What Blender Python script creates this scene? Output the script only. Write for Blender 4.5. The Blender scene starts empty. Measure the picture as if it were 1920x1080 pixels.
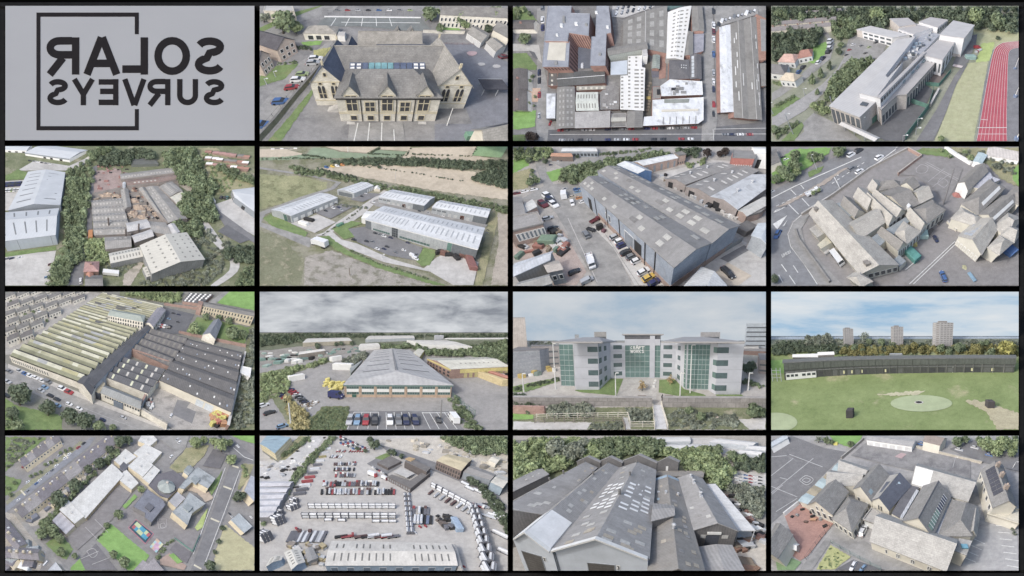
import bpy,bmesh,math,random
import numpy as np
from mathutils import Vector,Matrix
R=math.radians
def cross(a,b):
 return np.array((a[1]*b[2]-a[2]*b[1],a[2]*b[0]-a[0]*b[2],a[0]*b[1]-a[1]*b[0]))
def vz(z):
 return np.array((0.,0.,z))
random.seed(7)
rndu,rndc,nrm=random.uniform,random.choice,np.linalg.norm
scene=bpy.context.scene
PX=.2
PITCH=R(38)
SP,CP=math.sin(PITCH),math.cos(PITCH)
cam_data=bpy.data.cameras.new('camera')
cam=bpy.data.objects.new('camera',cam_data)
scene.collection.objects.link(cam)
cam_data.type='ORTHO'
cam_data.ortho_scale=1920*PX
cam_data.clip_start=1.
cam_data.clip_end=3000.
cam.location=Vector((0,-CP*700,SP*700))
cam.rotation_euler=(math.pi/2-PITCH,0,0)
scene.camera=cam
SUN_EL,SUN_AZ=R(46),R(-140)
world=bpy.data.worlds.new('World')
scene.world=world
world.use_nodes=True
wn=world.node_tree.nodes
sky_node=wn.new('ShaderNodeTexSky')
sky_node.sky_type='NISHITA'
sky_node.sun_disc=False
sky_node.sun_elevation=SUN_EL
sky_node.sun_rotation=SUN_AZ
sky_node.air_density=1.2
sky_node.dust_density=5.
sky_node.ozone_density=1.
wn['Background'].inputs['Strength'].default_value=.15
world.node_tree.links.new(sky_node.outputs[0],wn['Background'].inputs[0])
sun_data=bpy.data.lights.new('sun','SUN')
sun_data.energy=1.2
sun_data.angle=R(4)
sun_data.color=(1.,.975,.945)
sun=bpy.data.objects.new('sun',sun_data)
scene.collection.objects.link(sun)
sdir=Vector((math.sin(SUN_AZ)*math.cos(SUN_EL),math.cos(SUN_AZ)*math.cos(SUN_EL),math.sin(SUN_EL)))
sun.rotation_euler=sdir.to_track_quat('Z','Y').to_euler()
sun.location=sdir*300
vs=scene.view_settings
vs.view_transform='Standard'
vs.look='None'
vs.gamma=1.
vs.use_curve_mapping=False
vs.exposure=.5
LIT=1.12
def lin(v):
 v=v/255.
 return v/12.92 if v<=.04045 else((v+.055)/1.055)**2.4
def rgb(r,g,b,k=1.):
 L_=.3*r+.59*g+.11*b
 r,g,b=(L_+(q-L_)*.68 for q in(r,g,b))
 r,b=r*.985,min(255,b*1.015)
 return tuple(min(.92,lin(q)/LIT*k)for q in(r,g,b))+(1.,)
MATS={}
def mat(name,c1,c2=None,scale=.05,rough=.85,spec=.25,lines=None,brick=None,var=0.,stain=None,grain=.10,metal=0.,trans=0.,obj=False,contrast=.5):
 if name in MATS:
  return MATS[name]
 m=bpy.data.materials.new(name);m.use_nodes=True
 nt=m.node_tree;N=nt.nodes;L=nt.links
 b=N['Principled BSDF']
 b.inputs['Roughness'].default_value=rough
 b.inputs['Specular IOR Level'].default_value=spec
 b.inputs['Metallic'].default_value=metal
 tc=N.new('ShaderNodeTexCoord')
 co=tc.outputs['Object']if obj else tc.outputs['UV']
 def noise(sc,det=4,ro=.6):
  n=N.new('ShaderNodeTexNoise');n.inputs['Scale'].default_value=sc
  n.inputs['Detail'].default_value=det;n.inputs['Roughness'].default_value=ro
  L.new(co,n.inputs['Vector']);return n.outputs['Fac']
 def ramp(src,lo,hi,a=0.,z=1.):
  r_=N.new('ShaderNodeMapRange');r_.inputs['From Min'].default_value=lo;r_.inputs['From Max'].default_value=hi
  r_.inputs['To Min'].default_value=a;r_.inputs['To Max'].default_value=z
  L.new(src,r_.inputs['Value']);return r_.outputs['Result']
 def mix(fac,a,z,mode='MIX'):
  x=N.new('ShaderNodeMix');x.data_type='RGBA';x.blend_type=mode
  for s,v in((x.inputs[0],fac),(x.inputs[6],a),(x.inputs[7],z)):
   if isinstance(v,(int,float,tuple)):s.default_value=v
   else:L.new(v,s)
  return x.outputs[2]
 def mulv(col,val):
  x=N.new('ShaderNodeVectorMath');x.operation='SCALE'
  L.new(col,x.inputs[0]);L.new(val,x.inputs['Scale']);return x.outputs[0]
 if c2 is None:c2=tuple(q*.86 for q in c1[:3])+(1,)
 col=mix(ramp(noise(scale),.5-contrast*.4,.5+contrast*.4),c1,c2)
 if stain:
  sc_,st_,th_,am_=stain
  col=mix(ramp(noise(st_,6,.65),th_,th_+.12,0,am_),col,sc_)
 if brick:
  w_,h_,s_=brick
  t=N.new('ShaderNodeTexBrick');L.new(co,t.inputs['Vector'])
  t.inputs['Scale'].default_value=1.
  t.inputs['Brick Width'].default_value=w_;t.inputs['Row Height'].default_value=h_
  t.inputs['Mortar Size'].default_value=h_*.1;t.inputs['Bias'].default_value=0.
  t.inputs['Color1'].default_value=(1+s_,1+s_,1+s_,1);t.inputs['Color2'].default_value=(1-s_,1-s_,1-s_,1)
  t.inputs['Mortar'].default_value=(1-1.6*s_,)*3+(1,)
  col=mix(1.,col,t.outputs['Color'],'MULTIPLY')
 if lines:
  per,st,ax=lines
  w=N.new('ShaderNodeTexWave');w.wave_type='BANDS';w.bands_direction='X' if ax==0 else 'Y'
  L.new(co,w.inputs['Vector']);w.inputs['Scale'].default_value=6.2832/per/20*1.
  w.inputs['Distortion'].default_value=0.
  col=mulv(col,ramp(w.outputs['Fac'],0,1,1-st,1+st*.5))
 if var:
  a=N.new('ShaderNodeAttribute');a.attribute_name='var'
  col=mulv(col,ramp(a.outputs['Fac'],0,1,1-var,1+var))
 if grain:
  col=mulv(col,ramp(noise(.5,3,.75),.3,.7,1-grain*1.7,1+grain*1.5))
  if grain>.04:col=mulv(col,ramp(noise(.11,4,.7),.32,.68,.88,1.1))
 L.new(col,b.inputs['Base Color'])
 if trans:
  t=N.new('ShaderNodeBsdfTranslucent');L.new(col,t.inputs['Color'])
  ms=N.new('ShaderNodeMixShader');ms.inputs[0].default_value=trans
  L.new(b.outputs[0],ms.inputs[1]);L.new(t.outputs[0],ms.inputs[2])
  L.new(ms.outputs[0],N['Material Output'].inputs['Surface'])
 MATS[name]=m
 return m
class Cell:
 pass
C=None
CELLS=[]
LOC={}
THINGS=[]
def cell(place,rect,org,F,pitch,H,k=.25,vrep=0.):
 global C
 c=Cell();c.place=place;c.rect=rect;c.org=org;c.k=k;c.F=F;c.p=R(pitch);c.H=H
 c.cx=(rect[0]+rect[2])/2;c.cy=(rect[1]+rect[3])/2
 c.sp,c.cp=math.sin(c.p),math.cos(c.p)
 c.K=PX*F*(c.cp+vrep/F*c.sp)/(SP*CP)
 c.mpp=H/max(c.sp,.12)/F
 c.aL,c.aR=(rect[0]-960)*PX,(rect[2]-960)*PX
 c.bT,c.bB=(540-rect[1])*PX,(540-rect[3])*PX
 C=c;CELLS.append(c)
 return c
def spx(x,y):
 return C.org[0]+x*C.k,C.org[1]+y*C.k
def G(x,y,h=0.):
 sx,sy=spx(x,y)
 u=(sx-C.cx)/C.F;v=(C.cy-sy)/C.F
 dz=min(v*C.cp-C.sp,-1e-3)
 t=(h-C.H)/dz
 return np.array((u*t,(v*C.sp+C.cp)*t,h))
def warp(p):
 p=np.asarray(p,float).reshape(-1,3)
 X,Y,h=p[:,0],p[:,1],p[:,2]
 zc=np.maximum(Y*C.cp+(C.H-h)*C.sp,1e-2);yc=Y*C.sp+(h-C.H)*C.cp
 a=(C.cx-960+C.F*X/zc)*PX;b=(540-C.cy+C.F*yc/zc)*PX
 w=h/zc
 return np.stack((a,b/SP-C.K*CP*w,C.K*SP*w),1)
def ground_at(x,y):
 sx,sy=spx(x,y)
 return np.array(((sx-960)*PX,(540-sy)*PX/SP,0.))
def hgt(base,top):
 A=G(*base,0);lo,hi=0.,min(150.,C.H+(A[1]*C.cp-1)/C.sp)
 for _ in range(40):
  m=(lo+hi)/2
  if toscreen(warp(A+vz(m))[0])[1]>spx(*top)[1]:lo=m
  else:hi=m
 return lo
def toscreen(w):
 return w[0]/PX+960,540-(w[1]*SP+w[2]*CP)/PX
def link(o,parent=None):
 scene.collection.objects.link(o)
 if parent is not None:o.parent=parent
 return o
def reg(o,label,cat,group=None,kind=None,pos=None):
 if cat:o['category']=cat
 if group:o['group']=group
 if kind:o['kind']=kind
 s=toscreen(pos if pos is not None else LOC.get(o.name,(0,0,0)))
 THINGS.append((o,label,C,s[0],s[1],group))
def thing(name,label,cat,base,group=None,kind=None):
 o=bpy.data.objects.new(name,None);o.empty_display_size=.5
 w=warp(base)[0];o.location=w
 link(o);LOC[o.name]=w
 reg(o,label,cat,group,kind)
 return o
def clip_mesh(me,off):
 n=len(me.vertices)
 co=np.empty(n*3);me.vertices.foreach_get('co',co);co=co.reshape(-1,3)+off
 b=co[:,1]*SP+co[:,2]*CP
 todo=[]
 if co[:,0].min()<C.aL:todo.append(((C.aL,0,0),(-1,0,0)))
 if co[:,0].max()>C.aR:todo.append(((C.aR,0,0),(1,0,0)))
 if b.max()>C.bT:todo.append(((0,C.bT*SP,C.bT*CP),(0,SP,CP)))
 if b.min()<C.bB:todo.append(((0,C.bB*SP,C.bB*CP),(0,-SP,-CP)))
 if not todo:return True
 bm=bmesh.new();bm.from_mesh(me)
 for pt,no in todo:
  g=bm.verts[:]+bm.edges[:]+bm.faces[:]
  if not g:break
  res=bmesh.ops.bisect_plane(bm,geom=g,plane_co=Vector(pt)-Vector(off),plane_no=no,clear_outer=True,dist=1e-5)
 ok=len(bm.faces)>0
 bm.to_mesh(me);bm.free()
 return ok
class MB:
 def __init__(s):
  s.V=[];s.F=[];s.m=[];s.v=[];s.key={}
 def vi(s,p):
  k=(round(p[0],3),round(p[1],3),round(p[2],3))
  i=s.key.get(k)
  if i is None:
   i=len(s.V);s.key[k]=i;s.V.append((float(p[0]),float(p[1]),float(p[2])))
  return i
 def face(s,pts,m=0,var=.5):
  f=[]
  for p in pts:
   i=s.vi(p)
   if not f or(f[-1]!=i):f.append(i)
  if len(f)>1 and f[0]==f[-1]:f.pop()
  if len(set(f))<3 or len(set(f))!=len(f):return
  s.F.append(f);s.m.append(m);s.v.append(var)
 def hexa(s,q,m=0,var=.5,top=None,bottom=True):
  q=[np.asarray(p,float)for p in q]
  t=m if top is None else top
  if bottom:s.face([q[3],q[2],q[1],q[0]],m,var)
  s.face(q[4:8],t,var)
  for i in range(4):
   j=(i+1)%4
   s.face([q[i],q[j],q[j+4],q[i+4]],m,var)
 def box(s,o,a,b,c,m=0,var=.5,top=None):
  o,a,b,c=(np.asarray(x,float)for x in(o,a,b,c))
  s.hexa([o,o+a,o+a+b,o+b,o+c,o+a+c,o+a+b+c,o+b+c],m,var,top)
 def prism(s,poly,z0,z1,m=0,top=None,var=.5):
  lo=[np.array((p[0],p[1],z0))for p in poly];hi=[np.array((p[0],p[1],z1))for p in poly]
  n=len(poly)
  for i in range(n):
   j=(i+1)%n
   s.face([lo[i],lo[j],hi[j],hi[i]],m,var)
  s.face(hi,m if top is None else top,var)
 def tube(s,p,q,r,m=0,n=6,r2=None,cap=True,var=.5):
  p,q=np.asarray(p,float),np.asarray(q,float);d=q-p;L_=nrm(d)
  if L_<1e-6:return
  d/=L_;a=cross(d,(0,0,1)if abs(d[2])<.9 else(1,0,0));a/=nrm(a);b=cross(d,a)
  r2=r if r2 is None else r2
  A=[p+r*(a*math.cos(t)+b*math.sin(t))for t in(2*math.pi*i/n for i in range(n))]
  B=[q+r2*(a*math.cos(t)+b*math.sin(t))for t in(2*math.pi*i/n for i in range(n))]
  for i in range(n):
   j=(i+1)%n;s.face([A[i],A[j],B[j],B[i]],m,var)
  if cap:s.face(A[::-1],m,var);s.face(B,m,var)
 def build(s,name,mats,parent=None,label=None,cat=None,group=None,kind=None,field=False,uvdir=None,smooth=False,pos=None):
  if not s.F:return None
  mats=mats if isinstance(mats,(list,tuple))else[mats]
  src=np.array(s.V)
  W=src if field else warp(src)
  if parent is not None:off=np.asarray(LOC[parent.name])
  else:
   off=np.array((W[:,0].mean(),W[:,1].mean(),W[:,2].min()))if pos is None else np.asarray(pos,float)
  me=bpy.data.meshes.new(name)
  me.from_pydata((W-off).tolist(),[],s.F)
  for m_ in mats:me.materials.append(m_)
  me.polygons.foreach_set('material_index',s.m)
  ul=me.uv_layers.new(name='UVMap')
  kk=(1./PX)if field else(1./C.mpp)
  uv=np.empty((sum(len(f)for f in s.F),2));i=0
  ud=None if uvdir is None else np.array((uvdir[0],uvdir[1],0.))/max(1e-9,math.hypot(uvdir[0],uvdir[1]))
  va=np.empty(len(uv));i=0
  for f,v_ in zip(s.F,s.v):
   P_=src[f]
   a_,b_=P_[1]-P_[0],P_[2]-P_[0]
   n=cross(a_,b_)
   if len(f)>3:n=n+cross(P_[2]-P_[0],P_[3]-P_[0])
   l=math.sqrt(n@n);n=n/l if l>1e-12 else vz(1.)
   if abs(n[2])>.985:
    u=np.array((1.,0,0))if ud is None else ud
    w=np.array((-u[1],u[0],0))
   else:
    u=np.array((-n[1],n[0],0));u/=nrm(u);w=cross(n,u)
   k=len(f)
   uv[i:i+k,0]=P_@u*kk;uv[i:i+k,1]=P_@w*kk;va[i:i+k]=v_;i+=k
  ul.data.foreach_set('uv',uv.ravel())
  at=me.attributes.new('var','FLOAT','CORNER');at.data.foreach_set('value',va)
  if smooth:me.polygons.foreach_set('use_smooth',[True]*len(s.F))
  if C is not None and not clip_mesh(me,off):
   return None
  me.update()
  o=bpy.data.objects.new(name,me)
  link(o,parent)
  if parent is None:
   o.location=off;LOC[o.name]=off
   if label is not None:reg(o,label,cat,group,kind)
  else:
   LOC[o.name]=off
   if kind:o['kind']=kind
  return o
def plot_ground(m,top=None,nx=24,ny=16,name='ground',amp=0.):
 c=C;b=MB()
 x0,x1=c.aL,c.aR
 y0=c.bB/SP;y1=(c.bT if top is None else(540-spx(0,top)[1])*PX)/SP
 P_=[[(x0+(x1-x0)*i/nx,y0+(y1-y0)*j/ny,0.)for i in range(nx+1)]for j in range(ny+1)]
 for j in range(ny):
  for i in range(nx):
   b.face([P_[j][i],P_[j][i+1],P_[j+1][i+1],P_[j+1][i]])
 rim=[(x0,y0),(x1,y0),(x1,y1),(x0,y1)]
 for i in range(4):
  p,q=rim[i],rim[(i+1)%4]
  b.face([(p[0],p[1],-1.2),(q[0],q[1],-1.2),(q[0],q[1],-.02),(p[0],p[1],-.02)])
 return b.build(name,m,label='ground of the',kind='structure',field=True,pos=((x0+x1)/2,(y0+y1)/2,-1.2))
LV=.06
def smooth_pts(pts,n=6,closed=False):
 P_=[np.array(p,float)for p in pts];out=[]
 m=len(P_)
 rng=range(m)if closed else range(m-1)
 for i in rng:
  p0=P_[(i-1)%m]if closed or i>0 else P_[0];p1=P_[i];p2=P_[(i+1)%m]
  p3=P_[(i+2)%m]if closed or i<m-2 else P_[-1]
  for k in range(n):
   t=k/n
   out.append(.5*(2*p1+(p2-p0)*t+(2*p0-5*p1+4*p2-p3)*t*t+(3*p1-p0-3*p2+p3)*t**3))
 if not closed:out.append(P_[-1])
 return out
def rough_edge(pts,amp,step=14):
 out=[];n=len(pts)
 for i in range(n):
  p,q=np.array(pts[i],float),np.array(pts[(i+1)%n],float)
  d=q-p;l=nrm(d)
  if l<1e-6:continue
  k=max(1,int(l/step));nn=np.array((-d[1],d[0]))/l
  for j in range(k):
   out.append(p+d*j/k+nn*rndu(-amp,amp)*(.3 if j==0 else 1))
 return out
def flat(name,pts,m,lv=1,label=None,parent=None,rough=0,curve=0,thick=0,uvdir=None,cat=None,kind='structure',h=0.):
 if curve:pts=smooth_pts(pts,curve,True)
 if rough:pts=rough_edge(pts,rough)
 C.nf=getattr(C,'nf',0)+1
 b=MB();z=lv*LV+C.nf*.004
 W=[ground_at(*p)+vz(z)for p in pts]
 if thick:
  n=len(W);b.face([w+vz(thick)for w in W])
  for i in range(n):
   j=(i+1)%n;t=vz(thick)
   b.face([W[i],W[j],W[j]+t,W[i]+t])
 else:b.face(W)
 return b.build(name,m,parent=parent,label=None if parent else(label or name.replace('_',' ')),cat=cat,kind=None if parent else kind,field=True,uvdir=uvdir)
def ribbon(pts,w0,w1=None,curve=0):
 if curve:pts=smooth_pts(pts,curve)
 P_=[np.array(p,float)for p in pts];n=len(P_);w1=w0 if w1 is None else w1
 l_,r_=[],[]
 for i,p in enumerate(P_):
  d=P_[min(i+1,n-1)]-P_[max(i-1,0)];d/=nrm(d)
  nn=np.array((-d[1],d[0]));w=w0+(w1-w0)*i/max(1,n-1)
  l_.append(p+nn*w/2);r_.append(p-nn*w/2)
 return l_+r_[::-1]
def strip(name,pts,w0,m,lv=1,w1=None,curve=0,**k):
 q=ribbon(pts,w0,w1,curve);n=len(q)//2
 C.nf=getattr(C,'nf',0)+1
 b=MB();z=vz(lv*LV+C.nf*.004)
 for i in range(n-1):
  b.face([ground_at(*q[i])+z,ground_at(*q[i+1])+z,ground_at(*q[2*n-2-i])+z,ground_at(*q[2*n-1-i])+z])
 par=k.get('parent')
 return b.build(name,m,parent=par,label=None if par else(k.get('label')or name.replace('_',' ')),kind=None if par else 'structure',field=True)
def mark(parent,pts,w,m,lv=3,curve=0):
 return strip('painted_line',pts,w,m,lv=lv,curve=curve,parent=parent)
def dashes(parent,p,q,n,w,m,lv=3,duty=.5):
 p,q=np.array(p,float),np.array(q,float)
 for i in range(n):
  mark(parent,[p+(q-p)*i/n,p+(q-p)*(i+duty)/n],w,m,lv)
class Bld:
 def __init__(s,name,label,cat,p0,p1,p2,h,href=None,wall=None,base=0.,group=None,p3=None,xy=False):
  href=h if href is None else href
  if xy:A,B_,D=(np.array((q[0],q[1],0.))for q in(p0,p1,p2))
  else:A,B_,D=G(*p0,href),G(*p1,href),G(*p2,href)
  s.O=A*(1,1,0);s.U=(B_-A)*(1,1,0);s.Vv=(D-A)*(1,1,0);s.h=h;s.base=base
  s.W=None
  if p3 is not None:s.W=G(*p3,href)*(1,1,0)-s.O-s.U-s.Vv
  s.lu,s.lv=nrm(s.U),nrm(s.Vv)
  mid=s.O+(s.U+s.Vv)/2+vz(base)
  s.root=thing(name,label,cat,mid,group)
  s.zf=lambda u,v:h
  s.wall_m=wall
 def pt(s,u,v,z):
  q=s.O+s.U*u+s.Vv*v+vz(z)
  if s.W is not None:q=q+s.W*(u*v)
  return q
 def walls(s,m=None,h0=None,h1=None,name='wall',inset=0.,top=False):
  m=m or s.wall_m;h0=s.base if h0 is None else h0;h1=s.h if h1 is None else h1
  b=MB();iu,iv=inset/s.lu,inset/s.lv
  q=[(iu,iv),(1-iu,iv),(1-iu,1-iv),(iu,1-iv)]
  for i in range(4):
   a,c=q[i],q[(i+1)%4]
   b.face([s.pt(*a,h0),s.pt(*c,h0),s.pt(*c,h1),s.pt(*a,h1)])
  if top:b.face([s.pt(*a,h1)for a in q])
  return b.build(name,m,s.root,uvdir=s.U)
 def _slab(s,b,quad,t=.18,m=0,var=.5):
  lo=[np.asarray(p)-vz(t)for p in quad]
  n=len(quad)
  b.face(quad,m,var);b.face(lo[::-1],m,var)
  for i in range(n):
   j=(i+1)%n;b.face([lo[i],lo[j],quad[j],quad[i]],m,var)
 def gable(s,rise,m,axis='u',over=.35,wallm=None,ridge=.5,u0=0.,u1=1.,v0=0.,v1=1.,h=None,name='roof',ends=(1,1),t=.18,cap=None):
  h=s.h if h is None else h;wallm=wallm or s.wall_m
  L_=s.lu if axis=='u' else s.lv;Wd=s.lv if axis=='u' else s.lu
  if axis=='u':f=lambda a,c,z:s.pt(a,c,z);a0,a1,c0,c1=u0,u1,v0,v1
  else:f=lambda a,c,z:s.pt(c,a,z);a0,a1,c0,c1=v0,v1,u0,u1
  cr=c0+(c1-c0)*ridge;oa,oc=over/L_,over/Wd
  sl0=rise/max(1e-6,(cr-c0));sl1=rise/max(1e-6,(c1-cr))
  lift=t+.02
  b=MB()
  r0,r1=f(a0-oa*ends[0],cr,h+rise+lift),f(a1+oa*ends[1],cr,h+rise+lift)
  s._slab(b,[f(a0-oa*ends[0],c0-oc,h-oc*sl0+lift),f(a1+oa*ends[1],c0-oc,h-oc*sl0+lift),r1,r0],t)
  s._slab(b,[f(a1+oa*ends[1],c1+oc,h-oc*sl1+lift),f(a0-oa*ends[0],c1+oc,h-oc*sl1+lift),r0,r1],t)
  ro=b.build(name,m,s.root)
  if cap is not None and ro is not None:
   k=MB();w=Wd*.012+.12
   k.tube(f(a0-oa*ends[0],cr,h+rise+lift),f(a1+oa*ends[1],cr,h+rise+lift),w*.7,n=5)
   k.build('ridge_cap',cap,ro)
  if wallm is not None:
   for e,a in enumerate((a0,a1)):
    if ends[e]:
     g_=MB();g_.face([f(a,c0,h),f(a,c1,h),f(a,cr,h+rise)])
     g_.build('gable_wall',wallm,s.root)
  def zf(u,v):
   c=v if axis=='u' else u
   return h+lift+(rise*(c-c0)/(cr-c0)if c<=cr else rise*(c1-c)/(c1-cr))
  s.zf=zf
  return ro
 def hip(s,rise,m,axis='u',over=.3,inset=None,name='roof',h=None,t=.15,inset1=None):
  h=s.h if h is None else h
  L_=s.lu if axis=='u' else s.lv;Wd=s.lv if axis=='u' else s.lu
  ins=(Wd/2/L_)if inset is None else inset
  in1=ins if inset1 is None else inset1
  f=(lambda a,c,z:s.pt(a,c,z))if axis=='u' else(lambda a,c,z:s.pt(c,a,z))
  oa,oc=over/L_,over/Wd;z=h+.02+t
  A,B_,D,E=f(-oa,-oc,z),f(1+oa,-oc,z),f(1+oa,1+oc,z),f(-oa,1+oc,z)
  r0,r1=f(ins,.5,z+rise),f(1-in1,.5,z+rise)
  b=MB()
  b.face([A,B_,r1,r0]);b.face([D,E,r0,r1]);b.face([B_,D,r1]);b.face([E,A,r0])
  lo=[p-vz(t)for p in(A,B_,D,E)];hi=(A,B_,D,E)
  for i in range(4):
   j=(i+1)%4;b.face([lo[i],lo[j],hi[j],hi[i]])
  b.face(lo[::-1])
  def zf(u,v):
   a,c=(u,v)if axis=='u' else(v,u)
   return z+rise*max(0,min(2*min(c,1-c),a/max(ins,1e-6),(1-a)/max(in1,1e-6)))
  s.zf=zf
  return b.build(name,m,s.root)
 def flatroof(s,m,parapet=0.,pm=None,t=.25,over=0.,name='roof'):
  ou,ov=over/s.lu,over/s.lv
  q=[(-ou,-ov),(1+ou,-ov),(1+ou,1+ov),(-ou,1+ov)]
  b=MB();s._slab(b,[s.pt(*a,s.h+t+.02)for a in q],t)
  ro=b.build(name,m,s.root,uvdir=s.U)
  s.zf=lambda u,v:s.h+t+.02
  if parapet:
   w=.35;wu,wv=w/s.lu,w/s.lv;z0,z1=s.h+t+.02,s.h+t+parapet
   k=MB()
   i_=[(-ou+wu,-ov+wv),(1+ou-wu,-ov+wv),(1+ou-wu,1+ov-wv),(-ou+wu,1+ov-wv)]
   for i in range(4):
    j=(i+1)%4
    k.face([s.pt(*q[i],s.h),s.pt(*q[j],s.h),s.pt(*q[j],z1),s.pt(*q[i],z1)])
    k.face([s.pt(*q[i],z1),s.pt(*q[j],z1),s.pt(*i_[j],z1),s.pt(*i_[i],z1)])
    k.face([s.pt(*i_[j],z0),s.pt(*i_[i],z0),s.pt(*i_[i],z1),s.pt(*i_[j],z1)])
   k.build('parapet',pm or s.wall_m,s.root)
  return ro
 def onroof(s,u0,u1,v0,v1,m,name='rooflight',up=.1,parent=None,var=None):
  b=MB();var=random.random()if var is None else var
  q=[(u0,v0),(u1,v0),(u1,v1),(u0,v1)]
  top=[s.pt(u,v,s.zf(u,v)+up)for u,v in q];lo=[s.pt(u,v,s.zf(u,v)+.015)for u,v in q]
  b.hexa(lo+top,0,var,bottom=False)
  return b.build(name,m,parent or s.root)
 def unit(s,u,v,du,dv,hh,m,name='roof_unit',z=None):
  b=MB();z=s.zf(u,v)-.1 if z is None else z
  q=[(u,v),(u+du,v),(u+du,v+dv),(u,v+dv)]
  b.hexa([s.pt(*a,z)for a in q]+[s.pt(*a,z+hh)for a in q],0,random.random(),bottom=False)
  return b.build(name,m,s.root)
 def chimney(s,u,v,w,hh,m,pot=None):
  z=s.zf(u,v);du,dv=w/s.lu,w/s.lv
  b=MB();q=[(u-du/2,v-dv/2),(u+du/2,v-dv/2),(u+du/2,v+dv/2),(u-du/2,v+dv/2)]
  b.hexa([s.pt(*a,z-.8)for a in q]+[s.pt(*a,z+hh)for a in q],bottom=False)
  ch=b.build('chimney',m,s.root)
  if pot and ch is not None:
   k=MB();k.tube(s.pt(u,v,z+hh),s.pt(u,v,z+hh+.5),w*.2,n=6);k.build('chimney_pot',pot,ch)
  return ch
 def vent(s,u,v,r,hh,m):
  b=MB();z=s.zf(u,v)
  b.tube(s.pt(u,v,z-.3),s.pt(u,v,z+hh),r,n=8);b.tube(s.pt(u,v,z+hh),s.pt(u,v,z+hh*1.25),r*1.5,n=8,r2=r*.8)
  return b.build('roof_vent',m,s.root)
 def fpt(s,face,t,z,out):
  nu,nv=out/s.lu,out/s.lv
  u,v={'v0':(t,-nv),'v1':(t,1+nv),'u0':(-nu,t),'u1':(1+nu,t)}[face]
  return s.pt(u,v,z)
 def window(s,face,t0,t1,z0,z1,glass,frame=None,bars=(0,0),fw=.12,name='window',proud=.12,parent=None,arch=0.,sill=None):
  ln=s.lu if face[0]=='v' else s.lv
  b=MB();f=lambda t,z,o:s.fpt(face,t,z,o)
  if arch:
   n=7;top=[(t0+(t1-t0)*(.5-.5*math.cos(math.pi*i/n)),z1+arch*math.sin(math.pi*i/n)**.8)for i in range(n+1)]
   b.face([f(t0,z0,.05),f(t1,z0,.05)]+[f(t,z,.05)for t,z in top[::-1]],0)
  else:
   b.face([f(t0,z0,.05),f(t1,z0,.05),f(t1,z1,.05),f(t0,z1,.05)],0)
  if frame is not None:
   dt=fw/ln;zt=z1+arch
   bars_=[(t0-dt,t0,z0,z1),(t1,t1+dt,z0,z1),(t0-dt,t1+dt,z0-fw,z0),(t0-dt,t1+dt,z1,z1+fw)]if not arch else[(t0-dt,t0,z0,z1),(t1,t1+dt,z0,z1)]
   for i in range(bars[0]):
    c=t0+(t1-t0)*(i+1)/(bars[0]+1);bars_.append((c-dt*.4,c+dt*.4,z0,zt-arch*.2))
   for i in range(bars[1]):
    c=z0+(z1-z0)*(i+1)/(bars[1]+1);bars_.append((t0,t1,c-fw*.4,c+fw*.4))
   for k,(a,c,d,e)in enumerate(bars_):
    o=proud-.004*(k>3)
    b.hexa([f(a,d,0.),f(c,d,0.),f(c,d,o),f(a,d,o),f(a,e,0.),f(c,e,0.),f(c,e,o),f(a,e,o)],1)
  w=b.build(name,[glass]+([frame]if frame is not None else[]),parent or s.root)
  if sill is not None and w is not None:
   k=MB();dt=.25/ln
   k.hexa([f(t0-dt,z0-.35,0),f(t1+dt,z0-.35,0),f(t1+dt,z0-.35,.25),f(t0-dt,z0-.35,.25),f(t0-dt,z0-.15,0),f(t1+dt,z0-.15,0),f(t1+dt,z0-.15,.25),f(t0-dt,z0-.15,.25)])
   k.build('sill',sill,w)
  return w
 def windows(s,face,n,z0,z1,wfrac,glass,frame=None,t0=0.,t1=1.,**k):
  st=(t1-t0)/n
  for i in range(n):
   c=t0+st*(i+.5)
   s.window(face,c-st*wfrac/2,c+st*wfrac/2,z0,z1,glass,frame,**k)
 def door(s,face,t0,t1,z1,m,z0=None,frame=None,proud=.1):
  return s.window(face,t0,t1,s.base if z0 is None else z0,z1,m,frame,name='door',proud=proud)
 def band(s,face,t0,t1,z0,z1,m,out=.08,name='wall_band'):
  b=MB();f=lambda t,z,o:s.fpt(face,t,z,o)
  b.hexa([f(t0,z0,0),f(t1,z0,0),f(t1,z0,out),f(t0,z0,out),f(t0,z1,0),f(t1,z1,0),f(t1,z1,out),f(t0,z1,out)])
  return b.build(name,m,s.root)
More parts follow.
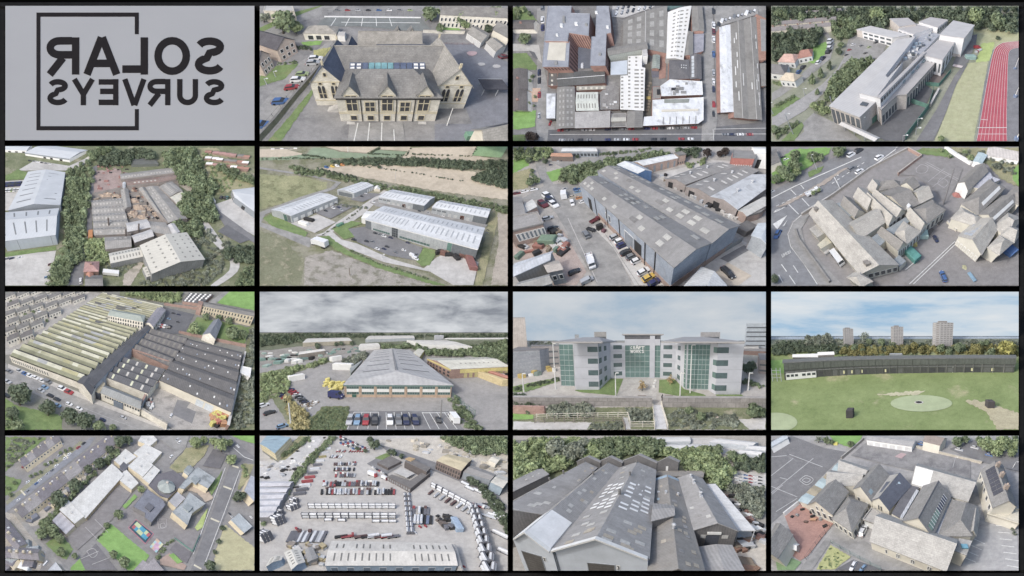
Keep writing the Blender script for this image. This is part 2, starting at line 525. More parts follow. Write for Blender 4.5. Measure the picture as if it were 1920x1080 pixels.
class Poly:
 def __init__(s,name,label,cat,pts,h,wall,roof=None,root=None,parapet=0.,base=0.,t=.25,over=0.,pm=None,uvdir=None,group=None,gnd=False):
  hs=list(h)if isinstance(h,(list,tuple))else[h]*len(pts)
  s.P=[(G(p[0],p[1],0)+vz(q)if gnd else G(p[0],p[1],q))for p,q in zip(pts,hs)];s.n=len(pts);s.h=hs
  ce=sum(s.P)/s.n;s.area=sum(s.P[i][0]*s.P[(i+1)%s.n][1]-s.P[(i+1)%s.n][0]*s.P[i][1]for i in range(s.n))
  s.root=root if root is not None else thing(name,label,cat,(ce[0],ce[1],base),group)
  b=MB()
  for i in range(s.n):
   A,B_=s.P[i],s.P[(i+1)%s.n]
   b.face([A*(1,1,0)+(0,0,base),B_*(1,1,0)+(0,0,base),B_,A])
  if wall is not None:b.build('wall',wall,s.root)
  s.ce=ce;up=vz(t);eps=vz(.02)
  if uvdir is None:d=s.P[1]-s.P[0];uvdir=(d[0],d[1])
  s.t=t
  if roof is not None:
   b=MB();ex=[p+(p-ce)/max(1e-6,nrm((p-ce)[:2]))*over*np.array((1,1,0))for p in s.P]
   hi=[p+up+eps for p in ex];lo=[p+eps for p in ex]
   b.face(hi);b.face(lo[::-1])
   for i in range(s.n):
    j=(i+1)%s.n;b.face([lo[i],lo[j],hi[j],hi[i]])
   s.roof=b.build('roof',roof,s.root,uvdir=uvdir)
  if parapet:
   b=MB();z=vz(t+parapet);k=.4
   inn=[p-(p-ce)/max(1e-6,nrm((p-ce)[:2]))*k*np.array((1,1,0))for p in s.P]
   for i in range(s.n):
    j=(i+1)%s.n
    b.face([s.P[i],s.P[j],s.P[j]+z,s.P[i]+z]);b.face([s.P[i]+z,s.P[j]+z,inn[j]+z,inn[i]+z]);b.face([inn[j]+eps,inn[i]+eps,inn[i]+z,inn[j]+z])
   b.build('parapet',pm or wall,s.root)
 def win(s,i,t0,t1,z0,z1,m,out=.1,name='window',frame=None,rel=False):
  A,B_=s.P[i],s.P[(i+1)%s.n];d=(B_-A)*(1,1,0);n=np.array((d[1],-d[0],0));n/=max(1e-9,nrm(n))
  if s.area<0:n=-n
  f=lambda t,z,o:A*(1,1,0)+d*t+n*o+vz(z)
  b=MB();b.hexa([f(t0,z0,0),f(t1,z0,0),f(t1,z0,out),f(t0,z0,out),f(t0,z1,0),f(t1,z1,0),f(t1,z1,out),f(t0,z1,out)])
  return b.build(name,m,s.root)
 def wins(s,i,n,z0,z1,frac,m,t0=0.,t1=1.,**k):
  st=(t1-t0)/n
  for q in range(n):s.win(i,t0+st*(q+.5-frac/2),t0+st*(q+.5+frac/2),z0,z1,m,**k)
 def on(s,pts,hh,m,name='rooflight',z=None):
  h0=max(s.h)+s.t+.02 if z is None else z
  b=MB();P_=[G(p[0],p[1],h0)for p in pts];up=vz(hh);n=len(P_)
  for i in range(n):
   j=(i+1)%n;b.face([P_[i],P_[j],P_[j]+up,P_[i]+up])
  b.face([p+up for p in P_],0,random.random())
  return b.build(name,m,s.root)
 def onrect(s,x,y,w,d,hh,m,name='rooflight',**k):
  return s.on([(x-w/2,y+d/2),(x+w/2,y+d/2),(x+w/2,y-d/2),(x-w/2,y-d/2)],hh,m,name,**k)
def leaf_mat(name,c1,c2):
 return mat(name,c1,c2,scale=.6,rough=.8,spec=.15,var=.36,grain=.12,obj=True,trans=.3)
def crown_geo(rng,n_cl=16,n_leaf=36,ls=.19,flat_=.85,tall=1.,spread_=.62):
 V,F,var=[],[],[]
 for c in range(n_cl):
  while True:
   p=np.array([rng.uniform(-1,1)for _ in range(3)])
   if .12<p@p<1:break
  p=p*spread_*np.array((1,1,flat_*tall));r=rng.uniform(.3,.5)
  cv=rng.uniform(.2,.8)
  for k in range(n_leaf):
   d=np.array([rng.gauss(0,1)for _ in range(3)]);d/=nrm(d)
   if d[2]<-.35:d[2]*=-.6
   q=p+d*r*rng.uniform(.75,1.08)*np.array((1,1,.9*tall))
   n=d+np.array([rng.gauss(0,.45)for _ in range(3)]);n/=nrm(n)
   a=cross(n,(.3,.2,.93));a/=max(1e-6,nrm(a));b=cross(n,a)
   t=rng.uniform(0,6.28);a,b=a*math.cos(t)+b*math.sin(t),b*math.cos(t)-a*math.sin(t)
   s_=ls*rng.uniform(.6,1.25);i=len(V)
   V+=[q-a*s_,q-b*s_*.7,q+a*s_,q+b*s_*.7]
   F.append((i,i+1,i+2,i+3));var.append(min(1,max(0,cv+rng.uniform(-.25,.25))))
 return np.array(V),F,var
def geo_mesh(name,V,F,var,m):
 me=bpy.data.meshes.new(name);me.from_pydata(V.tolist(),[],F);me.materials.append(m)
 at=me.attributes.new('var','FLOAT','CORNER');at.data.foreach_set('value',np.repeat(var,[len(f)for f in F]))
 me.update();return me
_rng=random.Random(11)
CROWNS=[crown_geo(_rng)for _ in range(5)]
CONES=[]
for _ in range(3):
 V_,F_,v_=crown_geo(_rng,18,24,.2,1.,1.,.6)
 V_=V_*np.array((1,1,1.5));k_=np.clip(.62-V_[:,2]*.33,.12,1.1)[:,None];V_[:,:2]*=k_
 CONES.append((V_,F_,v_))
FINE=[crown_geo(_rng,24,40,.14)for _ in range(3)]
WISP=[crown_geo(_rng,12,22,.15,.9,1.25,.75)for _ in range(3)]
SETS={'round':CROWNS,'cone':CONES,'fine':FINE,'wisp':WISP}
def trunk_geo(rng):
 b=MB()
 b.tube((0,0,0),(.02,.01,.75),.1,n=6,r2=.07)
 for i in range(4):
  a=i*1.6+rng.uniform(0,.6)
  b.tube((.01,0,.55+.05*i),(.42*math.cos(a),.42*math.sin(a),1.05+.1*i),.045,n=5,r2=.015)
 b.tube((.02,.01,.75),(.03,0,1.5),.06,n=5,r2=.015)
 return b
TRUNK=None
_mesh_cache={}
def tree(x,y,d,m,kind='round',label='green leafy tree',name='tree',tall=1.,lift=1.05,group=None,cat='tree'):
 global TRUNK
 sx,sy=spx(x,y);Rr=d*C.k*PX/2
 a=(sx-960)*PX;b=(540-sy)*PX;z=lift*Rr*max(1.,tall)
 base=np.array((a,(b-z*CP)/SP,0.))
 idx=_rng.randrange(len(SETS[kind]));geo=SETS[kind][idx]
 o=bpy.data.objects.new(name,None);o.empty_display_size=.5;o.location=base;link(o);LOC[o.name]=base
 reg(o,label,cat,group,pos=base+vz(z))
 ang=_rng.uniform(0,6.28)
 ex=Rr*1.25
 inside=a-ex>C.aL and a+ex<C.aR and b+ex*max(1,tall)<C.bT and b-ex*max(1,tall)>C.bB
 ms=Matrix.Rotation(ang,4,'Z')@Matrix.Diagonal((Rr,Rr,Rr*tall,1))
 if inside:
  key=(kind,idx,m.name)
  if key not in _mesh_cache:_mesh_cache[key]=geo_mesh('crown',geo[0],geo[1],geo[2],m)
  c=bpy.data.objects.new('crown',_mesh_cache[key]);link(c,o)
  c.matrix_local=Matrix.Translation((0,0,z))@ms
 else:
  V=np.array([ms@Vector(p)for p in geo[0]])+vz(z)
  W=V+base;bb=W[:,1]*SP+W[:,2]*CP
  okv=(W[:,0]>C.aL)&(W[:,0]<C.aR)&(bb<C.bT)&(bb>C.bB)
  Fk=[(f,v)for f,v in zip(geo[1],geo[2])if all(okv[i]for i in f)]
  if not Fk:
   THINGS.pop();bpy.data.objects.remove(o);return None
  used=sorted({i for f,_ in Fk for i in f});mp={u:i for i,u in enumerate(used)}
  me=geo_mesh('crown',V[used],[tuple(mp[i]for i in f)for f,_ in Fk],[v for _,v in Fk],m)
  c=bpy.data.objects.new('crown',me);link(c,o)
 if b-ex>C.bB and C.aL<a<C.aR:
  if TRUNK is None:
   tb=trunk_geo(_rng);TRUNK=bpy.data.meshes.new('trunk');TRUNK.from_pydata(tb.V,[],tb.F)
   TRUNK.materials.append(mat('bark',rgb(96,88,78),rgb(70,64,56),.4,obj=True))
  t=bpy.data.objects.new('trunk',TRUNK);link(t,o)
  t.scale=(Rr,Rr,Rr*max(1.,tall))
 return o
def inpoly(x,y,poly):
 r=False;n=len(poly)
 for i in range(n):
  x1,y1=poly[i];x2,y2=poly[(i+1)%n]
  if(y1>y)!=(y2>y)and x<(x2-x1)*(y-y1)/(y2-y1)+x1:r=not r
 return r
def sample_poly(poly,n,sp):
 xs=[p[0]for p in poly];ys=[p[1]for p in poly];out=[];tries=0
 while len(out)<n and tries<n*40:
  tries+=1
  x,y=_rng.uniform(min(xs),max(xs)),_rng.uniform(min(ys),max(ys))
  if inpoly(x,y,poly)and all((x-a)**2+((y-b)*1.3)**2>sp*sp for a,b in out):out.append((x,y))
 return out
def mass(name,poly,d,n,m,label,lift=.5,kind='stuff',leaf=1.,tall=1.,cat=None,sp=None,dfar=None,obj_parent=None):
 ys=[p[1]for p in poly];y0,y1=min(ys),max(ys)
 V,F,var=[],[],[];i0=0
 for(x,y)in sample_poly(poly,n,(sp or d*.42)):
  dd=d if dfar is None else dfar+(d-dfar)*(y-y0)/max(1,y1-y0)
  dd*=_rng.uniform(.7,1.3)
  g=SETS['round'][_rng.randrange(5)]
  Rr=dd*C.k*PX/2;sx,sy=spx(x,y);z=lift*Rr*1.5
  base=np.array(((sx-960)*PX,((540-sy)*PX-z*CP)/SP,z))
  an=_rng.uniform(0,6.28);ca,sa=math.cos(an),math.sin(an)
  k=int(len(g[1])*(.62 if dd*C.k>12 else .42 if dd*C.k>6.5 else .2));pick=np.array(_rng.sample(range(len(g[1])),k))
  sh=_rng.uniform(-.28,.28)
  P_=g[0];P_=np.stack((P_[:,0]*ca-P_[:,1]*sa,P_[:,0]*sa+P_[:,1]*ca,P_[:,2]*tall),1)*Rr+base
  bb=P_[:,1]*SP+P_[:,2]*CP
  ok=(P_[:,0]>C.aL)&(P_[:,0]<C.aR)&(bb<C.bT)&(bb>C.bB)&(P_[:,2]>-.05)
  fa=np.array(g[1])[pick];keep=ok[fa].all(1);fa=fa[keep]
  V.append(P_[fa].reshape(-1,3));var.append(np.clip(np.array(g[2])[pick][keep]+sh,0,1))
 V=np.concatenate(V)if V else np.zeros((0,3));F=np.arange(len(V)).reshape(-1,4).tolist();var=np.concatenate(var)if var else[]
 if not F:return None
 off=np.array((V[:,0].mean(),V[:,1].mean(),0))
 me=geo_mesh(name,V-off,F,var,m)
 o=bpy.data.objects.new(name,me);o.location=off;link(o);LOC[o.name]=off
 reg(o,label,cat,kind=kind)
 return o
def hedge(pts,w,d,m,label,name='hedge',lift=.45,kind=None,cat='hedge',n=None,tall=1.):
 P_=[np.array(p,float)for p in pts];L_=sum(nrm(P_[i+1]-P_[i])for i in range(len(P_)-1))
 poly=ribbon(pts,w)
 return mass(name,[tuple(p)for p in poly],d,n or max(6,int(L_/d*3*max(1,w/d))),m,label,lift,kind=kind,cat=cat,sp=d*.22,tall=tall)
GLASS=mat('car_glass',rgb(70,76,84),rgb(52,58,66),.2,rough=.15,spec=.6,grain=0)
TYRE=mat('tyre_rubber',rgb(52,52,54),rough=.9,grain=0)
LAMPW=mat('lamp_lens',rgb(228,228,222),rough=.3,grain=0)
LAMPR=mat('tail_lens',rgb(176,40,40),rough=.3,grain=0)
_paints={}
PAINT={'white':(226,228,230),'silver':(178,182,188),'grey':(124,128,134),'black':(62,64,70),'red':(188,58,66),'blue':(64,108,178),'dark blue':(52,60,96),'green':(150,172,112),'yellow':(222,178,60),'maroon':(120,52,62),'light blue':(120,158,196),'orange':(206,128,66),'teal':(70,120,116),'beige':(196,184,164),'navy':(54,60,118),'cream':(226,218,196)}
def paint(c):
 if c not in _paints:
  _paints[c]=mat('car_paint_'+c.replace(' ','_'),rgb(*PAINT[c]),rgb(*[q*.94 for q in PAINT[c]]),.3,rough=.3,spec=.5,grain=0.)
 return _paints[c]
def car(p,q,colour,style='car',small=None,label=None,group=None,wide=.42,name=None,where='',load=None):
 A,B_=G(*p,0.),G(*q,0.)
 d=B_-A;L_=nrm(d);d=d/L_;n=np.array((-d[1],d[0],0));Z=vz(1.)
 hs={'car':.34,'suv':.4,'van':.44,'pickup':.38,'lorry':.42,'bus':.36,'coach':.36}[style]
 wd={'car':wide,'suv':.44,'van':.4,'pickup':.36,'lorry':.3,'bus':.3,'coach':.26}[style]
 Wd,Ht=L_*wd,L_*hs
 f=lambda x,y,z:A+d*(x*L_)+n*(y*Wd/2)+Z*(z*Ht+.02)
 nm=name or{'car':'parked_car','suv':'parked_car','van':'van','pickup':'pickup_truck','lorry':'lorry','bus':'minibus','coach':'coach'}[style]
 cat={'car':'car','suv':'car','van':'van','pickup':'pickup','lorry':'lorry','bus':'minibus','coach':'coach'}[style]
 lab=label or((colour+' '+{'car':'car','suv':'tall car','van':'van','pickup':'flatbed truck','lorry':'lorry','bus':'minibus','coach':'coach'}[style])+(' '+where if where else ''))
 pm=paint(colour)
 ln=math.dist(p,q)*C.k;tiny=ln<17 and style in('car','suv','van','bus','coach')
 if small is None:small=ln<22
 if tiny:small=True
 root=None if tiny else thing(nm,lab,cat,(A+B_)/2,group)
 b=MB();g=MB();one=b if small else g
 gi=1 if small else 0
 def sec(bm,secs,m,mtop=None):
  for i in range(len(secs)-1):
   (x0,w0,a0,c0,t0),(x1,w1,a1,c1,t1)=secs[i],secs[i+1]
   for sg in(1,-1):
    bm.face([f(x0,sg*w0,a0),f(x1,sg*w1,a1),f(x1,sg*t1,c1),f(x0,sg*t0,c0)],m)
   bm.face([f(x0,-t0,c0),f(x1,-t1,c1),f(x1,t1,c1),f(x0,t0,c0)],m if mtop is None else mtop)
  for x,w,a,c,t in(secs[0],secs[-1]):
   bm.face([f(x,-w,a),f(x,w,a),f(x,t,c),f(x,-t,c)],m)
 if style in('car','suv'):
  sec(b,[(0.,.82,.22,.56,.74),(.03,.95,.16,.64,.84),(.2,1.,.14,.66,.9),(.7,1.,.14,.64,.9),(.93,.95,.16,.54,.82),(1.,.78,.2,.44,.7)],0)
  x0,x1,x2,x3=(.05,.14,.56,.72)if style=='car' else(.02,.07,.6,.73)
  lo=[f(x0,-.86,.64),f(x3,-.86,.63),f(x3,.86,.63),f(x0,.86,.64)]
  hi=[f(x1,-.68,.96),f(x2,-.68,.96),f(x2,.68,.96),f(x1,.68,.96)]
  for i in range(4):
   j=(i+1)%4;one.face([lo[i],lo[j],hi[j],hi[i]],gi)
  b.hexa(hi+[p_+Z*Ht*.05 for p_ in[f(x1+.02,-.62,.96),f(x2-.02,-.62,.96),f(x2-.02,.62,.96),f(x1+.02,.62,.96)]],0)
 elif style in('van','bus','coach'):
  sec(b,[(0.,.95,.14,.98,.88),(.72 if style=='van' else .9,.98,.14,1.,.9),(.84 if style=='van' else .98,.97,.14,.62,.93),(1.,.85,.16,.46,.8)],0)
  xa,xb=(.73,.835)if style=='van' else(.905,.975)
  za,zb=.985,.64
  one.face([f(xa,-.8,za+.01),f(xb,-.84,zb+.02),f(xb,.84,zb+.02),f(xa,.8,za+.01)],gi)
  for sg in(1,-1):
   for k in range(1 if style=='van' else 5):
    s0,s1=(.58,.72)if style=='van' else(.06+.165*k,.2+.165*k)
    one.face([f(s0,sg*.985,.6),f(s1,sg*.985,.6),f(s1,sg*.935,.88),f(s0,sg*.935,.88)],gi)
 elif style=='pickup':
  sec(b,[(.66,.96,.2,.8,.86),(.86,.96,.2,.86,.8),(.94,.95,.2,.56,.88),(1.,.86,.2,.46,.82)],0)
  one.face([f(.865,-.76,.87),f(.935,-.84,.6),f(.935,.84,.6),f(.865,.76,.87)],gi)
  b.hexa([f(0,-1,.24),f(.64,-1,.24),f(.64,1,.24),f(0,1,.24),f(0,-1,.36),f(.64,-1,.36),f(.64,1,.36),f(0,1,.36)],0)
  for(xa,xb,ya,yb)in((0,.64,.92,1.),(0,.64,-1.,-.92),(0,.03,-.91,.91),(.61,.64,-.91,.91)):
   b.hexa([f(xa,ya,.361),f(xb,ya,.361),f(xb,yb,.361),f(xa,yb,.361),f(xa,ya,.6),f(xb,ya,.6),f(xb,yb,.6),f(xa,yb,.6)],0)
 elif style=='lorry':
  sec(b,[(.83,.96,.12,.8,.92),(.97,.96,.12,.8,.92),(1.,.9,.12,.5,.88)],0)
  one.face([f(.972,-.85,.79),f(.997,-.85,.52),f(.997,.85,.52),f(.972,.85,.79)],gi)
 if tiny:
  b.hexa([f(.05,-.8,0.),f(.95,-.8,0.),f(.95,.8,0.),f(.05,.8,0.),f(.03,-.95,.16),f(.93,-.95,.16),f(.93,.95,.16),f(.03,.95,.16)],2)
  return b.build(nm,[pm,GLASS,TYRE],None,label=lab,cat=cat,group=group,pos=warp((A+B_)/2)[0])
 body=b.build('body',[pm,GLASS],root)
 if not small:g.build('glasshouse',GLASS,root)
 if style=='lorry':
  t=MB();t.hexa([f(0,-1,.26),f(.81,-1,.26),f(.81,1,.26),f(0,1,.26),f(0,-.98,1),f(.81,-.98,1),f(.81,.98,1),f(0,.98,1)])
  t.build('trailer_box',load or paint('white'),root)
 r=.17*Ht/hs*.4 if style!='lorry' else .03*L_
 r=L_*(.075 if style not in('lorry','coach')else .035)
 wx={'lorry':(.08,.16,.24,.9),'coach':(.2,.85)}.get(style,(.18,.8))
 for x in wx:
  for sg in(1,-1):
   w=MB();cpt=A+d*(x*L_)+n*(sg*Wd/2*.98)+Z*(r+.01)
   w.tube(cpt-n*sg*L_*.035,cpt+n*sg*L_*.012,r,n=8);w.build('wheel',TYRE,root)
 if not small and style in('car','suv','van','pickup'):
  for sg in(1,-1):
   h_=MB();h_.hexa([f(.955,sg*.5,.36),f(1.,sg*.5,.34),f(.985,sg*.82,.34),f(.94,sg*.86,.36),f(.955,sg*.5,.53),f(1.,sg*.5,.47),f(.985,sg*.8,.47),f(.94,sg*.85,.53)])
   h_.build('headlight',LAMPW,root)
   h_=MB();h_.hexa([f(-.012,sg*.55,.4),f(.03,sg*.55,.4),f(.03,sg*.93,.4),f(-.012,sg*.86,.4),f(-.012,sg*.55,.58),f(.03,sg*.55,.58),f(.03,sg*.9,.58),f(-.012,sg*.8,.58)])
   h_.build('tail_light',LAMPR,root)
 return root
def pole(x,y,x2,y2,m,label,name='lamp_post',cat='lamp post',arm=0.,r=.12,head=True):
 A=G(x,y,0)
 h=hgt((x,y),(x2,y2));root=thing(name,label,cat,A)
 b=MB();r=max(r,C.mpp*.45);b.tube(A,A+vz(h),r,n=6,r2=r*.6);b.build('post',m,root)
 if head:
  e=A+np.array((arm if arm else .9,0,h));k=MB()
  k.tube(A+vz(h-.05),e+vz(.1),r*.6,n=5);k.build('arm',m,root)
  k=MB();k.box(e+np.array((-r*2,-r*1.4,0.)),(r*4.5,0,0),(0,r*2.8,0),(0,0,r*1.4));k.build('lamp_head',LAMPW,root)
 return root
def fence(pts,h,m,label,name='fence',step=None,cat='fence',railm=None,mesh_panel=True,z0=0.,panelm=None):
 P_=[G(*p,0)for p in pts];root=thing(name,label,cat,P_[len(P_)//2])
 for i in range(len(P_)-1):
  A,B_=P_[i],P_[i+1];L_=nrm(B_-A);k=max(1,int(round(L_/(step or h*1.6))));d=(B_-A)/L_;n=np.array((-d[1],d[0],0))*.05
  up=vz(1.);r=max(.05,C.mpp*.22)
  for j in range(k+(1 if i==len(P_)-2 else 0)):
   q=A+d*L_*j/k;b=MB();b.tube(q,q+up*h,r,n=4);b.build('post',m,root)
  for j in range(k):
   q,s_=A+d*L_*j/k,A+d*L_*(j+1)/k
   b=MB()
   if panelm is not None:b.hexa([q-n,s_-n,s_+n,q+n]+[p+up*(h*.94)for p in(q-n,s_-n,s_+n,q+n)])
   else:
    for z in(h*.2,h*.55,h*.92):b.tube(q+up*z,s_+up*z,r*.6,n=4,cap=False)
   b.build('panel' if panelm is not None else 'rail',panelm or railm or m,root)
 return root
def wall_run(pts,h,t,m,label,name='boundary_wall',cat='wall',cope=None,kind=None):
 b=MB();k=MB();P_=[G(*p,0)for p in pts];root=thing(name,label,cat,P_[len(P_)//2])
 for i in range(len(P_)-1):
  A,B_=P_[i],P_[i+1];d=B_-A;d/=nrm(d);n=np.array((-d[1],d[0],0))*t/2
  up=vz(h);b.hexa([A-n,B_-n,B_+n,A+n]+[q+up for q in(A-n,B_-n,B_+n,A+n)],bottom=False)
  n2=n*1.3;u2=vz(h+.12)
  k.hexa([q+up for q in(A-n2,B_-n2,B_+n2,A+n2)]+[q+u2 for q in(A-n2,B_-n2,B_+n2,A+n2)])
 b.build('wall_face',m,root)
 if cope is not None:k.build('coping',cope,root)
 return root
def heap(x,y,d,m,label,name='rubble_heap',cat='heap',hh=.35,mats=None):
 o=G(x,y,0);r=d*C.k*nrm(G(x+4,y,0)-G(x,y,0))/(4*C.k)/2
 b=MB();n=9;rings=[(1.,0.),(.72,.5),(.4,.85),(0.,1.)]
 P_=[[o+np.array((math.cos(6.2832*i/n)*r*q*_rng.uniform(.75,1.2),math.sin(6.2832*i/n)*r*q*_rng.uniform(.75,1.2),r*hh*z*_rng.uniform(.6,1.3)))for i in range(n)]for q,z in rings]
 for k in range(3):
  for i in range(n):
   j=(i+1)%n;b.face([P_[k][i],P_[k][j],P_[k+1][j],P_[k+1][i]],0,_rng.random())
 return b.build(name,m,label=label,cat=cat)
def crate(x,y,w,dpt,hh,m,label,name='crate',cat='crate',ang=None,top=None,z=0.,group=None,to=None):
 o=G(x,y,0);d=np.array((1.,0,0))
 if to is not None:
  d=G(*to,0)-o;d/=nrm(d)
 n=np.array((-d[1],d[0],0));b=MB();o=o-d*w/2-n*dpt/2+vz(z)
 e=min(w,dpt,hh)*.08
 q=[o,o+d*w,o+d*w+n*dpt,o+n*dpt]
 i_=[o+d*e+n*e,o+d*(w-e)+n*e,o+d*(w-e)+n*(dpt-e),o+d*e+n*(dpt-e)]
 b.hexa(q+[p+vz(hh-e)for p in q],0,_rng.random())
 b.F.pop(1);b.m.pop(1);b.v.pop(1)
 for k in range(4):
  j=(k+1)%4;zz=vz(hh);z1=vz(hh-e)
  b.face([q[k]+z1,q[j]+z1,i_[j]+zz,i_[k]+zz],1 if top is not None else 0)
 b.face([p+vz(hh)for p in i_],1 if top is not None else 0)
 return b.build(name,[m]+([top]if top is not None else[]),label=label,cat=cat,group=group)
def arc(cx,cy,rx,ry,a0,a1,n=12):
 return[(cx+rx*math.cos(R(a0+(a1-a0)*i/n)),cy+ry*math.sin(R(a0+(a1-a0)*i/n)))for i in range(n+1)]
def letter_strokes(ch,s):
 t=1-s
 L_={'L':[[(s,1),(s,0)],[(2*s,s),(1,s)]],'A':[[(s*.9,0),(.5-s*.1,1)],[(1-s*.9,0),(.5+s*.1,1)],[(.25,.3),(.75,.3)]],'O':[arc(.5,.5,.5-s,.5-s*.85,0,360,28)],'R':[[(s,1),(s,0)],[(2*s,1-s*.8),(.55,1-s*.8)]+arc(.6,.72,.4-s,.28-s*.8,90,-90)[1:]+[(2*s,.44+s*.8)],[(.5,.45),(1-s*.9,0)]],'S':[arc(.5,.745,.5-s*1.15,.255-s*.8,18,270,16)+arc(.5,.27,.5-s,.27-s*.8+0.,90,-162,16)[1:]],'U':[[(s,1),(s,.38)]+arc(.5,.38,.5-s,.38-s*.8,180,360,14)[1:]+[(t,1)]],'V':[[(s*.9,1),(.5-s*.1,0)],[(1-s*.9,1),(.5+s*.1,0)]],'E':[[(s,1),(s,0)],[(2*s,1-s*.8),(1,1-s*.8)],[(2*s,.53),(.93,.53)],[(2*s,s*.8),(1,s*.8)]],'Y':[[(.5,.45),(.5,0)],[(s,1),(.5,.42)],[(1-s,1),(.5,.42)]],'C':[arc(.5,.5,.5-s,.5-s,50,310,18)],'F':[[(s,1),(s,0)],[(2*s,1-s),(1,1-s)],[(2*s,.5),(.85,.5)]],'T':[[(.5,1-2*s),(.5,0)],[(0,1-s),(1,1-s)]],'W':[[(s*.8,1),(.27,0)],[(.27,0),(.5,.85)],[(.5,.85),(.73,0)],[(.73,0),(1-s*.8,1)]],'K':[[(s,1),(s,0)],[(2*s,.45),(1-s,1)],[(.35,.58),(1-s*.8,0)]],'H':[[(s,1),(s,0)],[(1-s,1),(1-s,0)],[(2*s,.5),(1-2*s,.5)]],'2':[arc(.5,.7,.5-s,.3-s*.6,170,-30,10)+[(s,s)],[(s,s),(1,s)]],'3':[arc(.48,.74,.5-s,.26-s*.5,150,-80,10),arc(.48,.27,.5-s,.27-s*.5,80,-150,10)]}
 return L_[ch]
def letter_mesh(ch,s,place,depth,th=None):
 b=MB();ar=place.aspect
 for k,ln in enumerate(letter_strokes(ch,s)):
  P_=[np.array((p[0]*ar,p[1]))for p in ln];n=len(P_);w=s*ar if th is None else th
  closed=nrm(P_[0]-P_[-1])<1e-6
  l_,r_=[],[]
  for i in range(n):
   if closed:d=P_[(i+1)%(n-1)]-P_[(i-1)%(n-1)]
   else:d=P_[min(i+1,n-1)]-P_[max(i-1,0)]
   d=d/max(1e-9,nrm(d));nn=np.array((-d[1],d[0]))*w
   l_.append(P_[i]+nn);r_.append(P_[i]-nn)
  z=depth*(1+.03*k)
  up=lambda q,zz:place(q[0]/ar,q[1],zz)
  for i in range(n-1):
   b.face([up(l_[i],z),up(l_[i+1],z),up(r_[i+1],z),up(r_[i],z)])
   b.face([up(l_[i],0),up(l_[i+1],0),up(l_[i+1],z),up(l_[i],z)])
   b.face([up(r_[i],0),up(r_[i+1],0),up(r_[i+1],z),up(r_[i],z)])
  if not closed:
   for i in(0,n-1):b.face([up(l_[i],0),up(r_[i],0),up(r_[i],z),up(l_[i],z)])
 return b
ASPH=mat('asphalt',rgb(132,132,134),rgb(116,116,119),.03,stain=(rgb(104,104,107),.02,.55,.5),grain=.07)
ASPHD=mat('asphalt_dark',rgb(112,113,117),rgb(100,101,105),.03,grain=.07)
ASPHL=mat('asphalt_worn',rgb(160,158,154),rgb(138,137,135),.035,stain=(rgb(122,121,120),.025,.52,.6),grain=.08)
CONC=mat('concrete_yard',rgb(196,193,188),rgb(178,175,170),.03,stain=(rgb(160,156,150),.02,.54,.5),brick=(26,26,.015),grain=.06)
PAVE=mat('paving',rgb(190,186,180),rgb(172,168,162),.05,brick=(5,5,.04),grain=.06)
GRASS=mat('grass',rgb(122,148,82),rgb(98,126,66),.06,stain=(rgb(150,150,96),.03,.56,.5),grain=.14)
GRASSB=mat('grass_bright',rgb(132,180,84),rgb(112,160,70),.05,grain=.1)
GRASSD=mat('grass_dry',rgb(168,160,118),rgb(140,140,96),.035,stain=(rgb(110,120,76),.03,.52,.7),grain=.16)
SCRUB=mat('scrub_ground',rgb(128,134,98),rgb(104,114,76),.05,stain=(rgb(168,158,136),.03,.54,.7),grain=.18)
DIRT=mat('bare_earth',rgb(186,174,158),rgb(160,150,136),.04,stain=(rgb(130,128,108),.03,.55,.6),grain=.12)
LINE=mat('road_paint',rgb(226,226,222),rgb(204,204,200),.2,grain=.12)
LEAF=leaf_mat('leaves_mid',rgb(146,164,120),rgb(122,142,98))
LEAFD=leaf_mat('leaves_dark',rgb(120,136,108),rgb(98,116,88))
LEAFL=leaf_mat('leaves_light',rgb(168,186,128),rgb(146,166,108))
LEAFY=leaf_mat('leaves_autumn',rgb(200,188,128),rgb(176,164,106))
LEAFG=leaf_mat('leaves_greyed',rgb(158,166,144),rgb(138,148,126))
STEEL=mat('galvanised_steel',rgb(186,190,194),rgb(168,172,178),.1,rough=.5,grain=.03)
DARKGL=mat('window_glass',rgb(78,84,90),rgb(62,68,74),.1,rough=.15,spec=.6,grain=0)
WHITE=mat('white_paint',rgb(226,226,222),rgb(212,212,208),.1,grain=.03)
BLACKP=mat('black_paint',rgb(58,58,60),rough=.6,grain=.03)
SLATE=mat('roof_slate',rgb(138,136,132),rgb(118,116,113),.05,brick=(4.5,2.4,.09),stain=(rgb(156,152,142),.03,.54,.5),grain=.1)
SLATEL=mat('roof_stone_slate',rgb(166,161,151),rgb(146,142,134),.05,brick=(4.5,2.4,.09),stain=(rgb(128,124,116),.03,.54,.5),grain=.1)
BRICK=mat('red_brick',rgb(170,136,122),rgb(150,118,106),.06,brick=(3,1.4,.08),grain=.08)
STONE=mat('sandstone_wall',rgb(228,222,206),rgb(208,200,182),.06,brick=(4.2,2.,.09),grain=.07)
CREAM=mat('cream_render',rgb(216,208,188),rgb(198,190,170),.05,grain=.04)
FENCEM=mat('fence_steel_dark',rgb(92,98,98),rgb(80,86,86),.2,grain=.03)
TIMBER=mat('weathered_timber',rgb(150,132,110),rgb(126,110,92),.1,lines=(2.,.1,0),grain=.08)
def field_box(name,x0,y0,x1,y1,z0,z1,m,label):
 a0,a1=(x0-960)*PX,(x1-960)*PX;c0,c1=(540-y1)*PX/SP,(540-y0)*PX/SP
 b=MB();b.hexa([(a0,c0,z0),(a1,c0,z0),(a1,c1,z0),(a0,c1,z0),(a0,c0,z1),(a1,c0,z1),(a1,c1,z1),(a0,c1,z1)])
 o=b.build(name,m,field=True);o['label']=label;o['kind']='structure'
 return o
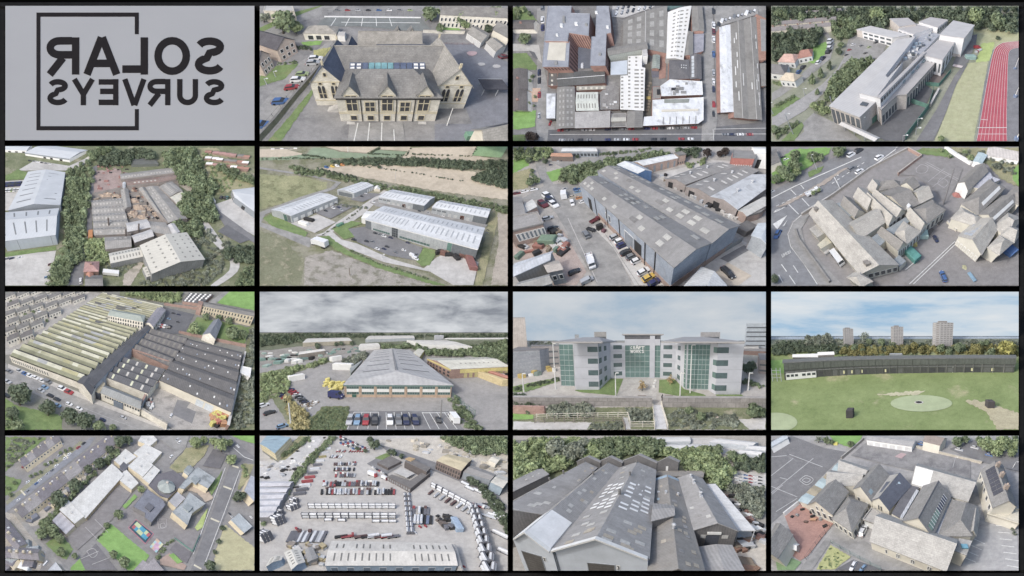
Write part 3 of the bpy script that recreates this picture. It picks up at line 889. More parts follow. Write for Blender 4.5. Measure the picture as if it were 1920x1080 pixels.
FIELD=mat('black_field',(.0012,.0012,.0012,1),(.0012,.0012,.0012,1),.1,rough=1.,spec=0.,grain=0)
BORDER=mat('charcoal_border',rgb(33,33,33),rgb(29,29,29),.05,rough=.9,spec=.05,grain=.05)
field_box('display_floor',-700,-700,2620,1780,-4.,-3.,FIELD,'black floor beneath all the model plots')
field_box('border_strip',0,2,1920,9,-3.,-.6,BORDER,'charcoal border strip along the far edge')
field_box('border_strip',0,14,8.5,1066,-3.,-.6,BORDER,'charcoal border strip along the left edge')
field_box('border_strip',1911.5,14,1920,1066,-3.,-.6,BORDER,'charcoal border strip along the right edge')
field_box('border_strip',0,1072,1920,1080,-3.,-.6,BORDER,'charcoal border strip along the near edge')
def cm(r,g,b,**k):
 n='tone_%d_%d_%d'%(r,g,b)+''.join('_%s'%str(v)[:9].replace(' ','')for v in k.values())
 k.setdefault('scale',.05);return mat(n,rgb(r,g,b),rgb(r*.91,g*.91,b*.91),**k)
def sheet(r,g,b,per=3,s=.05,st=None):
 return mat('sheet_%d_%d_%d_%s'%(r,g,b,per),rgb(r,g,b),rgb(r*.9,g*.9,b*.9),.03,lines=(per,s,0),stain=(rgb(*(st or(r*.8,g*.8,b*.8))),.03,.55,.5),grain=.06)
LIGHTP=cm(186,184,178,grain=.05);LIGHTD=cm(150,150,146,grain=.04)
def sh(label,p0,p1,p2,h,rise,axis,roof,wall=None,p3=None,li=(),lm=None,name='shed',cat='shed',over=.3,cap=None,hip=None,keep=.95,**k):
 T=Bld(name,label,cat,p0,p1,p2,h,wall=wall or BRICK,p3=p3,**k);T.walls()
 if rise==0:T.flatroof(roof,.4,roof,over=over)
 elif hip is not None:T.hip(rise,roof,axis,inset=hip if hip else None,over=over)
 else:T.gable(rise,roof,axis,over=over,cap=cap)
 for q in li:
  u0,u1,v0,v1,nu,nv=q[:6];fu,fv=q[6:8]if len(q)>6 else(.5,.5);a,c=(u1-u0)/nu,(v1-v0)/nv
  for i in range(nu):
   for j in range(nv):
    if random.random()<keep:T.onroof(u0+a*(i+.5-fu/2),u0+a*(i+.5+fu/2),v0+c*(j+.5-fv/2),v0+c*(j+.5+fv/2),lm or LIGHTP,var=.5)
 return T
def flats(*rows):
 for r in rows:flat(r[0],r[4],r[2],r[3],r[1],rough=r[5]if len(r)>5 else 0)
def cars(where,cols,dx,dy,pts,style='car'):
 cols=cols.split(',')
 for i,p in enumerate(pts):
  d=p[2:4]if len(p)>3 else(dx,dy)
  car((p[0]-d[0]/2,p[1]-d[1]/2),(p[0]+d[0]/2,p[1]+d[1]/2),cols[i%len(cols)],style,where=where)
def trees(label,m,kind,pts,tall=1.):
 for p in pts:tree(p[0],p[1],p[2],m,kind,label,tall=tall)
def heaps(label,name,cat,pts,ms,hmin=1,hmax=3,wmin=2,wmax=5,n=20,poly=None):
 for(x,y)in(pts or sample_poly(poly,n,6)):
  crate(x,y,rndu(wmin,wmax),rndu(wmin,wmax)*.7,rndu(hmin,hmax),rndc(ms),label,name=name,cat=cat,to=(x+rndu(5,20),y+rndu(-8,8)))
def sky_board(top_y,c1,c2,c3,sc,name='sky'):
 y0=(540-spx(0,top_y)[1])*PX/SP+.4;z1=(C.bT-y0*SP)/CP
 b=MB();b.hexa([(C.aL,y0,0),(C.aR,y0,0),(C.aR,y0+.6,0),(C.aL,y0+.6,0),(C.aL,y0,z1),(C.aR,y0,z1),(C.aR,y0+.6,z1),(C.aL,y0+.6,z1)])
 m=bpy.data.materials.new('cloudy_sky');m.use_nodes=True;nt=m.node_tree;N=nt.nodes;L=nt.links
 e=N.new('ShaderNodeEmission');e.inputs[1].default_value=2**-vs.exposure;tc=N.new('ShaderNodeTexCoord');mp=N.new('ShaderNodeMapping');mp.inputs['Scale'].default_value=sc
 L.new(tc.outputs['Object'],mp.inputs[0])
 n=N.new('ShaderNodeTexNoise');n.inputs['Scale'].default_value=1;n.inputs['Detail'].default_value=7;n.inputs['Roughness'].default_value=.58;n.inputs['Distortion'].default_value=.25;L.new(mp.outputs[0],n.inputs['Vector'])
 r=N.new('ShaderNodeValToRGB');r.color_ramp.elements[0].position=.34;r.color_ramp.elements[1].position=.66
 r.color_ramp.elements[0].color=[lin(q)for q in c1]+[1];r.color_ramp.elements[1].color=[lin(q)for q in c2]+[1]
 x=r.color_ramp.elements.new(.5);x.color=[lin(q)for q in c3]+[1]
 L.new(n.outputs['Fac'],r.inputs[0]);L.new(r.outputs[0],e.inputs[0]);L.new(e.outputs[0],N['Material Output'].inputs['Surface'])
 return b.build(name,m,label='cloudy sky',kind='structure',field=True)
 # ====== 1: logo board
cell('logo board picture',(10,11,477,263),(0,0),300,38,40)
BOARD=mat('brushed_grey_board',rgb(150,150,150),rgb(158,158,158),.004,rough=.6,grain=.015,contrast=.8)
INK=mat('logo_ink',rgb(36,32,33),rough=.8,spec=.1,grain=0)
lw=[ground_at(40,44),ground_at(1908,44),ground_at(1908,1052),ground_at(40,1052)]
lroot=bpy.data.objects.new('logo_board',None);lroot.location=ground_at(974,548)+vz(-1.2);link(lroot);LOC[lroot.name]=np.array(lroot.location)
reg(lroot,'flat grey board with mirrored black lettering and square outline','sign')
bb=MB();bb.hexa([p+vz(-1.2)for p in lw]+lw);bb.build('board_panel',BOARD,lroot,field=True)
def logo_letter(ch,x0,x1,y0,y1,st):
 ar=(x1-x0)/(y1-y0)
 def place(x,y,z):return ground_at(x1-x*(x1-x0),y1-y*(y1-y0))+vz(.02+z)
 place.aspect=ar
 letter_mesh(ch,st/2/(x1-x0),place,.12,st/2/(y1-y0)).build('letter',INK,lroot,field=True)
for ch,a,z in zip('SOLAR',(1460,1157,917,627,348),(1685,1425,1110,900,595)):logo_letter(ch,a,z,282,560,56)
for ch,a,z in zip('SURVEYS',(1528,1328,1105,918,740,537,355),(1685,1485,1278,1097,888,713,512)):logo_letter(ch,a,z,595,790,40)
ob=MB();oz=vz(.03);ot=vz(.13)
outer=[(1041,258),(1041,96),(273,96),(273,978),(1041,978),(1041,820)];inner=[(1011,258),(1011,126),(303,126),(303,948),(1011,948),(1011,820)]
for i in range(5):
 q=[outer[i],outer[i+1],inner[i+1],inner[i]]
 ob.face([ground_at(*p)+ot for p in q])
 for p,r_ in((q[0],q[1]),(q[3],q[2])):ob.face([ground_at(*p)+oz,ground_at(*r_)+oz,ground_at(*r_)+ot,ground_at(*p)+ot])
ob.build('square_outline',INK,lroot,field=True)
# ====== 2: stone school with gabled wings
cell('stone school picture',(487,11,952,264),(480,0),310,35,32)
plot_ground(mat('playground_asphalt',rgb(150,148,146),rgb(128,127,127),.03,stain=(rgb(112,112,114),.02,.52,.7),grain=.09))
flat('playground',[(1380,330),(1640,330),(1890,470),(1890,1060),(1340,1060),(1340,930),(1620,930)],mat('playground_blue_asphalt',rgb(134,136,144),rgb(120,122,130),.03,grain=.08),1,'grey playground right of the school')
flat('side_road',[(28,800),(300,490),(420,400),(560,300),(590,330),(420,560),(300,780),(60,1060),(28,1060)],ASPHL,1,'side road with parked cars')
flat('lawn',[(28,580),(90,520),(180,490),(320,480),(220,590),(28,650)],GRASS,2,'small lawn before the terraced house',rough=3)
flat('lawn',[(430,380),(580,350),(545,420),(440,440)],mat('yellow_scrub',rgb(184,178,108),rgb(150,152,86),.08,grain=.15),2,'yellowed verge beside the fence',rough=4)
flat('lawn',[(340,320),(500,305),(480,340),(360,345)],GRASSB,2,'green lawn by the nursery',rough=3)
flat('lawn',[(1405,190),(1500,185),(1545,240),(1410,245)],GRASSB,2,'bright lawn behind the playground')
flat('verge',[(90,1060),(400,700),(430,650),(420,720),(190,1060)],GRASS,2,'green verge inside the fence',rough=4)
flat('far_road',[(28,240),(300,120),(480,50),(620,44),(560,100),(340,160),(28,330)],ASPHL,1,'pale road at the far left')
flat('far_lawn',[(28,210),(280,95),(480,46),(500,46),(310,120),(28,250)],GRASS,2,'green strip beside the far road')
pg2=flat('back_playground',[(440,205),(520,130),(1230,135),(1330,240),(1230,240),(760,200)],mat('court_grey',rgb(128,134,132),rgb(116,122,121),.05,grain=.07),2,'grey green back playground')
for x0,x1 in((600,560),(700,670),(800,790),(900,905),(1000,1020)):mark(pg2,[(x0,140),(x1,200)],5,LINE)
mark(pg2,[(640,170),(1230,175)],4,LINE)
fp=flat('car_park_bays',[(700,925),(1100,925),(1120,1060),(690,1060)],ASPHL,2,'marked bays before the school')
for a,c in(((765,925),(735,1060)),((852,925),(838,1060)),((945,925),(940,1060)),((1033,975),(1038,1060))):mark(fp,[a,c],7,LINE)
for x,y,r_ in((1620,405,45),(1800,500,34),(1690,485,30)):
 flat('playground_marking',[(x+r_*math.cos(t*.7)*rndu(.7,1.1),y+r_*.4*math.sin(t*.7))for t in range(9)],mat('faded_pink_paint',rgb(196,158,160),rgb(176,150,152),.2)if x<1650 else mat('faded_chalk',rgb(190,186,182),grain=.1),3,'faded painted shape on the playground')
ST2=STONE;SLG=SLATE
GLAZ=mat('school_glass',rgb(70,72,78),rgb(56,58,64),.1,rough=.2,spec=.5,grain=0)
BUFF=mat('buff_stone_trim',rgb(210,196,160),rgb(196,182,148),.1,grain=.04)
SHADE_SL=mat('shaded_blue_slate',rgb(98,108,130),rgb(84,94,116),.06,brick=(4.5,2.4,.06),grain=.06)  # shade on the left wing's right-facing slope painted as dark blue slate
S=Bld('school_building','large stone school with two gabled wings and hipped front','school',(-13,35),(16.3,35),(-13,47),7.6,wall=ST2,xy=True)
def rng(x0,x1,y0,y1,h,axis,rise,roofm,hipped=False,ends=(1,1),inset=None,inset1=None):
 k=Bld.__new__(Bld);k.O=np.array((x0,y0,0.));k.U=np.array((x1-x0,0,0.));k.Vv=np.array((0,y1-y0,0.));k.W=None
 k.h=h;k.base=0;k.lu,k.lv=x1-x0,y1-y0;k.root=S.root;k.wall_m=ST2;k.zf=None
 k.walls()
 if hipped:k.hip(rise,roofm,axis,inset=inset,inset1=inset1)
 else:k.gable(rise,roofm,axis,ends=ends,cap=SLATEL)
 return k
S.walls();S.gable(4.6,SLG,'u',cap=SLATEL)
for i in range(12):
 u0=.14+i*.056
 S.onroof(u0+.003,u0+.053,.03,.16,mat('teal_roof_glazing',rgb(110,170,178),rgb(84,140,156),.1,rough=.3)if 2<i<7 else mat('blue_roof_glazing',rgb(88,106,140),rgb(74,90,124),.1,rough=.3),up=.3)
for i in(0,1,10,11):
 u0=.14+i*.056
 for v0 in(.045,.105):S.onroof(u0+.01,u0+.046,v0,v0+.035,WHITE,name='glazing_bar',up=.36)
FB=rng(-10.2,12.2,25.8,36.5,7.6,'u',3.6,SLG,True,inset=.24)
RW=rng(12.4,20.6,29.8,46.5,7.4,'v',4.9,SLATEL)
LW=rng(-17.6,-9.6,31,45,7.4,'v',4.9,SHADE_SL)
for W_ in(RW,LW):
 W_.window('v0',.46,.54,9.4,10.4,GLAZ,BUFF)
 for c in(.3,.7):
  for k in(-1,1):W_.window('v0',c+k*.062-.048,c+k*.062+.048,2.6,5.6,GLAZ,BUFF,bars=(0,1),arch=1.,fw=.14)
  W_.window('v0',c-.045,c+.045,7.,7.6,GLAZ,BUFF,fw=.16)
 W_.band('v0',0,1,1.7,1.95,BUFF);W_.band('v0',0,1,7.7,7.9,BUFF)
 for vv in(.004,.996):
  W_.unit(.5-.03,vv-.01,.06,.02,1.3,BUFF,name='finial',z=W_.h+4.9)
for c,tall in((.145,1),(.32,0),(.49,1),(.665,0),(.845,1)):
 if tall:FB.window('v0',c-.05,c+.05,3.7,8.2,GLAZ,BUFF,bars=(1,1),fw=.22)
 else:FB.window('v0',c-.045,c+.045,3.5,6.3,GLAZ,BUFF,bars=(1,1),fw=.2)
 FB.window('v0',c-.03,c+.03,.5,2.,GLAZ,BUFF,fw=.16)
 if tall:
  k=Bld.__new__(Bld);k.O=FB.pt(c-.078,-.004,0);k.U=FB.U*.156;k.Vv=FB.Vv*.42;k.W=None;k.h=8.5;k.base=7.4;k.lu,k.lv=FB.lu*.156,FB.lv*.42;k.root=S.root;k.wall_m=ST2
  k.walls(name='dormer_wall');k.gable(2.4,SLG,'v',ends=(1,0),name='dormer_roof',over=.25)
for z in(2.6,3.05):FB.band('v0',0,1,z,z+.2,BUFF)
for u in(.232,.405,.58,.76):FB.band('v0',u-.004,u+.004,0.,7.4,BLACKP,out=.16,name='downpipe')
FB.band('v0',0.,1.,7.25,7.5,BLACKP,out=.3,name='gutter')
BK=rng(-8.5,12.8,50,60,6.6,'u',4.4,SLATEL)
BK2=rng(-2,12.8,46,52,6.,'u',3.,SHADE_SL)
for x0 in(3.4,8.6):
 k=rng(x0,x0+4,60,63,7.6,'v',2.6,SLG)
k=rng(-12.8,-8.6,46,52,6.8,'v',3.6,SHADE_SL)
E=thing('stone_steps','small stone stair against the left wing','stairs',(-12.5,30,0))
for i in range(6):
 b=MB();b.box((-14.2+i*.55,28.6,0),(.55,0,0),(0,1.6,0),(0,0,.3+.28*i));b.build('step',CONC,E)
N1=Bld('nursery_building','low nursery with grey hipped roof and dark doors','building',(355,252),(600,255),(395,200),3.2,wall=STONE)
N1.walls();N1.hip(2.2,SLATEL)
for t in(.2,.45,.7):N1.window('v0',t-.08,t+.08,.3,2.3,GLAZ,WHITE)
N2=Bld('shed','small white shed roof beside the nursery','shed',(610,270),(665,272),(620,240),2.6,wall=WHITE);N2.walls();N2.flatroof(CONC)
TILE=mat('dark_grey_tile',rgb(96,94,100),rgb(82,80,86),.06,brick=(3.5,2.2,.1),grain=.06)
PINK=mat('pinkish_brick',rgb(204,182,164),rgb(188,166,150),.06,brick=(3,1.4,.05),grain=.05)
for nm,lab,p0,p1,p2 in(('terraced_house','pink brick house with dark roof beside the road',(155,372),(285,300),(-60,300)),('terraced_house','pink brick house cut by the left edge',(20,470),(98,405),(-190,420))):
 T_=Bld(nm,lab,'house',p0,p1,p2,5.4,wall=PINK)
 T_.walls();T_.gable(2.6,TILE,'v',over=.4)
 for t in(.2,.5,.8):
  for z in(.9,3.4):T_.window('v0',t-.07,t+.07,z,z+1.2,GLAZ,WHITE,fw=.1)
for nm,lab,p0,p1,p2 in(('garage_block','white garage block with pitched grey roof',(1585,248),(1690,318),(1650,200)),('garage_block','white garage block near the right edge',(1728,320),(1800,385),(1800,290))):
 T_=Bld(nm,lab,'garage',p0,p1,p2,2.8,wall=WHITE)
 T_.walls();T_.gable(1.2,SLATEL,'u')
 for t in(.14,.38,.62,.86):T_.door('v0',t-.09,t+.09,2.2,mat('garage_door',rgb(206,204,200),grain=.04),frame=CONC)
T_=Bld('stone_house','cream house with grey roof at the right edge','house',(1780,225),(1900,290),(1820,170),4.5,wall=CREAM);T_.walls();T_.gable(2.2,SLATE,'u')
T_=Bld('terrace_row','long stone terrace at the top right','house',(1385,110),(1900,135),(1390,60),7,wall=STONE);T_.walls();T_.gable(3,SLATE,'u')
T_.windows('v0',16,3.8,5.4,.4,GLAZ,WHITE);T_.windows('v0',16,.8,2.6,.4,GLAZ,WHITE)
T_=Bld('flat_block','pale flat roofed block at the top left','building',(60,90),(290,90),(70,40),6,wall=CREAM);T_.walls();T_.flatroof(CONC,.5);T_.windows('v0',6,2.5,4.2,.5,GLAZ,WHITE)
WW=mat('white_banner',rgb(222,224,226),rgb(204,208,212),.1,grain=.04)
fence([(515,132),(1235,140)],1.2,WW,'white panelled fence behind the back playground',step=6,panelm=WW)
fence([(500,112),(1235,118)],3.2,FENCEM,'tall mesh fence behind the back playground',step=4)
for i,cl_ in enumerate(('grey','red','silver','black','blue','white','grey','green')):car((590+i*78,82),(630+i*78,82),cl_,where='parked behind the back playground')
wall_run([(1250,245),(1390,250),(1560,255)],1.6,.5,STONE,'low stone wall behind the playground',cope=SLATEL)
fence([(1385,332),(1630,338)],1.,mat('red_rail',rgb(150,104,104)),'low red railing across the playground',step=2.5)
wall_run([(30,1062),(150,930),(300,740),(430,585),(590,375)],1.7,.5,mat('mossy_stone_wall',rgb(140,138,112),rgb(116,118,92),.08,brick=(4,2,.08)),'mossy stone wall between road and school',cope=SLATE)
fence([(45,1045),(150,915),(300,725),(430,570),(590,360)],3.,FENCEM,'mesh fence on the mossy wall',step=3.2)
for(p,q,c_)in(((395,455),(505,445),'white'),((378,487),(488,478),'silver'),((302,568),(400,560),'green'),((262,612),(375,602),'white'),((218,672),(328,655),'red'),((128,775),(255,765),'blue'),((-20,945),(118,945),'blue')):
 car(p,q,c_,small=False,where='parked along the side road')
car((1630,185),(1680,190),'white',where='parked by the rear garden')
car((1820,440),(1890,430),'maroon',where='beside the garages')
tree(205,160,215,LEAF,'fine','big round tree behind the terraced houses');tree(300,205,110,LEAFL,label='smaller tree beside the big round tree')
tree(1310,95,150,LEAF,'fine','tall tree behind the back playground');tree(1545,125,140,LEAF,'fine','round tree before the stone terrace')
tree(1800,100,160,LEAFL,'fine','pale tree at the far right');tree(1380,210,75,LEAF,label='bush at the corner of the bright lawn');tree(1570,185,80,LEAFL,label='bush right of the bright lawn')
tree(1740,215,75,LEAFD,label='dark bush behind the garages');tree(60,130,90,LEAFG,label='bush at the far left edge')
hedge([(1400,150),(1500,160)],50,45,LEAFD,'dark hedge behind the bright lawn')
hedge([(290,350),(420,365)],26,30,LEAFD,'hedge along the nursery lawn');hedge([(160,480),(300,460)],16,22,LEAF,'hedge beside the terraced house')
pole(1432,940,1458,810,WHITE,'white flag pole on the playground',name='flag_pole',cat='pole',head=False,r=.12)
pole(85,640,60,590,STEEL,'lamp post beside the side road');pole(150,580,130,535,STEEL,'lamp post on the small lawn')
CB=Bld('canopy_shelter','dark canopy roof with white edge on the playground','canopy',(1712,672),(1905,675),(1665,595),2.6,wall=BLACKP)
CB.flatroof(mat('dark_canopy_felt',rgb(84,84,92),rgb(74,74,82),.1),t=.15)
for u,v in((.05,.1),(.6,.1),(.1,.9)):
 b=MB();b.tube(CB.pt(u,v,0),CB.pt(u,v,2.6),.1);b.build('post',STEEL,CB.root)
CB.band('v1',0.,1,2.62,2.8,WHITE)
T_=Bld('house_with_solar_roof','pale house roof with dark solar panels at lower right','house',(1640,975),(1880,925),(1720,1090),6.5,wall=CREAM);T_.walls();T_.gable(2.,SLATEL,'u')
for i in range(3):
 for j in range(2):T_.onroof(.3+i*.22,.5+i*.22,.08+j*.18,.24+j*.18,mat('solar_cell',rgb(84,88,104),rgb(74,78,94),.2,rough=.3),name='solar_panel')
T_.chimney(.9,.5,.9,1.,BRICK,mat('terracotta',rgb(196,128,110)))
crate(1600,1035,2.,1.2,1.6,mat('green_bin',rgb(110,160,130)),'green waste bin by the solar roofed house',name='waste_bin',cat='bin')
for x in(712,1248):
 flat('light_well',[(x-30,915),(x+28,918),(x+30,938),(x-32,936)],CONC,3,'pale grating before the front wall')
 # ====== 3: brick factory block seen almost from straight above
cell('factory picture',(962,11,1436,264),(955,0),310,68,115,k=485/1920)
plot_ground(mat('factory_yard',rgb(140,138,136),rgb(118,116,114),.04,stain=(rgb(170,166,160),.03,.55,.5),grain=.12))
rd=flat('street',[(205,20),(290,20),(262,520),(285,640),(280,880),(340,965),(300,1069),(232,1069),(200,960),(205,560)],ASPHL,1,'pale street down the left side')
rh=flat('cross_street',[(290,965),(1420,955),(1905,905),(1905,1069),(280,1069)],ASPHD,2,'dark street along the bottom')
rv=flat('street',[(1440,20),(1510,20),(1520,560),(1545,900),(1510,1069),(1425,1069),(1440,640)],ASPHL,3,'pale street right of the factory')
mark(rh,[(300,1002),(1905,998)],3,LINE,4);mark(rv,[(1512,960),(1520,1069)],3,LINE,4);mark(rh,[(1520,962),(1905,955)],3,LINE,4)
for pts in([(28,400),(130,395),(205,490),(200,520),(28,515)],[(28,830),(200,820),(190,940),(60,965),(28,960)],[(28,1005),(130,1000),(110,1069),(28,1069)],[(28,60),(110,45),(210,160),(28,150)]):
 flat('lawn',pts,GRASS if pts[0][1]!=830 else GRASSB,2,'green garden lawn',rough=3)
flat('footpath',[(28,325),(220,335),(240,470),(150,380),(28,380)],CONC,1,'pale path to the gardens')
flat('traffic_island',[(145,378),(185,390),(215,445),(180,430)],ASPHD,3,'small dark island in the path')
GRIT=mat('grey_felt_roof',rgb(160,164,174),rgb(146,150,160),.03,stain=(rgb(130,132,140),.03,.56,.5),brick=(30,22,.012),grain=.05)
FELTW=mat('whitened_roof',rgb(222,224,226),rgb(204,208,212),.04,stain=(rgb(140,142,146),.06,.54,.7),grain=.06)
ASBG=mat('brownish_sheet_roof',rgb(146,143,137),rgb(130,127,122),.03,lines=(3.,.06,0),stain=(rgb(118,116,110),.03,.55,.5),grain=.05)
WSHEET=mat('white_sheet_roof',rgb(228,226,220),rgb(216,214,208),.05,lines=(3.,.025,0),grain=.03)
DKBR=mat('dark_brown_glazing',rgb(112,84,80),rgb(92,70,68),.1,grain=.05)
GREYW=mat('grey_render_wall',rgb(150,150,148),rgb(134,134,132),.05,grain=.05)
RBR=mat('factory_red_brick',rgb(170,126,112),rgb(150,108,96),.06,brick=(3,1.4,.06),grain=.06)
A_=Poly('brick_office_block','tall brick block with grey flat roofs at upper left','factory',[(290,46),(465,46),(460,100),(600,105),(590,268),(445,245),(435,308),(262,305)],19,RBR,GRIT,parapet=.5,pm=GRIT)
for i,n in((3,9),(5,4),(4,7)):A_.wins(i,n,.5,18,.42,DKBR,name='window_bay')
for x,y,w,d in((392,195,18,22),(500,182,22,18),(575,188,16,14),(410,150,16,46),(360,265,14,14)):A_.onrect(x,y,w,d,1.6,GREYW if w==16 else WHITE,name='roof_unit')
A2=Poly('w','','',[(262,312),(450,312),(440,498),(247,498)],17,RBR,GRIT,root=A_.root,parapet=.4,pm=GRIT)
A2.on([(282,445),(415,450),(425,318),(300,316)],.5,CREAM,name='white_roof_deck');A2.onrect(352,470,20,22,1.2,GREYW,name='roof_unit')
A2.wins(1,6,.5,16,.45,DKBR,name='window_bay');A2.wins(2,8,12,16,.5,DKBR)
B3=Poly('brick_tower_block','narrow brick block with stepped grey roof','factory',[(648,40),(738,40),(752,165),(756,245),(722,250),(714,488),(600,490),(612,275),(640,278)],17,RBR,GRIT,parapet=.4,pm=GRIT)
for i,n in((2,2),(4,10),(1,5),(0,1)):B3.wins(i,n,.5,16,.4,DKBR,name='window_bay')
for x,y in((730,205),(675,405),(648,98)):B3.onrect(x,y,18,16,1.4,WHITE if y<300 else GREYW,name='roof_unit')
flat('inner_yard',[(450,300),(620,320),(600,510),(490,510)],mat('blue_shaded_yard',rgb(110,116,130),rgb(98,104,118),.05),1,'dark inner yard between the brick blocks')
car((545,510),(545,470),'white','van',where='parked in the inner yard')
SHB=Bld('ribbed_roof_shed','brown grey ridged shed with pale square rooflights','shed',(845,340),(1172,392),(850,150),8,wall=RBR,p3=(1168,48));SHB.walls();SHB.gable(1.6,ASBG,'v',over=.3,cap=CONC)
for u in(.1,.3,.6,.82):
 for v in(.04,.27,.5,.73):SHB.onroof(u,u+.1,v+.05,v+.19,mat('pale_rooflight',rgb(170,168,162),rgb(158,156,150),.1),var=.5)
WR=Bld('white_roof_shed','white roofed shed with rows of small dark rooflights','shed',(1168,432),(1290,442),(1180,92),9,wall=GREYW,p3=(1348,46));WR.walls();WR.gable(1.5,WSHEET,'v',over=.3)
DKL=mat('dark_rooflight',rgb(150,148,140),rgb(132,130,124),.1,grain=.03)
for u0,u1 in((.22,.32),(.42,.62-.13),(.53,.68),(.8,.9)):
 for j in range(12):WR.onroof(u0,u1,.03+j*.08,.055+j*.08,DKL,var=.5)
D3=Bld('grey_roof_shed','grey shed roof beside the right street','shed',(1362,232),(1445,232),(1352,46),7,wall=RBR);D3.walls();D3.gable(1.4,ASBG,'v')
D4=Bld('grey_roof_shed','brown roof strip beside the white roof','shed',(1288,412),(1362,412),(1292,240),7.5,wall=RBR);D4.walls();D4.gable(1.4,ASBG,'v')
D5=Poly('low_annex','low annex with white panels by the right street','annex',[(1365,400),(1440,380),(1445,250),(1365,255)],5,RBR,mat('lavender_felt',rgb(160,160,172),rgb(140,140,152),.05))
E3=Bld('link_bridge','long grey link roof across the middle','building',(735,412),(1028,358),(728,362),14,wall=mat('grey_green_cladding',rgb(164,170,162),rgb(150,156,148),.05,lines=(3,.05,0)));E3.walls();E3.gable(1.,ASBG,'u',over=.2)
E4=Poly('stair_tower','pale square stair tower at the end of the link roof','tower',[(990,415),(1028,412),(1022,365),(985,370)],14.6,WHITE,CONC)
F3=Poly('long_white_roof','long white ridged roof with rows of small rooflights','factory',[(822,812),(1000,822),(1008,505),(985,500),(985,412),(880,418),(880,560),(826,562)],9,GREYW,WSHEET)
for x,y0,n,w in((838,575,9,16),(890,515,11,16),(945,520,11,32),(985,520,11,18),(892,428,3,14),(942,428,3,14)):
 for j in range(n):F3.onrect(x,y0+j*27.5,w,10,.3,DKL)
G3=Poly('blue_flat_roof','pale blue flat roof left of the long white roof','building',[(750,560),(878,556),(880,445),(752,460)],7,GREYW,mat('pale_blue_felt',rgb(196,206,216),rgb(180,190,200),.05,grain=.04),parapet=.3)
H3=Bld('dark_roof_range','dark roofed range below the brick blocks','shed',(362,640),(710,612),(368,545),7,wall=RBR);H3.walls();H3.gable(1.4,mat('dark_sheet_roof',rgb(106,106,104),rgb(92,92,90),.04,lines=(3,.06,0),stain=(rgb(140,138,130),.03,.56,.6)),'u',cap=WHITE)
H4=Poly('brown_flat_roof','dark brown flat roof beside the left street','building',[(285,640),(358,640),(362,535),(290,535)],6,RBR,mat('brown_felt',rgb(112,108,104),rgb(96,92,88),.05),parapet=.3)
for y in(560,600,632):H4.onrect(320,y,12,12,.8,CREAM,name='roof_unit')
H5=Poly('tan_flat_roof','tan strip roof with small hatches','building',[(500,672),(715,662),(715,636),(500,640)],6,RBR,mat('tan_felt',rgb(172,166,150),rgb(156,150,136),.05))
for i in range(5):H5.onrect(530+i*40,655,16,16,.5,CREAM)
I3=Bld('long_grey_shed','long grey shed with pale rooflights at lower left','shed',(352,952),(487,945),(358,652),8,wall=RBR);I3.walls();I3.gable(1.4,ASBG,'v')
for u in(.14,.36,.6,.8):
 for j in range(7):I3.onroof(u,u+.1,.04+j*.14,.1+j*.14,mat('pale_rooflight',rgb(170,168,162)),var=.5)
J3=Bld('pale_green_shed','pale green roof with two rows of dark slots','shed',(500,820),(662,818),(500,688),8,wall=RBR);J3.walls();J3.gable(1.2,mat('pale_green_roof',rgb(204,208,196),rgb(192,196,184),.05,lines=(3,.03,0)),'u',over=.3)
for i in range(7):
 for v0,v1 in((.12,.36),(.64,.88)):J3.onroof(.07+i*.13,.12+i*.13,v0,v1,DKL,var=.5)
K3=Poly('concrete_flat_roof','large blotched concrete flat roof','factory',[(488,952),(746,945),(750,822),(490,832)],9,RBR,mat('blotched_felt',rgb(180,176,172),rgb(162,158,154),.03,stain=(rgb(140,136,132),.04,.54,.6)),parapet=.3,pm=CONC)
L3=Poly('white_mottled_roof','white mottled flat roof beside the left street','building',[(275,884),(344,882),(348,690),(275,692)],8,GREYW,FELTW,parapet=.4,pm=GREYW)
M3=Poly('mixed_low_roof','patched low roof between the sheds','building',[(752,945),(868,942),(870,842),(752,845)],6,RBR,mat('patched_felt',rgb(150,146,140),rgb(110,108,104),.04,stain=(rgb(190,186,176),.05,.54,.7)),parapet=.3,pm=CONC)
M3.on([(752,905),(868,902),(869,872),(752,875)],1.2,mat('cream_sheet_roof',rgb(190,186,172)),name='raised_roof');M4=Poly('patched_yard_roof','cluttered grey roof beside the pale green shed','building',[(670,815),(815,812),(822,640),(720,640),(672,690)],5,RBR,mat('cluttered_felt',rgb(152,148,144),rgb(120,116,112),.05,stain=(rgb(186,182,178),.06,.54,.6),grain=.15))
for k in range(7):M4.onrect(rndu(690,800),rndu(670,800),rndu(12,30),14,.9,rndc((WHITE,GREYW,CONC)),name='roof_unit')
N3=Bld('grey_gable_shed','grey gabled shed at the bottom middle','shed',(872,945),(985,942),(880,828),8,wall=RBR);N3.walls();N3.gable(1.4,ASBG,'v')
O3=Poly('glaring_white_roof','large sunlit white roof at lower right','factory',[(992,935),(1400,918),(1440,890),(1440,722),(1062,742),(1060,862),(1000,868)],8,RBR,FELTW,parapet=.3,pm=WHITE)
for i in range(6):O3.on([(1140+i*48,925-i*2),(1144+i*48,925-i*2),(1146+i*48,870-i*2),(1142+i*48,870-i*2)],.4,GREYW,name='roof_rib')
O3.on([(1130,830),(1400,822),(1402,808),(1130,815)],.8,CREAM,name='roof_ridge');O3.on([(1150,765),(1330,762),(1335,735),(1150,738)],.5,mat('stained_roof_patch',rgb(150,156,148),rgb(130,136,128),.08),name='roof_patch')
O4=Poly('white_mottled_roof','white stained roof above the large white roof','factory',[(1128,715),(1435,705),(1430,605),(1190,590),(1120,640)],8,RBR,FELTW,parapet=.3,pm=WHITE)
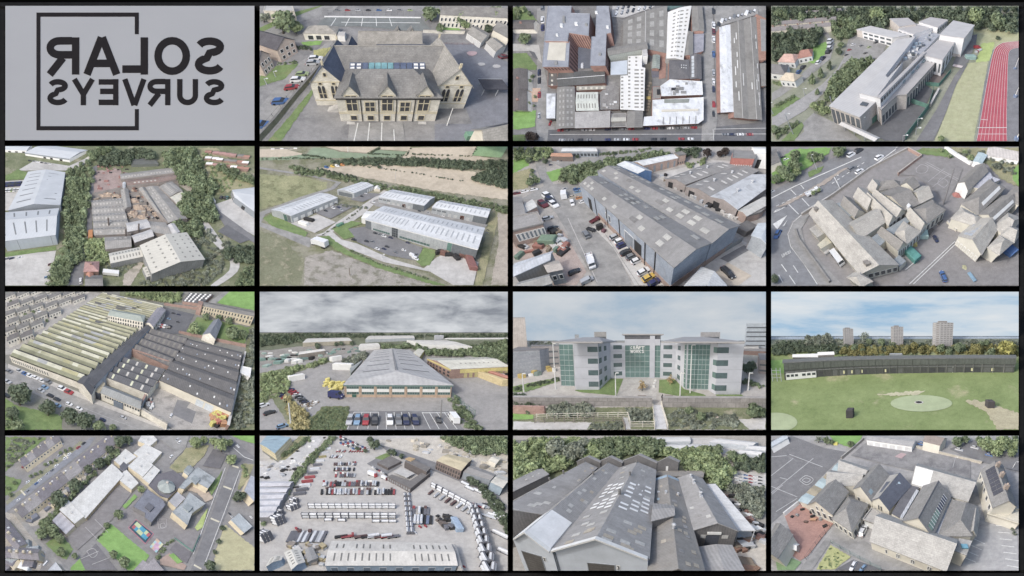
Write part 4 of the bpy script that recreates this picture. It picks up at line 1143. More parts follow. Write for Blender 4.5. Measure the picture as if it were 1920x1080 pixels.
for k in range(9):O4.onrect(rndu(1200,1400),rndu(620,700),rndu(14,40),rndu(12,26),.7,rndc((BLACKP,GREYW,GREYW)),name='roof_unit')
Poly('brown_low_roof','brown low roof with a tank beside the white roofs','building',[(1060,738),(1125,735),(1120,640),(1062,645)],6,RBR,ASBG,parapet=.3).onrect(1108,685,26,36,1.6,BLACKP,name='water_tank')
for nm,p0,p1,p2,lab in(('hipped_grey_roof',(1187,585),(1338,582),(1190,448),'dark grey hipped roof with small round lights'),('slate_roof',(1345,585),(1425,585),(1345,408),'dark slate roof with pale glazing strip')):
 T_=Bld('works_building',lab,'building',p0,p1,p2,8,wall=RBR);T_.walls()
 if nm[0]=='h':
  T_.hip(2.4,mat('dark_slate',rgb(116,114,116),rgb(102,100,104),.05),'v')
  for i in range(3):
   for j in range(2):T_.onroof(.55+i*.12,.6+i*.12,.5+j*.14,.55+j*.14,WHITE)
 else:
  T_.gable(1.6,mat('dark_slate',rgb(116,114,116)),'v')
  for j in range(6):T_.onroof(.08,.3,.05+j*.15,.18+j*.15,mat('pale_glazing',rgb(190,196,200)))
T_=Bld('green_lean_to','long glazed green lean-to roof','shed',(1062,505),(1112,508),(1068,410),6,wall=RBR);T_.walls();T_.gable(1.,mat('greenish_glazed_roof',rgb(150,160,150),rgb(130,140,132),.06,lines=(4,.1,0)),'v')
flat('brick_yard',[(1110,590),(1160,580),(1165,410),(1120,415)],mat('red_brick_yard',rgb(176,130,112),rgb(150,110,96),.06),2,'red brick yard between the roofs')
flat('clutter_yard',[(1045,580),(1110,575),(1105,510),(1050,515)],mat('blue_grey_yard',rgb(104,108,124),rgb(120,110,110),.1,grain=.2),2,'cluttered dark yard')
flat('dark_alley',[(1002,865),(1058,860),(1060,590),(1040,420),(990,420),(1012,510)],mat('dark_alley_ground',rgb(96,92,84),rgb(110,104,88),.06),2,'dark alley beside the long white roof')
for k in range(10):crate(rndu(1018,1050),620+k*22,2.2,1.6,1.6,mat('mixed_crate',rgb(150,130,100),rgb(120,110,100),.3),'stacked crate in the dark alley')
crate(1032,730,3,2,2,mat('yellow_machine',rgb(200,170,80)),'yellow machine in the dark alley',name='yard_machine',cat='machine')
Q1=Bld('whitened_strip_roof','long whitened strip roof right of the street','factory',(1572,832),(1668,828),(1562,205),7,wall=RBR,p3=(1642,185));Q1.walls();Q1.gable(.8,FELTW,'v')
for u0,p0,p1,p2,p3 in((0,(1672,870),(1775,880),(1645,180),(1735,150)),(1,(1778,880),(1872,888),(1738,150),(1828,128))):
 T_=Bld('long_grey_roof','long grey ribbed roof at the right edge','factory',p0,p1,p2,8,wall=RBR,p3=p3);T_.walls();T_.gable(1.2,ASBG,'v',cap=CONC)
 for k in range(9):
  v=rndu(.05,.85);u=rndc((.15,.3,.7,.85));T_.onroof(u,u+.05,v,v+rndu(.04,.1),WHITE)
T_=Poly('brick_roof_edge','red brick building cut by the right edge','building',[(1850,450),(1905,445),(1905,140),(1832,105)],8,RBR,mat('red_tile_roof',rgb(178,130,108),rgb(160,116,98),.06,brick=(6,4,.06)))
T_.on([(1870,380),(1905,380),(1905,150),(1862,140)],.4,GREYW,name='roof_deck')
Poly('grey_roof_edge','grey roof cut by the right edge','building',[(1868,640),(1905,640),(1905,470),(1855,470)],6,RBR,ASBG)
for p0,p1,p2 in(((28,665),(135,665),(30,515)),((28,818),(132,820),(30,672)),((0,215),(180,215),(20,150))):
 T_=Bld('garden_house','brown roofed house on the left edge','house',p0,p1,p2,6,wall=STONE);T_.walls();T_.gable(2,mat('brown_tile',rgb(120,114,110),rgb(104,98,96),.05,brick=(4,2.4,.06)),'v' if p0[1]>300 else 'u')
 T_.chimney(.5,.5,1.4,1,RBR)
crate(172,705,10,10,.5,mat('orange_paving',rgb(206,168,140)),'square orange patio behind the houses',name='patio',cat='patio')
tree(118,285,110,LEAF,'fine','round tree beside the path');tree(165,1015,120,leaf_mat('leaves_maroon',rgb(96,84,80),rgb(80,70,66)),'fine','dark maroon tree at the bottom left corner')
for k in range(8):tree(rndc((50,95,150,60)),rndu(60,130),rndu(35,60),rndc((LEAF,LEAFL,LEAFD)),label='garden bush')
for k in range(6):tree(rndu(140,190),rndu(560,810),rndu(22,36),LEAF,label='garden bush')
for y,c_ in((150,'white'),(210,'navy'),(540,'dark blue'),(600,'black'),(705,'red'),(860,'silver'),(60,'grey')):
 x=252 if y<400 else 226
 car((x,y+24),(x,y-24),c_,where='parked on the left street')
car((300,935),(312,895),'red',where='turning at the left corner')
cc=('red','grey','black','silver','white','white','dark blue','black','grey','red','white','navy','red','black','white','grey','silver')
for i in range(18):
 if i in(2,5,10):continue
 x=360+i*58;car((x,968-i*1.2),(x+46,967-i*1.2),cc[i%17],where='parked along the upper kerb')
for i in range(15):
 if i in(4,9,12):continue
 x=370+i*68;car((x+46,1038-i*.6),(x,1038-i*.6),cc[(i*5+3)%17],where='parked along the lower kerb')
for x,c_ in((1600,'grey'),(1650,'dark blue'),(1712,'white'),(1782,'red')):car((x-24,998),(x+24,996),c_,where='on the street at lower right')
for i,c_ in enumerate(('black','white','maroon','white','blue','silver','white','dark blue','red','black')):
 y=(90,190,240,295,405,540,608,665,775,845)[i];car((1513,y+24),(1511,y-24),c_,where='parked on the right street',style='van' if y==775 else 'car')
for i,c_ in enumerate(('black','silver','white','black','red','black','white','black','dark blue')):
 y=(180,290,395,440,608,655,700,765,825)[i];car((1550,y+24),(1548,y-24),c_,where='parked by the whitened roof')
flat('car_park',[(765,40),(1090,40),(1060,60),(850,135),(762,128)],CONC,2,'crowded pale car park at top')
for i in range(7):
 for j in range(2):
  x=795+i*42+j*10;y=108-i*9-j*40
  car((x-8,y+18),(x+8,y-18),('white','silver','grey','black')[(i+j)%4],where='in the crowded car park at top')
flat('car_park',[(1520,40),(1840,40),(1850,110),(1560,200),(1525,160)],ASPHL,4,'crowded car park at upper right')
for i in range(9):
 x=1570+i*30;y=158-i*9.5;car((x-6,y+20),(x+8,y-18),('white','silver','white','grey')[i%4],where='in the upper right car park',style='van' if i%3==0 else 'car')
for i in range(8):
 x=1545+(i%4)*22;y=60+(i//4)*34;car((x-6,y+12),(x+6,y-12),('light blue','blue','silver','white')[i%4],where='in the upper right car park')
flat('dark_strip',[(1165,85),(1320,40),(1180,40)],mat('green_glass_roof',rgb(96,128,124)),3,'teal strip above the white roof')
# ====== 4: modern school beside a running track
cell('running track picture',(1446,11,1910,265),(1440,0),310,28,42)
plot_ground(mat('campus_ground',rgb(150,152,132),rgb(132,138,112),.04,stain=(rgb(172,168,150),.03,.55,.5),grain=.1))
FIELD4=mat('mown_field',rgb(178,178,134),rgb(162,166,118),.03,stain=(rgb(190,182,146),.03,.55,.5),grain=.07)
flat('sports_field',[(1490,480),(1560,465),(1650,460),(1610,700),(1540,1060),(1250,1060),(1330,860),(1400,640)],FIELD4,1,'dry green field left of the track',rough=3)
flat('field_corner',[(1540,215),(1880,240),(1880,320),(1760,330),(1690,390),(1560,330)],FIELD4,1,'grass corner beyond the track',rough=3)
flat('grass_bank',[(1600,330),(1700,318),(1660,460),(1560,468)],mat('lime_grass',rgb(176,196,108),rgb(160,182,94),.05),2,'bright green bank beside the track',rough=4)
flat('track_surround',[(1560,1060),(1620,640),(1680,380),(1760,325),(1880,305),(1880,1060)],mat('grey_surround',rgb(134,134,138),rgb(120,120,125),.05),1,'grey tarmac around the track')
TRK=mat('red_track',rgb(206,84,98),rgb(192,72,88),.04,grain=.04)
ou=smooth_pts([(1565,1060),(1598,880),(1640,640),(1690,400),(1740,335),(1810,318),(1880,312)],6)
inn=smooth_pts([(1792,1060),(1790,880),(1795,640),(1800,460),(1808,395),(1835,370),(1880,362)],6)
tb=MB();zt=vz(3*LV)
for i in range(len(ou)-1):tb.face([ground_at(*ou[i])+zt,ground_at(*inn[i])+zt,ground_at(*inn[i+1])+zt,ground_at(*ou[i+1])+zt])
trk=tb.build('running_track',TRK,label='curved red running track with white lanes',kind='structure',field=True)
for k in range(9):
 t=k/8;mark(trk,[ou[i]*(1-t)+inn[i]*t for i in range(len(ou))],2,LINE,4)
mark(trk,[(1570,962),(1790,962)],4,LINE,4.5);mark(trk,[(1575,1010),(1790,1010)],3,LINE,4.5);mark(trk,[(1598,900),(1650,905)],3,LINE,4.5)
rd=flat('approach_road',[(28,700),(250,560),(420,400),(470,330),(430,275),(400,250),(450,245),(500,330),(470,440),(300,580),(100,720),(28,760)],ASPHL,1,'approach road with parked cars')
flat('school_drive',[(28,870),(250,740),(400,640),(520,520),(600,380),(700,260),(900,310),(780,440),(560,480),(420,700),(280,830),(60,960),(28,950)],mat('drive_tarmac',rgb(166,164,162),rgb(150,149,148),.04),2,'pale school drive')
flat('school_car_park',[(600,300),(700,250),(900,310),(850,440),(640,450),(560,470)],ASPHL,3,'car park left of the school',rough=2)
cp=flat('lower_court',[(260,930),(340,850),(560,950),(700,1060),(190,1060),(270,990)],ASPHL,3,'grey court at the bottom left')
flat('playing_court',[(740,985),(970,745),(1200,815),(1020,1060),(880,1060)],ASPHD,2,'dark walled court below the school')
flat('service_road',[(1110,1060),(1260,830),(1400,570),(1450,510),(1500,480),(1410,640),(1330,860),(1240,1060)],ASPH,2,'service road along the field')
flat('service_yard',[(1380,500),(1420,400),(1530,270),(1570,260),(1560,330),(1500,470),(1450,520)],ASPH,3,'yard behind the sports hall')
flat('grass_verge',[(280,380),(450,310),(440,400),(340,480),(250,440)],GRASSB,1,'green verge inside the bend',rough=4)
flat('lawn',[(28,820),(200,720),(240,740),(60,870),(28,880)],GRASS,3,'roadside grass strip',rough=4);flat('lawn',[(100,1060),(250,920),(270,950),(200,1060)],GRASS,4,'grass corner at the bottom left',rough=3)
flat('zebra_crossing',[(1380,500),(1450,515),(1465,500),(1395,485)],mat('crossing_paint',rgb(200,170,166),rgb(220,214,210),.2),4,'pale crossing on the yard')
METAL=mat('standing_seam_roof',rgb(198,196,194),rgb(186,184,183),.04,lines=(3.4,.04,0),grain=.03)
METAL2=mat('grey_membrane_roof',rgb(186,182,180),rgb(174,170,169),.04,grain=.04)
WREN=mat('white_render',rgb(224,224,226),rgb(210,210,213),.05,grain=.03)
TAN=mat('tan_brick',rgb(206,196,188),rgb(190,180,172),.06,brick=(3,1.4,.05))
GL4=mat('grey_glass',rgb(96,104,112),rgb(84,92,100),.1,rough=.2,spec=.5)
root4=Poly('modern_school','long modern school with pale wedge shaped metal roofs','school',[(465,795),(690,880),(815,760),(905,590),(1110,278),(960,302)],7.5,TAN,METAL,t=.3,over=.3)
r4=root4.root
def W4(pts,h,wall,roof,**k):return Poly('w','','',pts,h,wall,roof,root=r4,**k)
root4.wins(0,6,.5,6.5,.7,GL4,name='glazed_bay')
w=W4([(685,702),(815,735),(1010,470),(900,585),(880,570),(1110,272),(1065,285),(820,560)],[9.5,9.5,9.5,9.5,9.5,9.5,9.5,9.5],WREN,METAL)
w=W4([(815,735),(842,742),(1185,395),(1165,388)],10.2,WREN,METAL2)
w.wins(1,26,8.4,9.8,.7,GL4)
L4=W4([(800,775),(850,832),(968,722),(1040,716),(1250,482),(1238,458),(1155,432),(845,745)],6.5,TAN,METAL2,parapet=.3,pm=METAL2)
L4.wins(1,5,1.,4,.6,GL4);L4.wins(3,12,.5,5.,.5,GL4)
for x,y in((1010,614),(1076,545),(1112,508),(1160,460)):L4.on([(x-24,y+6),(x+8,y+14),(x+22,y-6),(x-8,y-14)],.8,mat('blue_rooflight',rgb(150,172,180)))
L4.onrect(890,725,26,16,.9,WHITE,name='roof_unit')
H5_=W4([(1160,412),(1310,450),(1405,312),(1285,292)],9.5,WREN,METAL2,over=.5);H5_.wins(1,4,1.5,7,.35,GL4);H5_.wins(0,5,2,7,.4,GL4)
H6=W4([(1288,262),(1470,288),(1548,190),(1390,155)],13,WREN,METAL,over=.6);H6.wins(0,2,6,9,.05,GL4,t0=.6,t1=.75);H6.win(1,.02,.98,0,2.2,TAN,name='brick_plinth');H6.win(0,.02,.98,0,2.2,TAN,name='brick_plinth')
H7=W4([(1132,165),(1272,208),(1350,150),(1218,130)],9.5,WREN,METAL2,over=.5);H7.wins(1,6,4,8,.6,GL4)
H8=W4([(912,140),(985,200),(1110,182),(1050,135)],9.5,TAN,METAL2,over=.4);H8.wins(3,4,4,8,.5,GL4)
H9=W4([(665,222),(930,285),(1062,262),(770,196)],7,WREN,METAL,over=.6)
H9.wins(0,5,4.4,5.8,.7,GL4,t0=.2);H9.wins(0,5,1.,2.6,.7,GL4,t0=.2);H9.win(0,0.,.18,0,6.8,TAN,name='brick_panel')
H10=W4([(975,222),(1090,262),(1230,215),(1110,180)],8,WREN,METAL2,parapet=.3,pm=WREN);H10.wins(0,3,4,7,.6,GL4)
H11=W4([(1000,470),(1160,400),(1290,260),(1180,235),(1090,320)],5.5,WREN,mat('roof_plant_deck',rgb(176,180,188),rgb(150,156,168),.06))
for k in range(26):
 t=random.random();x=1020+t*190+rndu(-15,25);y=455-t*190+rndu(-20,20)
 H11.onrect(x,y,rndu(10,34),rndu(6,14),rndu(.6,1.6),rndc((STEEL,mat('blue_plant_unit',rgb(140,166,190)),WHITE,GL4)),name='roof_unit')
root4.on([(690,790),(735,800),(755,778),(710,768)],.4,GL4,name='round_rooflight')
for i in range(6):
 p=G(490+i*38,835+i*15,0);b=MB();b.tube(p,p+vz(7),.15);b.build('column',STEEL,r4)
W_=Poly('green_wall_panel','','',[(785,790),(850,845),(852,842),(790,786)],5,mat('green_cladding',rgb(96,140,124),rgb(110,120,160),.15),None,root=r4)
CN=Bld('covered_walkway','white ribbed walkway roof at the bottom','canopy',(535,935),(800,1062),(575,915),3,wall=GREYW);CN.gable(.4,METAL,'u',over=.1)
for t in(.05,.35,.65,.95):
 b=MB();b.tube(CN.pt(t,.5,0),CN.pt(t,.5,3),.12);b.build('post',STEEL,CN.root)
FG=mat('green_mesh_fence',rgb(94,146,130),rgb(84,134,120),.2)
fence([(720,985),(850,870)],2.6,FG,'green mesh fence left of the dark court',step=4,panelm=FG)
fence([(1030,1050),(1200,820),(1240,680)],2.6,FG,'green mesh fence right of the dark court',step=5,panelm=FG)
fence([(1040,760),(1195,815)],2.4,FG,'green mesh fence behind the dark court',step=5,panelm=FG)
fence([(1170,640),(1280,650),(1370,540)],2.2,FG,'green fence around the small yard',step=5,panelm=FG)
flat('small_yard',[(1050,740),(1180,640),(1240,680),(1180,800)],ASPHD,3,'small dark yard behind the green fence');flat('small_yard',[(1190,600),(1260,540),(1350,560),(1280,640)],mat('brownish_yard',rgb(128,116,112)),3,'small brown yard by the white wall')
wall_run([(1215,800),(1280,680)],1.4,.6,TAN,'pale brick wall beside the service road',cope=CONC)
fence([(350,850),(560,930)],1.6,FENCEM,'dark railing above the lower court',step=3)
car((1540,362),(1595,365),'red','van',where='parked by the sports hall');crate(1515,440,6,4,2.4,mat('teal_container',rgb(140,176,172)),'pale teal container behind the sports hall',name='container',cat='container')
for k in range(5):crate(1560+k*8,395-k*4,1.6,1.6,1.4,rndc((mat('red_bin',rgb(170,90,90)),STEEL,BLACKP)),'waste bin beside the red van',name='waste_bin',cat='bin')
for p0,p1,p2,lab,rf in(((75,465),(200,470),(130,405),'white bungalow with salmon roof',(214,168,150)),((225,440),(330,420),(240,385),'white bungalow with terracotta roof',(190,130,112)),((-40,545),(130,560),(0,480),'grey roofed bungalow at the left edge',(130,128,128)),((90,600),(200,610),(150,560),'cream garage with flat hipped roof',(206,190,164))):
 T_=Bld('bungalow',lab,'house',p0,p1,p2,3.4,wall=WHITE);T_.walls();T_.hip(2.6,mat('tile_%d_%d'%rf[:2],rgb(*rf),rgb(*[q*.9 for q in rf]),.06,brick=(4,2.4,.05)),'u',inset=.25)
 T_.windows('v0',3,.8,2.2,.4,GL4,WHITE)
for i,(x,y)in enumerate(((470,320),(472,345),(465,372),(455,395),(412,445),(380,475),(222,590),(232,545),(265,510))):
 car((x-12,y+14),(x+12,y-14),('white','silver','white','black','dark blue','white','silver','blue','black')[i],where='along the approach road')
for i,(x,y)in enumerate(((590,418),(732,405),(700,350),(640,340),(760,360),(810,326),(612,380))):car((x-14,y+6),(x+14,y-6),('black','black','grey','white','green','black','red')[i],where='in the school car park')
TER=mat('far_slate',rgb(146,140,140),rgb(130,124,126),.08,brick=(4,2,.05))
for i in range(5):
 for j in range(3):
  x=60+i*92+j*40;y=236-i*8-j*46-(20 if j==2 else 0)
  if j==2 and i<2:continue
  T_=Bld('far_terrace','grey slate terrace among the trees','house',(x-46,y),(x+42,y-8),(x-36,y-22),6,wall=CREAM);T_.walls();T_.gable(2.4,TER,'u');T_.chimney(.3,.5,1.4,1.4,BRICK)
mass('woodland',[(24,60),(1880,40),(1880,225),(1560,195),(1360,140),(1200,120),(900,130),(900,180),(700,200),(560,110),(24,170)],115,130,LEAFD,'dense dark woodland across the far side',dfar=80)
mass('woodland',[(24,240),(370,200),(390,270),(300,360),(180,400),(24,440)],90,46,LEAFD,'dense wood left of the approach road')
mass('woodland',[(480,160),(680,130),(690,220),(600,260),(520,290)],80,26,LEAF,'clump of trees behind the drive')
for x,y,d,m_,kd in((330,590,95,LEAF,'cone'),(395,545,85,LEAF,'cone'),(465,490,75,LEAFD,'cone'),(370,690,60,LEAF,'cone'),(465,625,70,LEAFL,'cone'),(530,385,65,LEAFD,'round'),(545,335,60,LEAF,'round'),(250,130,110,LEAF,'round'),(1560,110,150,LEAFL,'fine'),(1730,145,150,LEAF,'fine'),(820,110,140,LEAFL,'fine'),(100,110,120,LEAF,'round'),(1722,285,40,LEAFD,'round'),(625,460,40,LEAFD,'cone'),(1300,1040,70,LEAFL,'round'),(40,970,90,LEAF,'round')):
 tree(x,y,d,m_,kd,{'cone':'upright conical tree beside the drive','round':'round tree in the school grounds','fine':'large pale tree before the woodland'}[kd])
mass('shrubbery',[(590,480),(780,440),(740,540),(640,590),(560,680),(500,740),(420,740),(500,600)],75,46,LEAF,'shrub belt beside the long roof',cat=None)
mass('shrubbery',[(310,780),(400,760),(460,840),(400,860)],50,16,LEAFL,'shrub bed above the lower court');mass('shrubbery',[(40,990),(240,910),(200,940),(60,1050)],40,16,LEAF,'hedge bed at the bottom left')
hedge([(40,800),(200,720)],22,30,LEAF,'hedge along the approach road');hedge([(30,615),(110,630)],20,26,LEAFL,'bright garden hedge')
for a in(((190,1010),(135,855)),((40,860),(25,770)),((708,985),(705,880)),((1120,950),(1128,890)),((1090,740),(1095,655)),((1012,1060),(1015,1015)),((278,715),(275,665)),((1108,1010),(1105,960))):pole(*a[0],*a[1],STEEL,'slim lamp post',arm=1.2)
for a in(((1850,730),(1880,600)),((1860,1050),(1905,900)),((1848,520),(1875,400))):
 r_=pole(a[0][0],a[0][1],a[1][0],a[1][1],WHITE,'white floodlight mast right of the track',name='floodlight_mast',cat='mast',head=False);b=MB();p=G(*a[0]);b.tube(p,p+vz(1.2),.7);b.build('base',mat('blue_padding',rgb(120,140,176)),r_)
 # ====== 5: derelict works between tree belts
cell('works picture',(10,274,477,536),(0,270),310,30,100)
plot_ground(SCRUB)
GREYR=mat('pale_metal_roof',rgb(196,201,205),rgb(184,189,194),.03,lines=(4,.025,0),grain=.03)
GREYCL=mat('grey_cladding',rgb(140,148,156),rgb(128,136,144),.05,lines=(3,.04,0),grain=.03)
PALECL=mat('pale_blue_cladding',rgb(178,188,200),rgb(166,176,188),.05,lines=(6,.02,0),grain=.03)
OLDR=mat('old_sheet_roof',rgb(162,159,154),rgb(138,135,130),.03,lines=(3,.06,0),stain=(rgb(178,160,140),.02,.54,.6),grain=.08)
DSTR=mat('dark_roof_strip',rgb(130,134,138),grain=.05)
flat('yard',[(40,835),(360,808),(420,800),(370,1062),(40,1062)],CONC,1,'concrete yard at the bottom left');flat('grass_strip',[(40,820),(420,768),(425,795),(40,850)],GRASS,2,'grass strip along the grey warehouse')
flat('yard',[(130,200),(260,125),(520,165),(640,110),(700,60),(740,40),(620,160),(500,200)],CONC,1,'concrete yard behind the warehouses');flat('yard',[(40,280),(190,270),(60,500),(40,500)],CONC,1,'car yard at the left edge')
flat('lawn',[(40,240),(140,190),(220,230),(180,265),(40,272)],GRASS,2,'grass patch at the left edge',rough=3)
flat('back_lane',[(690,180),(730,160),(715,330),(690,520),(700,760),(640,900),(620,1062),(490,1062),(560,920),(650,700),(655,480)],ASPH,2,'lane between tree belt and works',rough=3)
flat('works_yard',[(720,200),(900,190),(930,330),(700,370)],mat('reddish_yard',rgb(172,148,140),rgb(150,128,122),.05,grain=.12),2,'reddish yard beside the works',rough=6)
flat('works_base',[(690,370),(1320,240),(1420,570),(1330,680),(820,800),(700,680)],mat('works_rubble',rgb(150,140,130),rgb(126,118,110),.05),2,'rubble ground under the works')
flat('track',[(1520,580),(1560,590),(1690,780),(1660,800),(1560,690)],CONC,2,'pale track down the slope',curve=3);flat('track',[(1720,840),(1790,870),(1780,960),(1640,1062),(1580,1062),(1720,950)],CONC,2,'pale track at the lower right',curve=3)
flat('path',[(920,1062),(930,980),(1060,880),(1080,900),(980,1062)],DIRT,2,'dirt path before the beige shed',rough=5);flat('track',[(1340,310),(1530,290),(1440,360),(1380,340)],DIRT,2,'bare earth track right of the works',rough=6)
flat('depot_yard',[(1600,460),(1740,410),(1908,520),(1908,690),(1700,570),(1640,520)],CONC,2,'pale depot yard at the right');flat('depot_road',[(1600,450),(1650,510),(1908,700),(1908,745),(1700,640),(1620,520)],ASPH,3,'curving depot road');flat('parking',[(1630,660),(1700,610),(1880,720),(1800,750)],ASPHD,4,'empty parking court at the right')
flat('scrub_field',[(1450,30),(1620,30),(1908,270),(1908,320),(1620,380),(1560,260)],GRASSD,1,'dry scrub field at the upper right',rough=6)
W1=Bld('grey_warehouse','big pale roofed warehouse with thin dark roof strips','warehouse',(62,498),(450,458),(212,208),11,wall=GREYCL,p3=(488,212));W1.walls();W1.gable(5,GREYR,'v',over=.4,wallm=GREYCL)
for j in range(7):
 for u0,u1 in((.1,.4),(.6,.9)):W1.onroof(u0,u1,.1+j*.125,.115+j*.125,DSTR,var=.5)
W2=Bld('grey_warehouse','pale blue warehouse at the left edge with short roof slots','warehouse',(20,730),(415,682),(-40,520),11,wall=PALECL,p3=(440,482));W2.walls();W2.gable(3.5,GREYR,'u',over=.4,wallm=GREYCL,ridge=.55)
for i in range(5):
 W2.onroof(.06+i*.19,.085+i*.19,.12,.45,DSTR,var=.5);W2.onroof(.09+i*.19,.115+i*.19,.68,.9,DSTR,var=.5)
for t in(.25,.9):W2.band('v0',t,t+.008,0,10.5,DSTR)
W3=Bld('grey_warehouse','far pale warehouse with loading doors','warehouse',(185,65),(520,112),(330,5),9,wall=WHITE,p3=(655,45));W3.walls();W3.gable(4,GREYR,'u',over=.4,wallm=GREYCL)
W3.band('v0',0.,1.,5.5,8.9,GREYCL)
for t in(.45,.6,.8):W3.door('v0',t,t+.06,5,BLACKP)
W4_=Bld('grey_warehouse','farthest pale warehouse at the top left corner','warehouse',(-60,40),(200,50),(20,5),8,wall=WHITE);W4_.walls();W4_.gable(3,GREYR,'u',wallm=GREYCL);W4_.windows('v0',5,.3,4.5,.4,BLACKP)
def shed5(lab,p0,p1,p2,h,rise,axis,m,p3=None,lights=None,wall=None,lm=None,n=None):
 T_=Bld('works_shed',lab,'shed',p0,p1,p2,h,wall=wall or cm(158,148,142),p3=p3);T_.walls();T_.gable(rise,m,axis,over=.2)
 for(u0,u1,v0,v1,nu,nv)in lights or():
  for i in range(nu):
   for j in range(nv):
    a,c=(u1-u0)/nu,(v1-v0)/nv
    if random.random()<.9:T_.onroof(u0+a*(i+.28),u0+a*(i+.72),v0+c*(j+.25),v0+c*(j+.75),lm or mat('pale_old_rooflight',rgb(186,182,172),rgb(168,164,156),.1),var=.5)
 return T_
RUST=mat('rusty_sheet_roof',rgb(150,126,116),rgb(130,112,104),.04,lines=(3,.06,0),stain=(rgb(160,110,92),.03,.54,.6))
shed5('far grey range with a row of rooflights',(905,265),(1120,238),(900,225),7,1.6,'u',OLDR,(1110,200),[(.03,.97,.1,.45,9,1)])
shed5('far range with sawn roof at the right',(1120,238),(1325,215),(1110,200),7,1.6,'u',OLDR,(1295,175),[(.03,.97,.1,.45,9,1)])
shed5('rusty range with row of pale rooflights',(955,310),(1190,285),(940,275),6,1.6,'u',RUST,(1170,250),[(.05,.97,.1,.45,7,1)])
shed5('red roofed range at the far right of the works',(1190,290),(1360,255),(1175,248),6,1.6,'u',RUST,(1355,225),[(.03,.97,.15,.85,14,1)])
for i in range(1,6):
 p0=(685+i*4,372+(i+1)*52);p1=(905+i*16,350+(i+1)*54);p2=(685+i*4-2,372+i*52);p3=(895+i*14,350+i*54)
 shed5('weathered works range with many small rooflights',p0,p1,p2,4.5,1.8,'u',OLDR,p3,[(.02,.98,.08,.46,9,1),(.02,.98,.56,.92,9,1)])
shed5('low end range of the works',(790,790),(985,770),(785,700),6,2,'u',OLDR,(980,690),[(.1,.9,.55,.95,4,1)])
for i,(p0,p1,p2,p3)in enumerate((((925,500),(985,470),(905,345),(960,335)),((1165,500),(1260,590),(1040,335),(1085,325)),((1262,592),(1405,560),(1090,325),(1190,318)))):
 shed5('long works range running away from the viewer',p0,p1,p2,5,2,'v',OLDR,p3,[(.1,.42,.04,.96,2,10)]if i!=1 else[(.2,.34,.05,.95,1,2),(.62,.78,.05,.95,1,2)],lm=None)
shed5('dark range on the right side of the works',(1275,395),(1370,350),(1195,320),7,1.8,'v',OLDR,(1290,280),[(.1,.9,.1,.9,2,7)])
RUB=mat('broken_rubble',rgb(192,164,138),rgb(160,140,122),.08,grain=.2)
heaps('broken rubble among the ruins','broken_piece','rubble',None,(RUB,RUB,cm(150,110,96),cm(176,160,140),BLACKP,OLDR),.8,4,2,7,62,[(690,380),(900,350),(1030,335),(1160,510),(1240,590),(960,560),(930,430),(690,425)])
for x,y,d in((800,385,100),(870,395,80),(1010,430,90),(1040,480,100),(1000,530,110),(1060,550,70),(960,380,60),(1230,430,60)):heap(x,y,d,RUB,'pile of tan rubble among broken roofs',hh=.5)
shed5('white roofed shed inside the works',(955,660),(1130,625),(945,595),7,1.6,'u',mat('whitish_roof',rgb(196,194,192),rgb(180,178,176),.05,lines=(3,.03,0)),(1100,565));shed5('white roofed shed before the inner one',(1010,740),(1155,690),(985,690),6,1.6,'u',mat('whitish_roof',rgb(196,194,192)),(1130,640))
shed5('grey lean-to right of the white sheds',(1140,660),(1290,685),(1105,580),6,1.,'u',OLDR,(1240,590));shed5('pale hut beside the grey lean-to',(1300,690),(1350,660),(1255,610),6,1.,'v',mat('whitish_roof',rgb(196,194,192)),(1305,595))
shed5('cream sheeted range at the right',(1330,455),(1405,400),(1275,400),6,1.,'u',mat('cream_roof',rgb(206,202,184),rgb(190,186,170),.05),(1350,345))
SILO=thing('silo','pale round silo beside the works yard','silo',G(932,330,0));b=MB();p=G(932,330,0);b.tube(p,p+vz(9),3.,n=12);b.build('drum',PALECL,SILO);b=MB();b.tube(p+vz(9),p+vz(11),3.,r2=.6,n=12);b.build('cone_top',PALECL,SILO)
for x,y in((815,605),(1040,650),(945,690),(1095,530)):
 p=G(x,y,6);t_=thing('chimney_stack','short dark chimney on the works roofs','chimney',p*(1,1,0));b=MB();b.tube(p*(1,1,0)+(0,0,5),p*(1,1,0)+(0,0,14),.9);b.build('stack',mat('sooty_brick',rgb(110,98,94)),t_)
BEI=mat('beige_sheet_roof',rgb(204,200,186),rgb(192,188,175),.03,lines=(4,.03,0),grain=.03)
BS=Bld('beige_shed','big beige gabled shed with small dark rooflights','warehouse',(1140,972),(1535,865),(1050,762),9,wall=mat('grey_old_cladding',rgb(158,160,160),rgb(140,142,142),.05,lines=(3,.05,0)),p3=(1400,665));BS.walls();BS.gable(4.5,BEI,'v',over=.3)
for u in(.08,.28,.44,.62,.78,.92):
 for j in range(6):BS.onroof(u,u+.035,.1+j*.15,.14+j*.15,mat('dark_rooflight',rgb(150,148,140)),var=.5)
B2=Bld('beige_lean_to','long low beige wing with two rows of rooflights','shed',(830,895),(1080,842),(815,822),6,wall=mat('grey_old_cladding',rgb(158,160,160)),p3=(1055,772));B2.walls();B2.gable(1.8,BEI,'u',over=.2)
for i in range(9):
 for v in(.15,.6):B2.onroof(.1+i*.095,.14+i*.095,v,v+.22,mat('dark_rooflight',rgb(150,148,140)),var=.5)
B3_=Bld('beige_lean_to','small beige lean-to at the near corner','shed',(1100,1000),(1145,985),(1068,930),4,wall=mat('grey_old_cladding',rgb(158,160,160)));B3_.walls();B3_.flatroof(BEI)
for k in range(3):B3_.onroof(.3,.6,.1+k*.3,.2+k*.3,mat('dark_rooflight',rgb(150,148,140)))
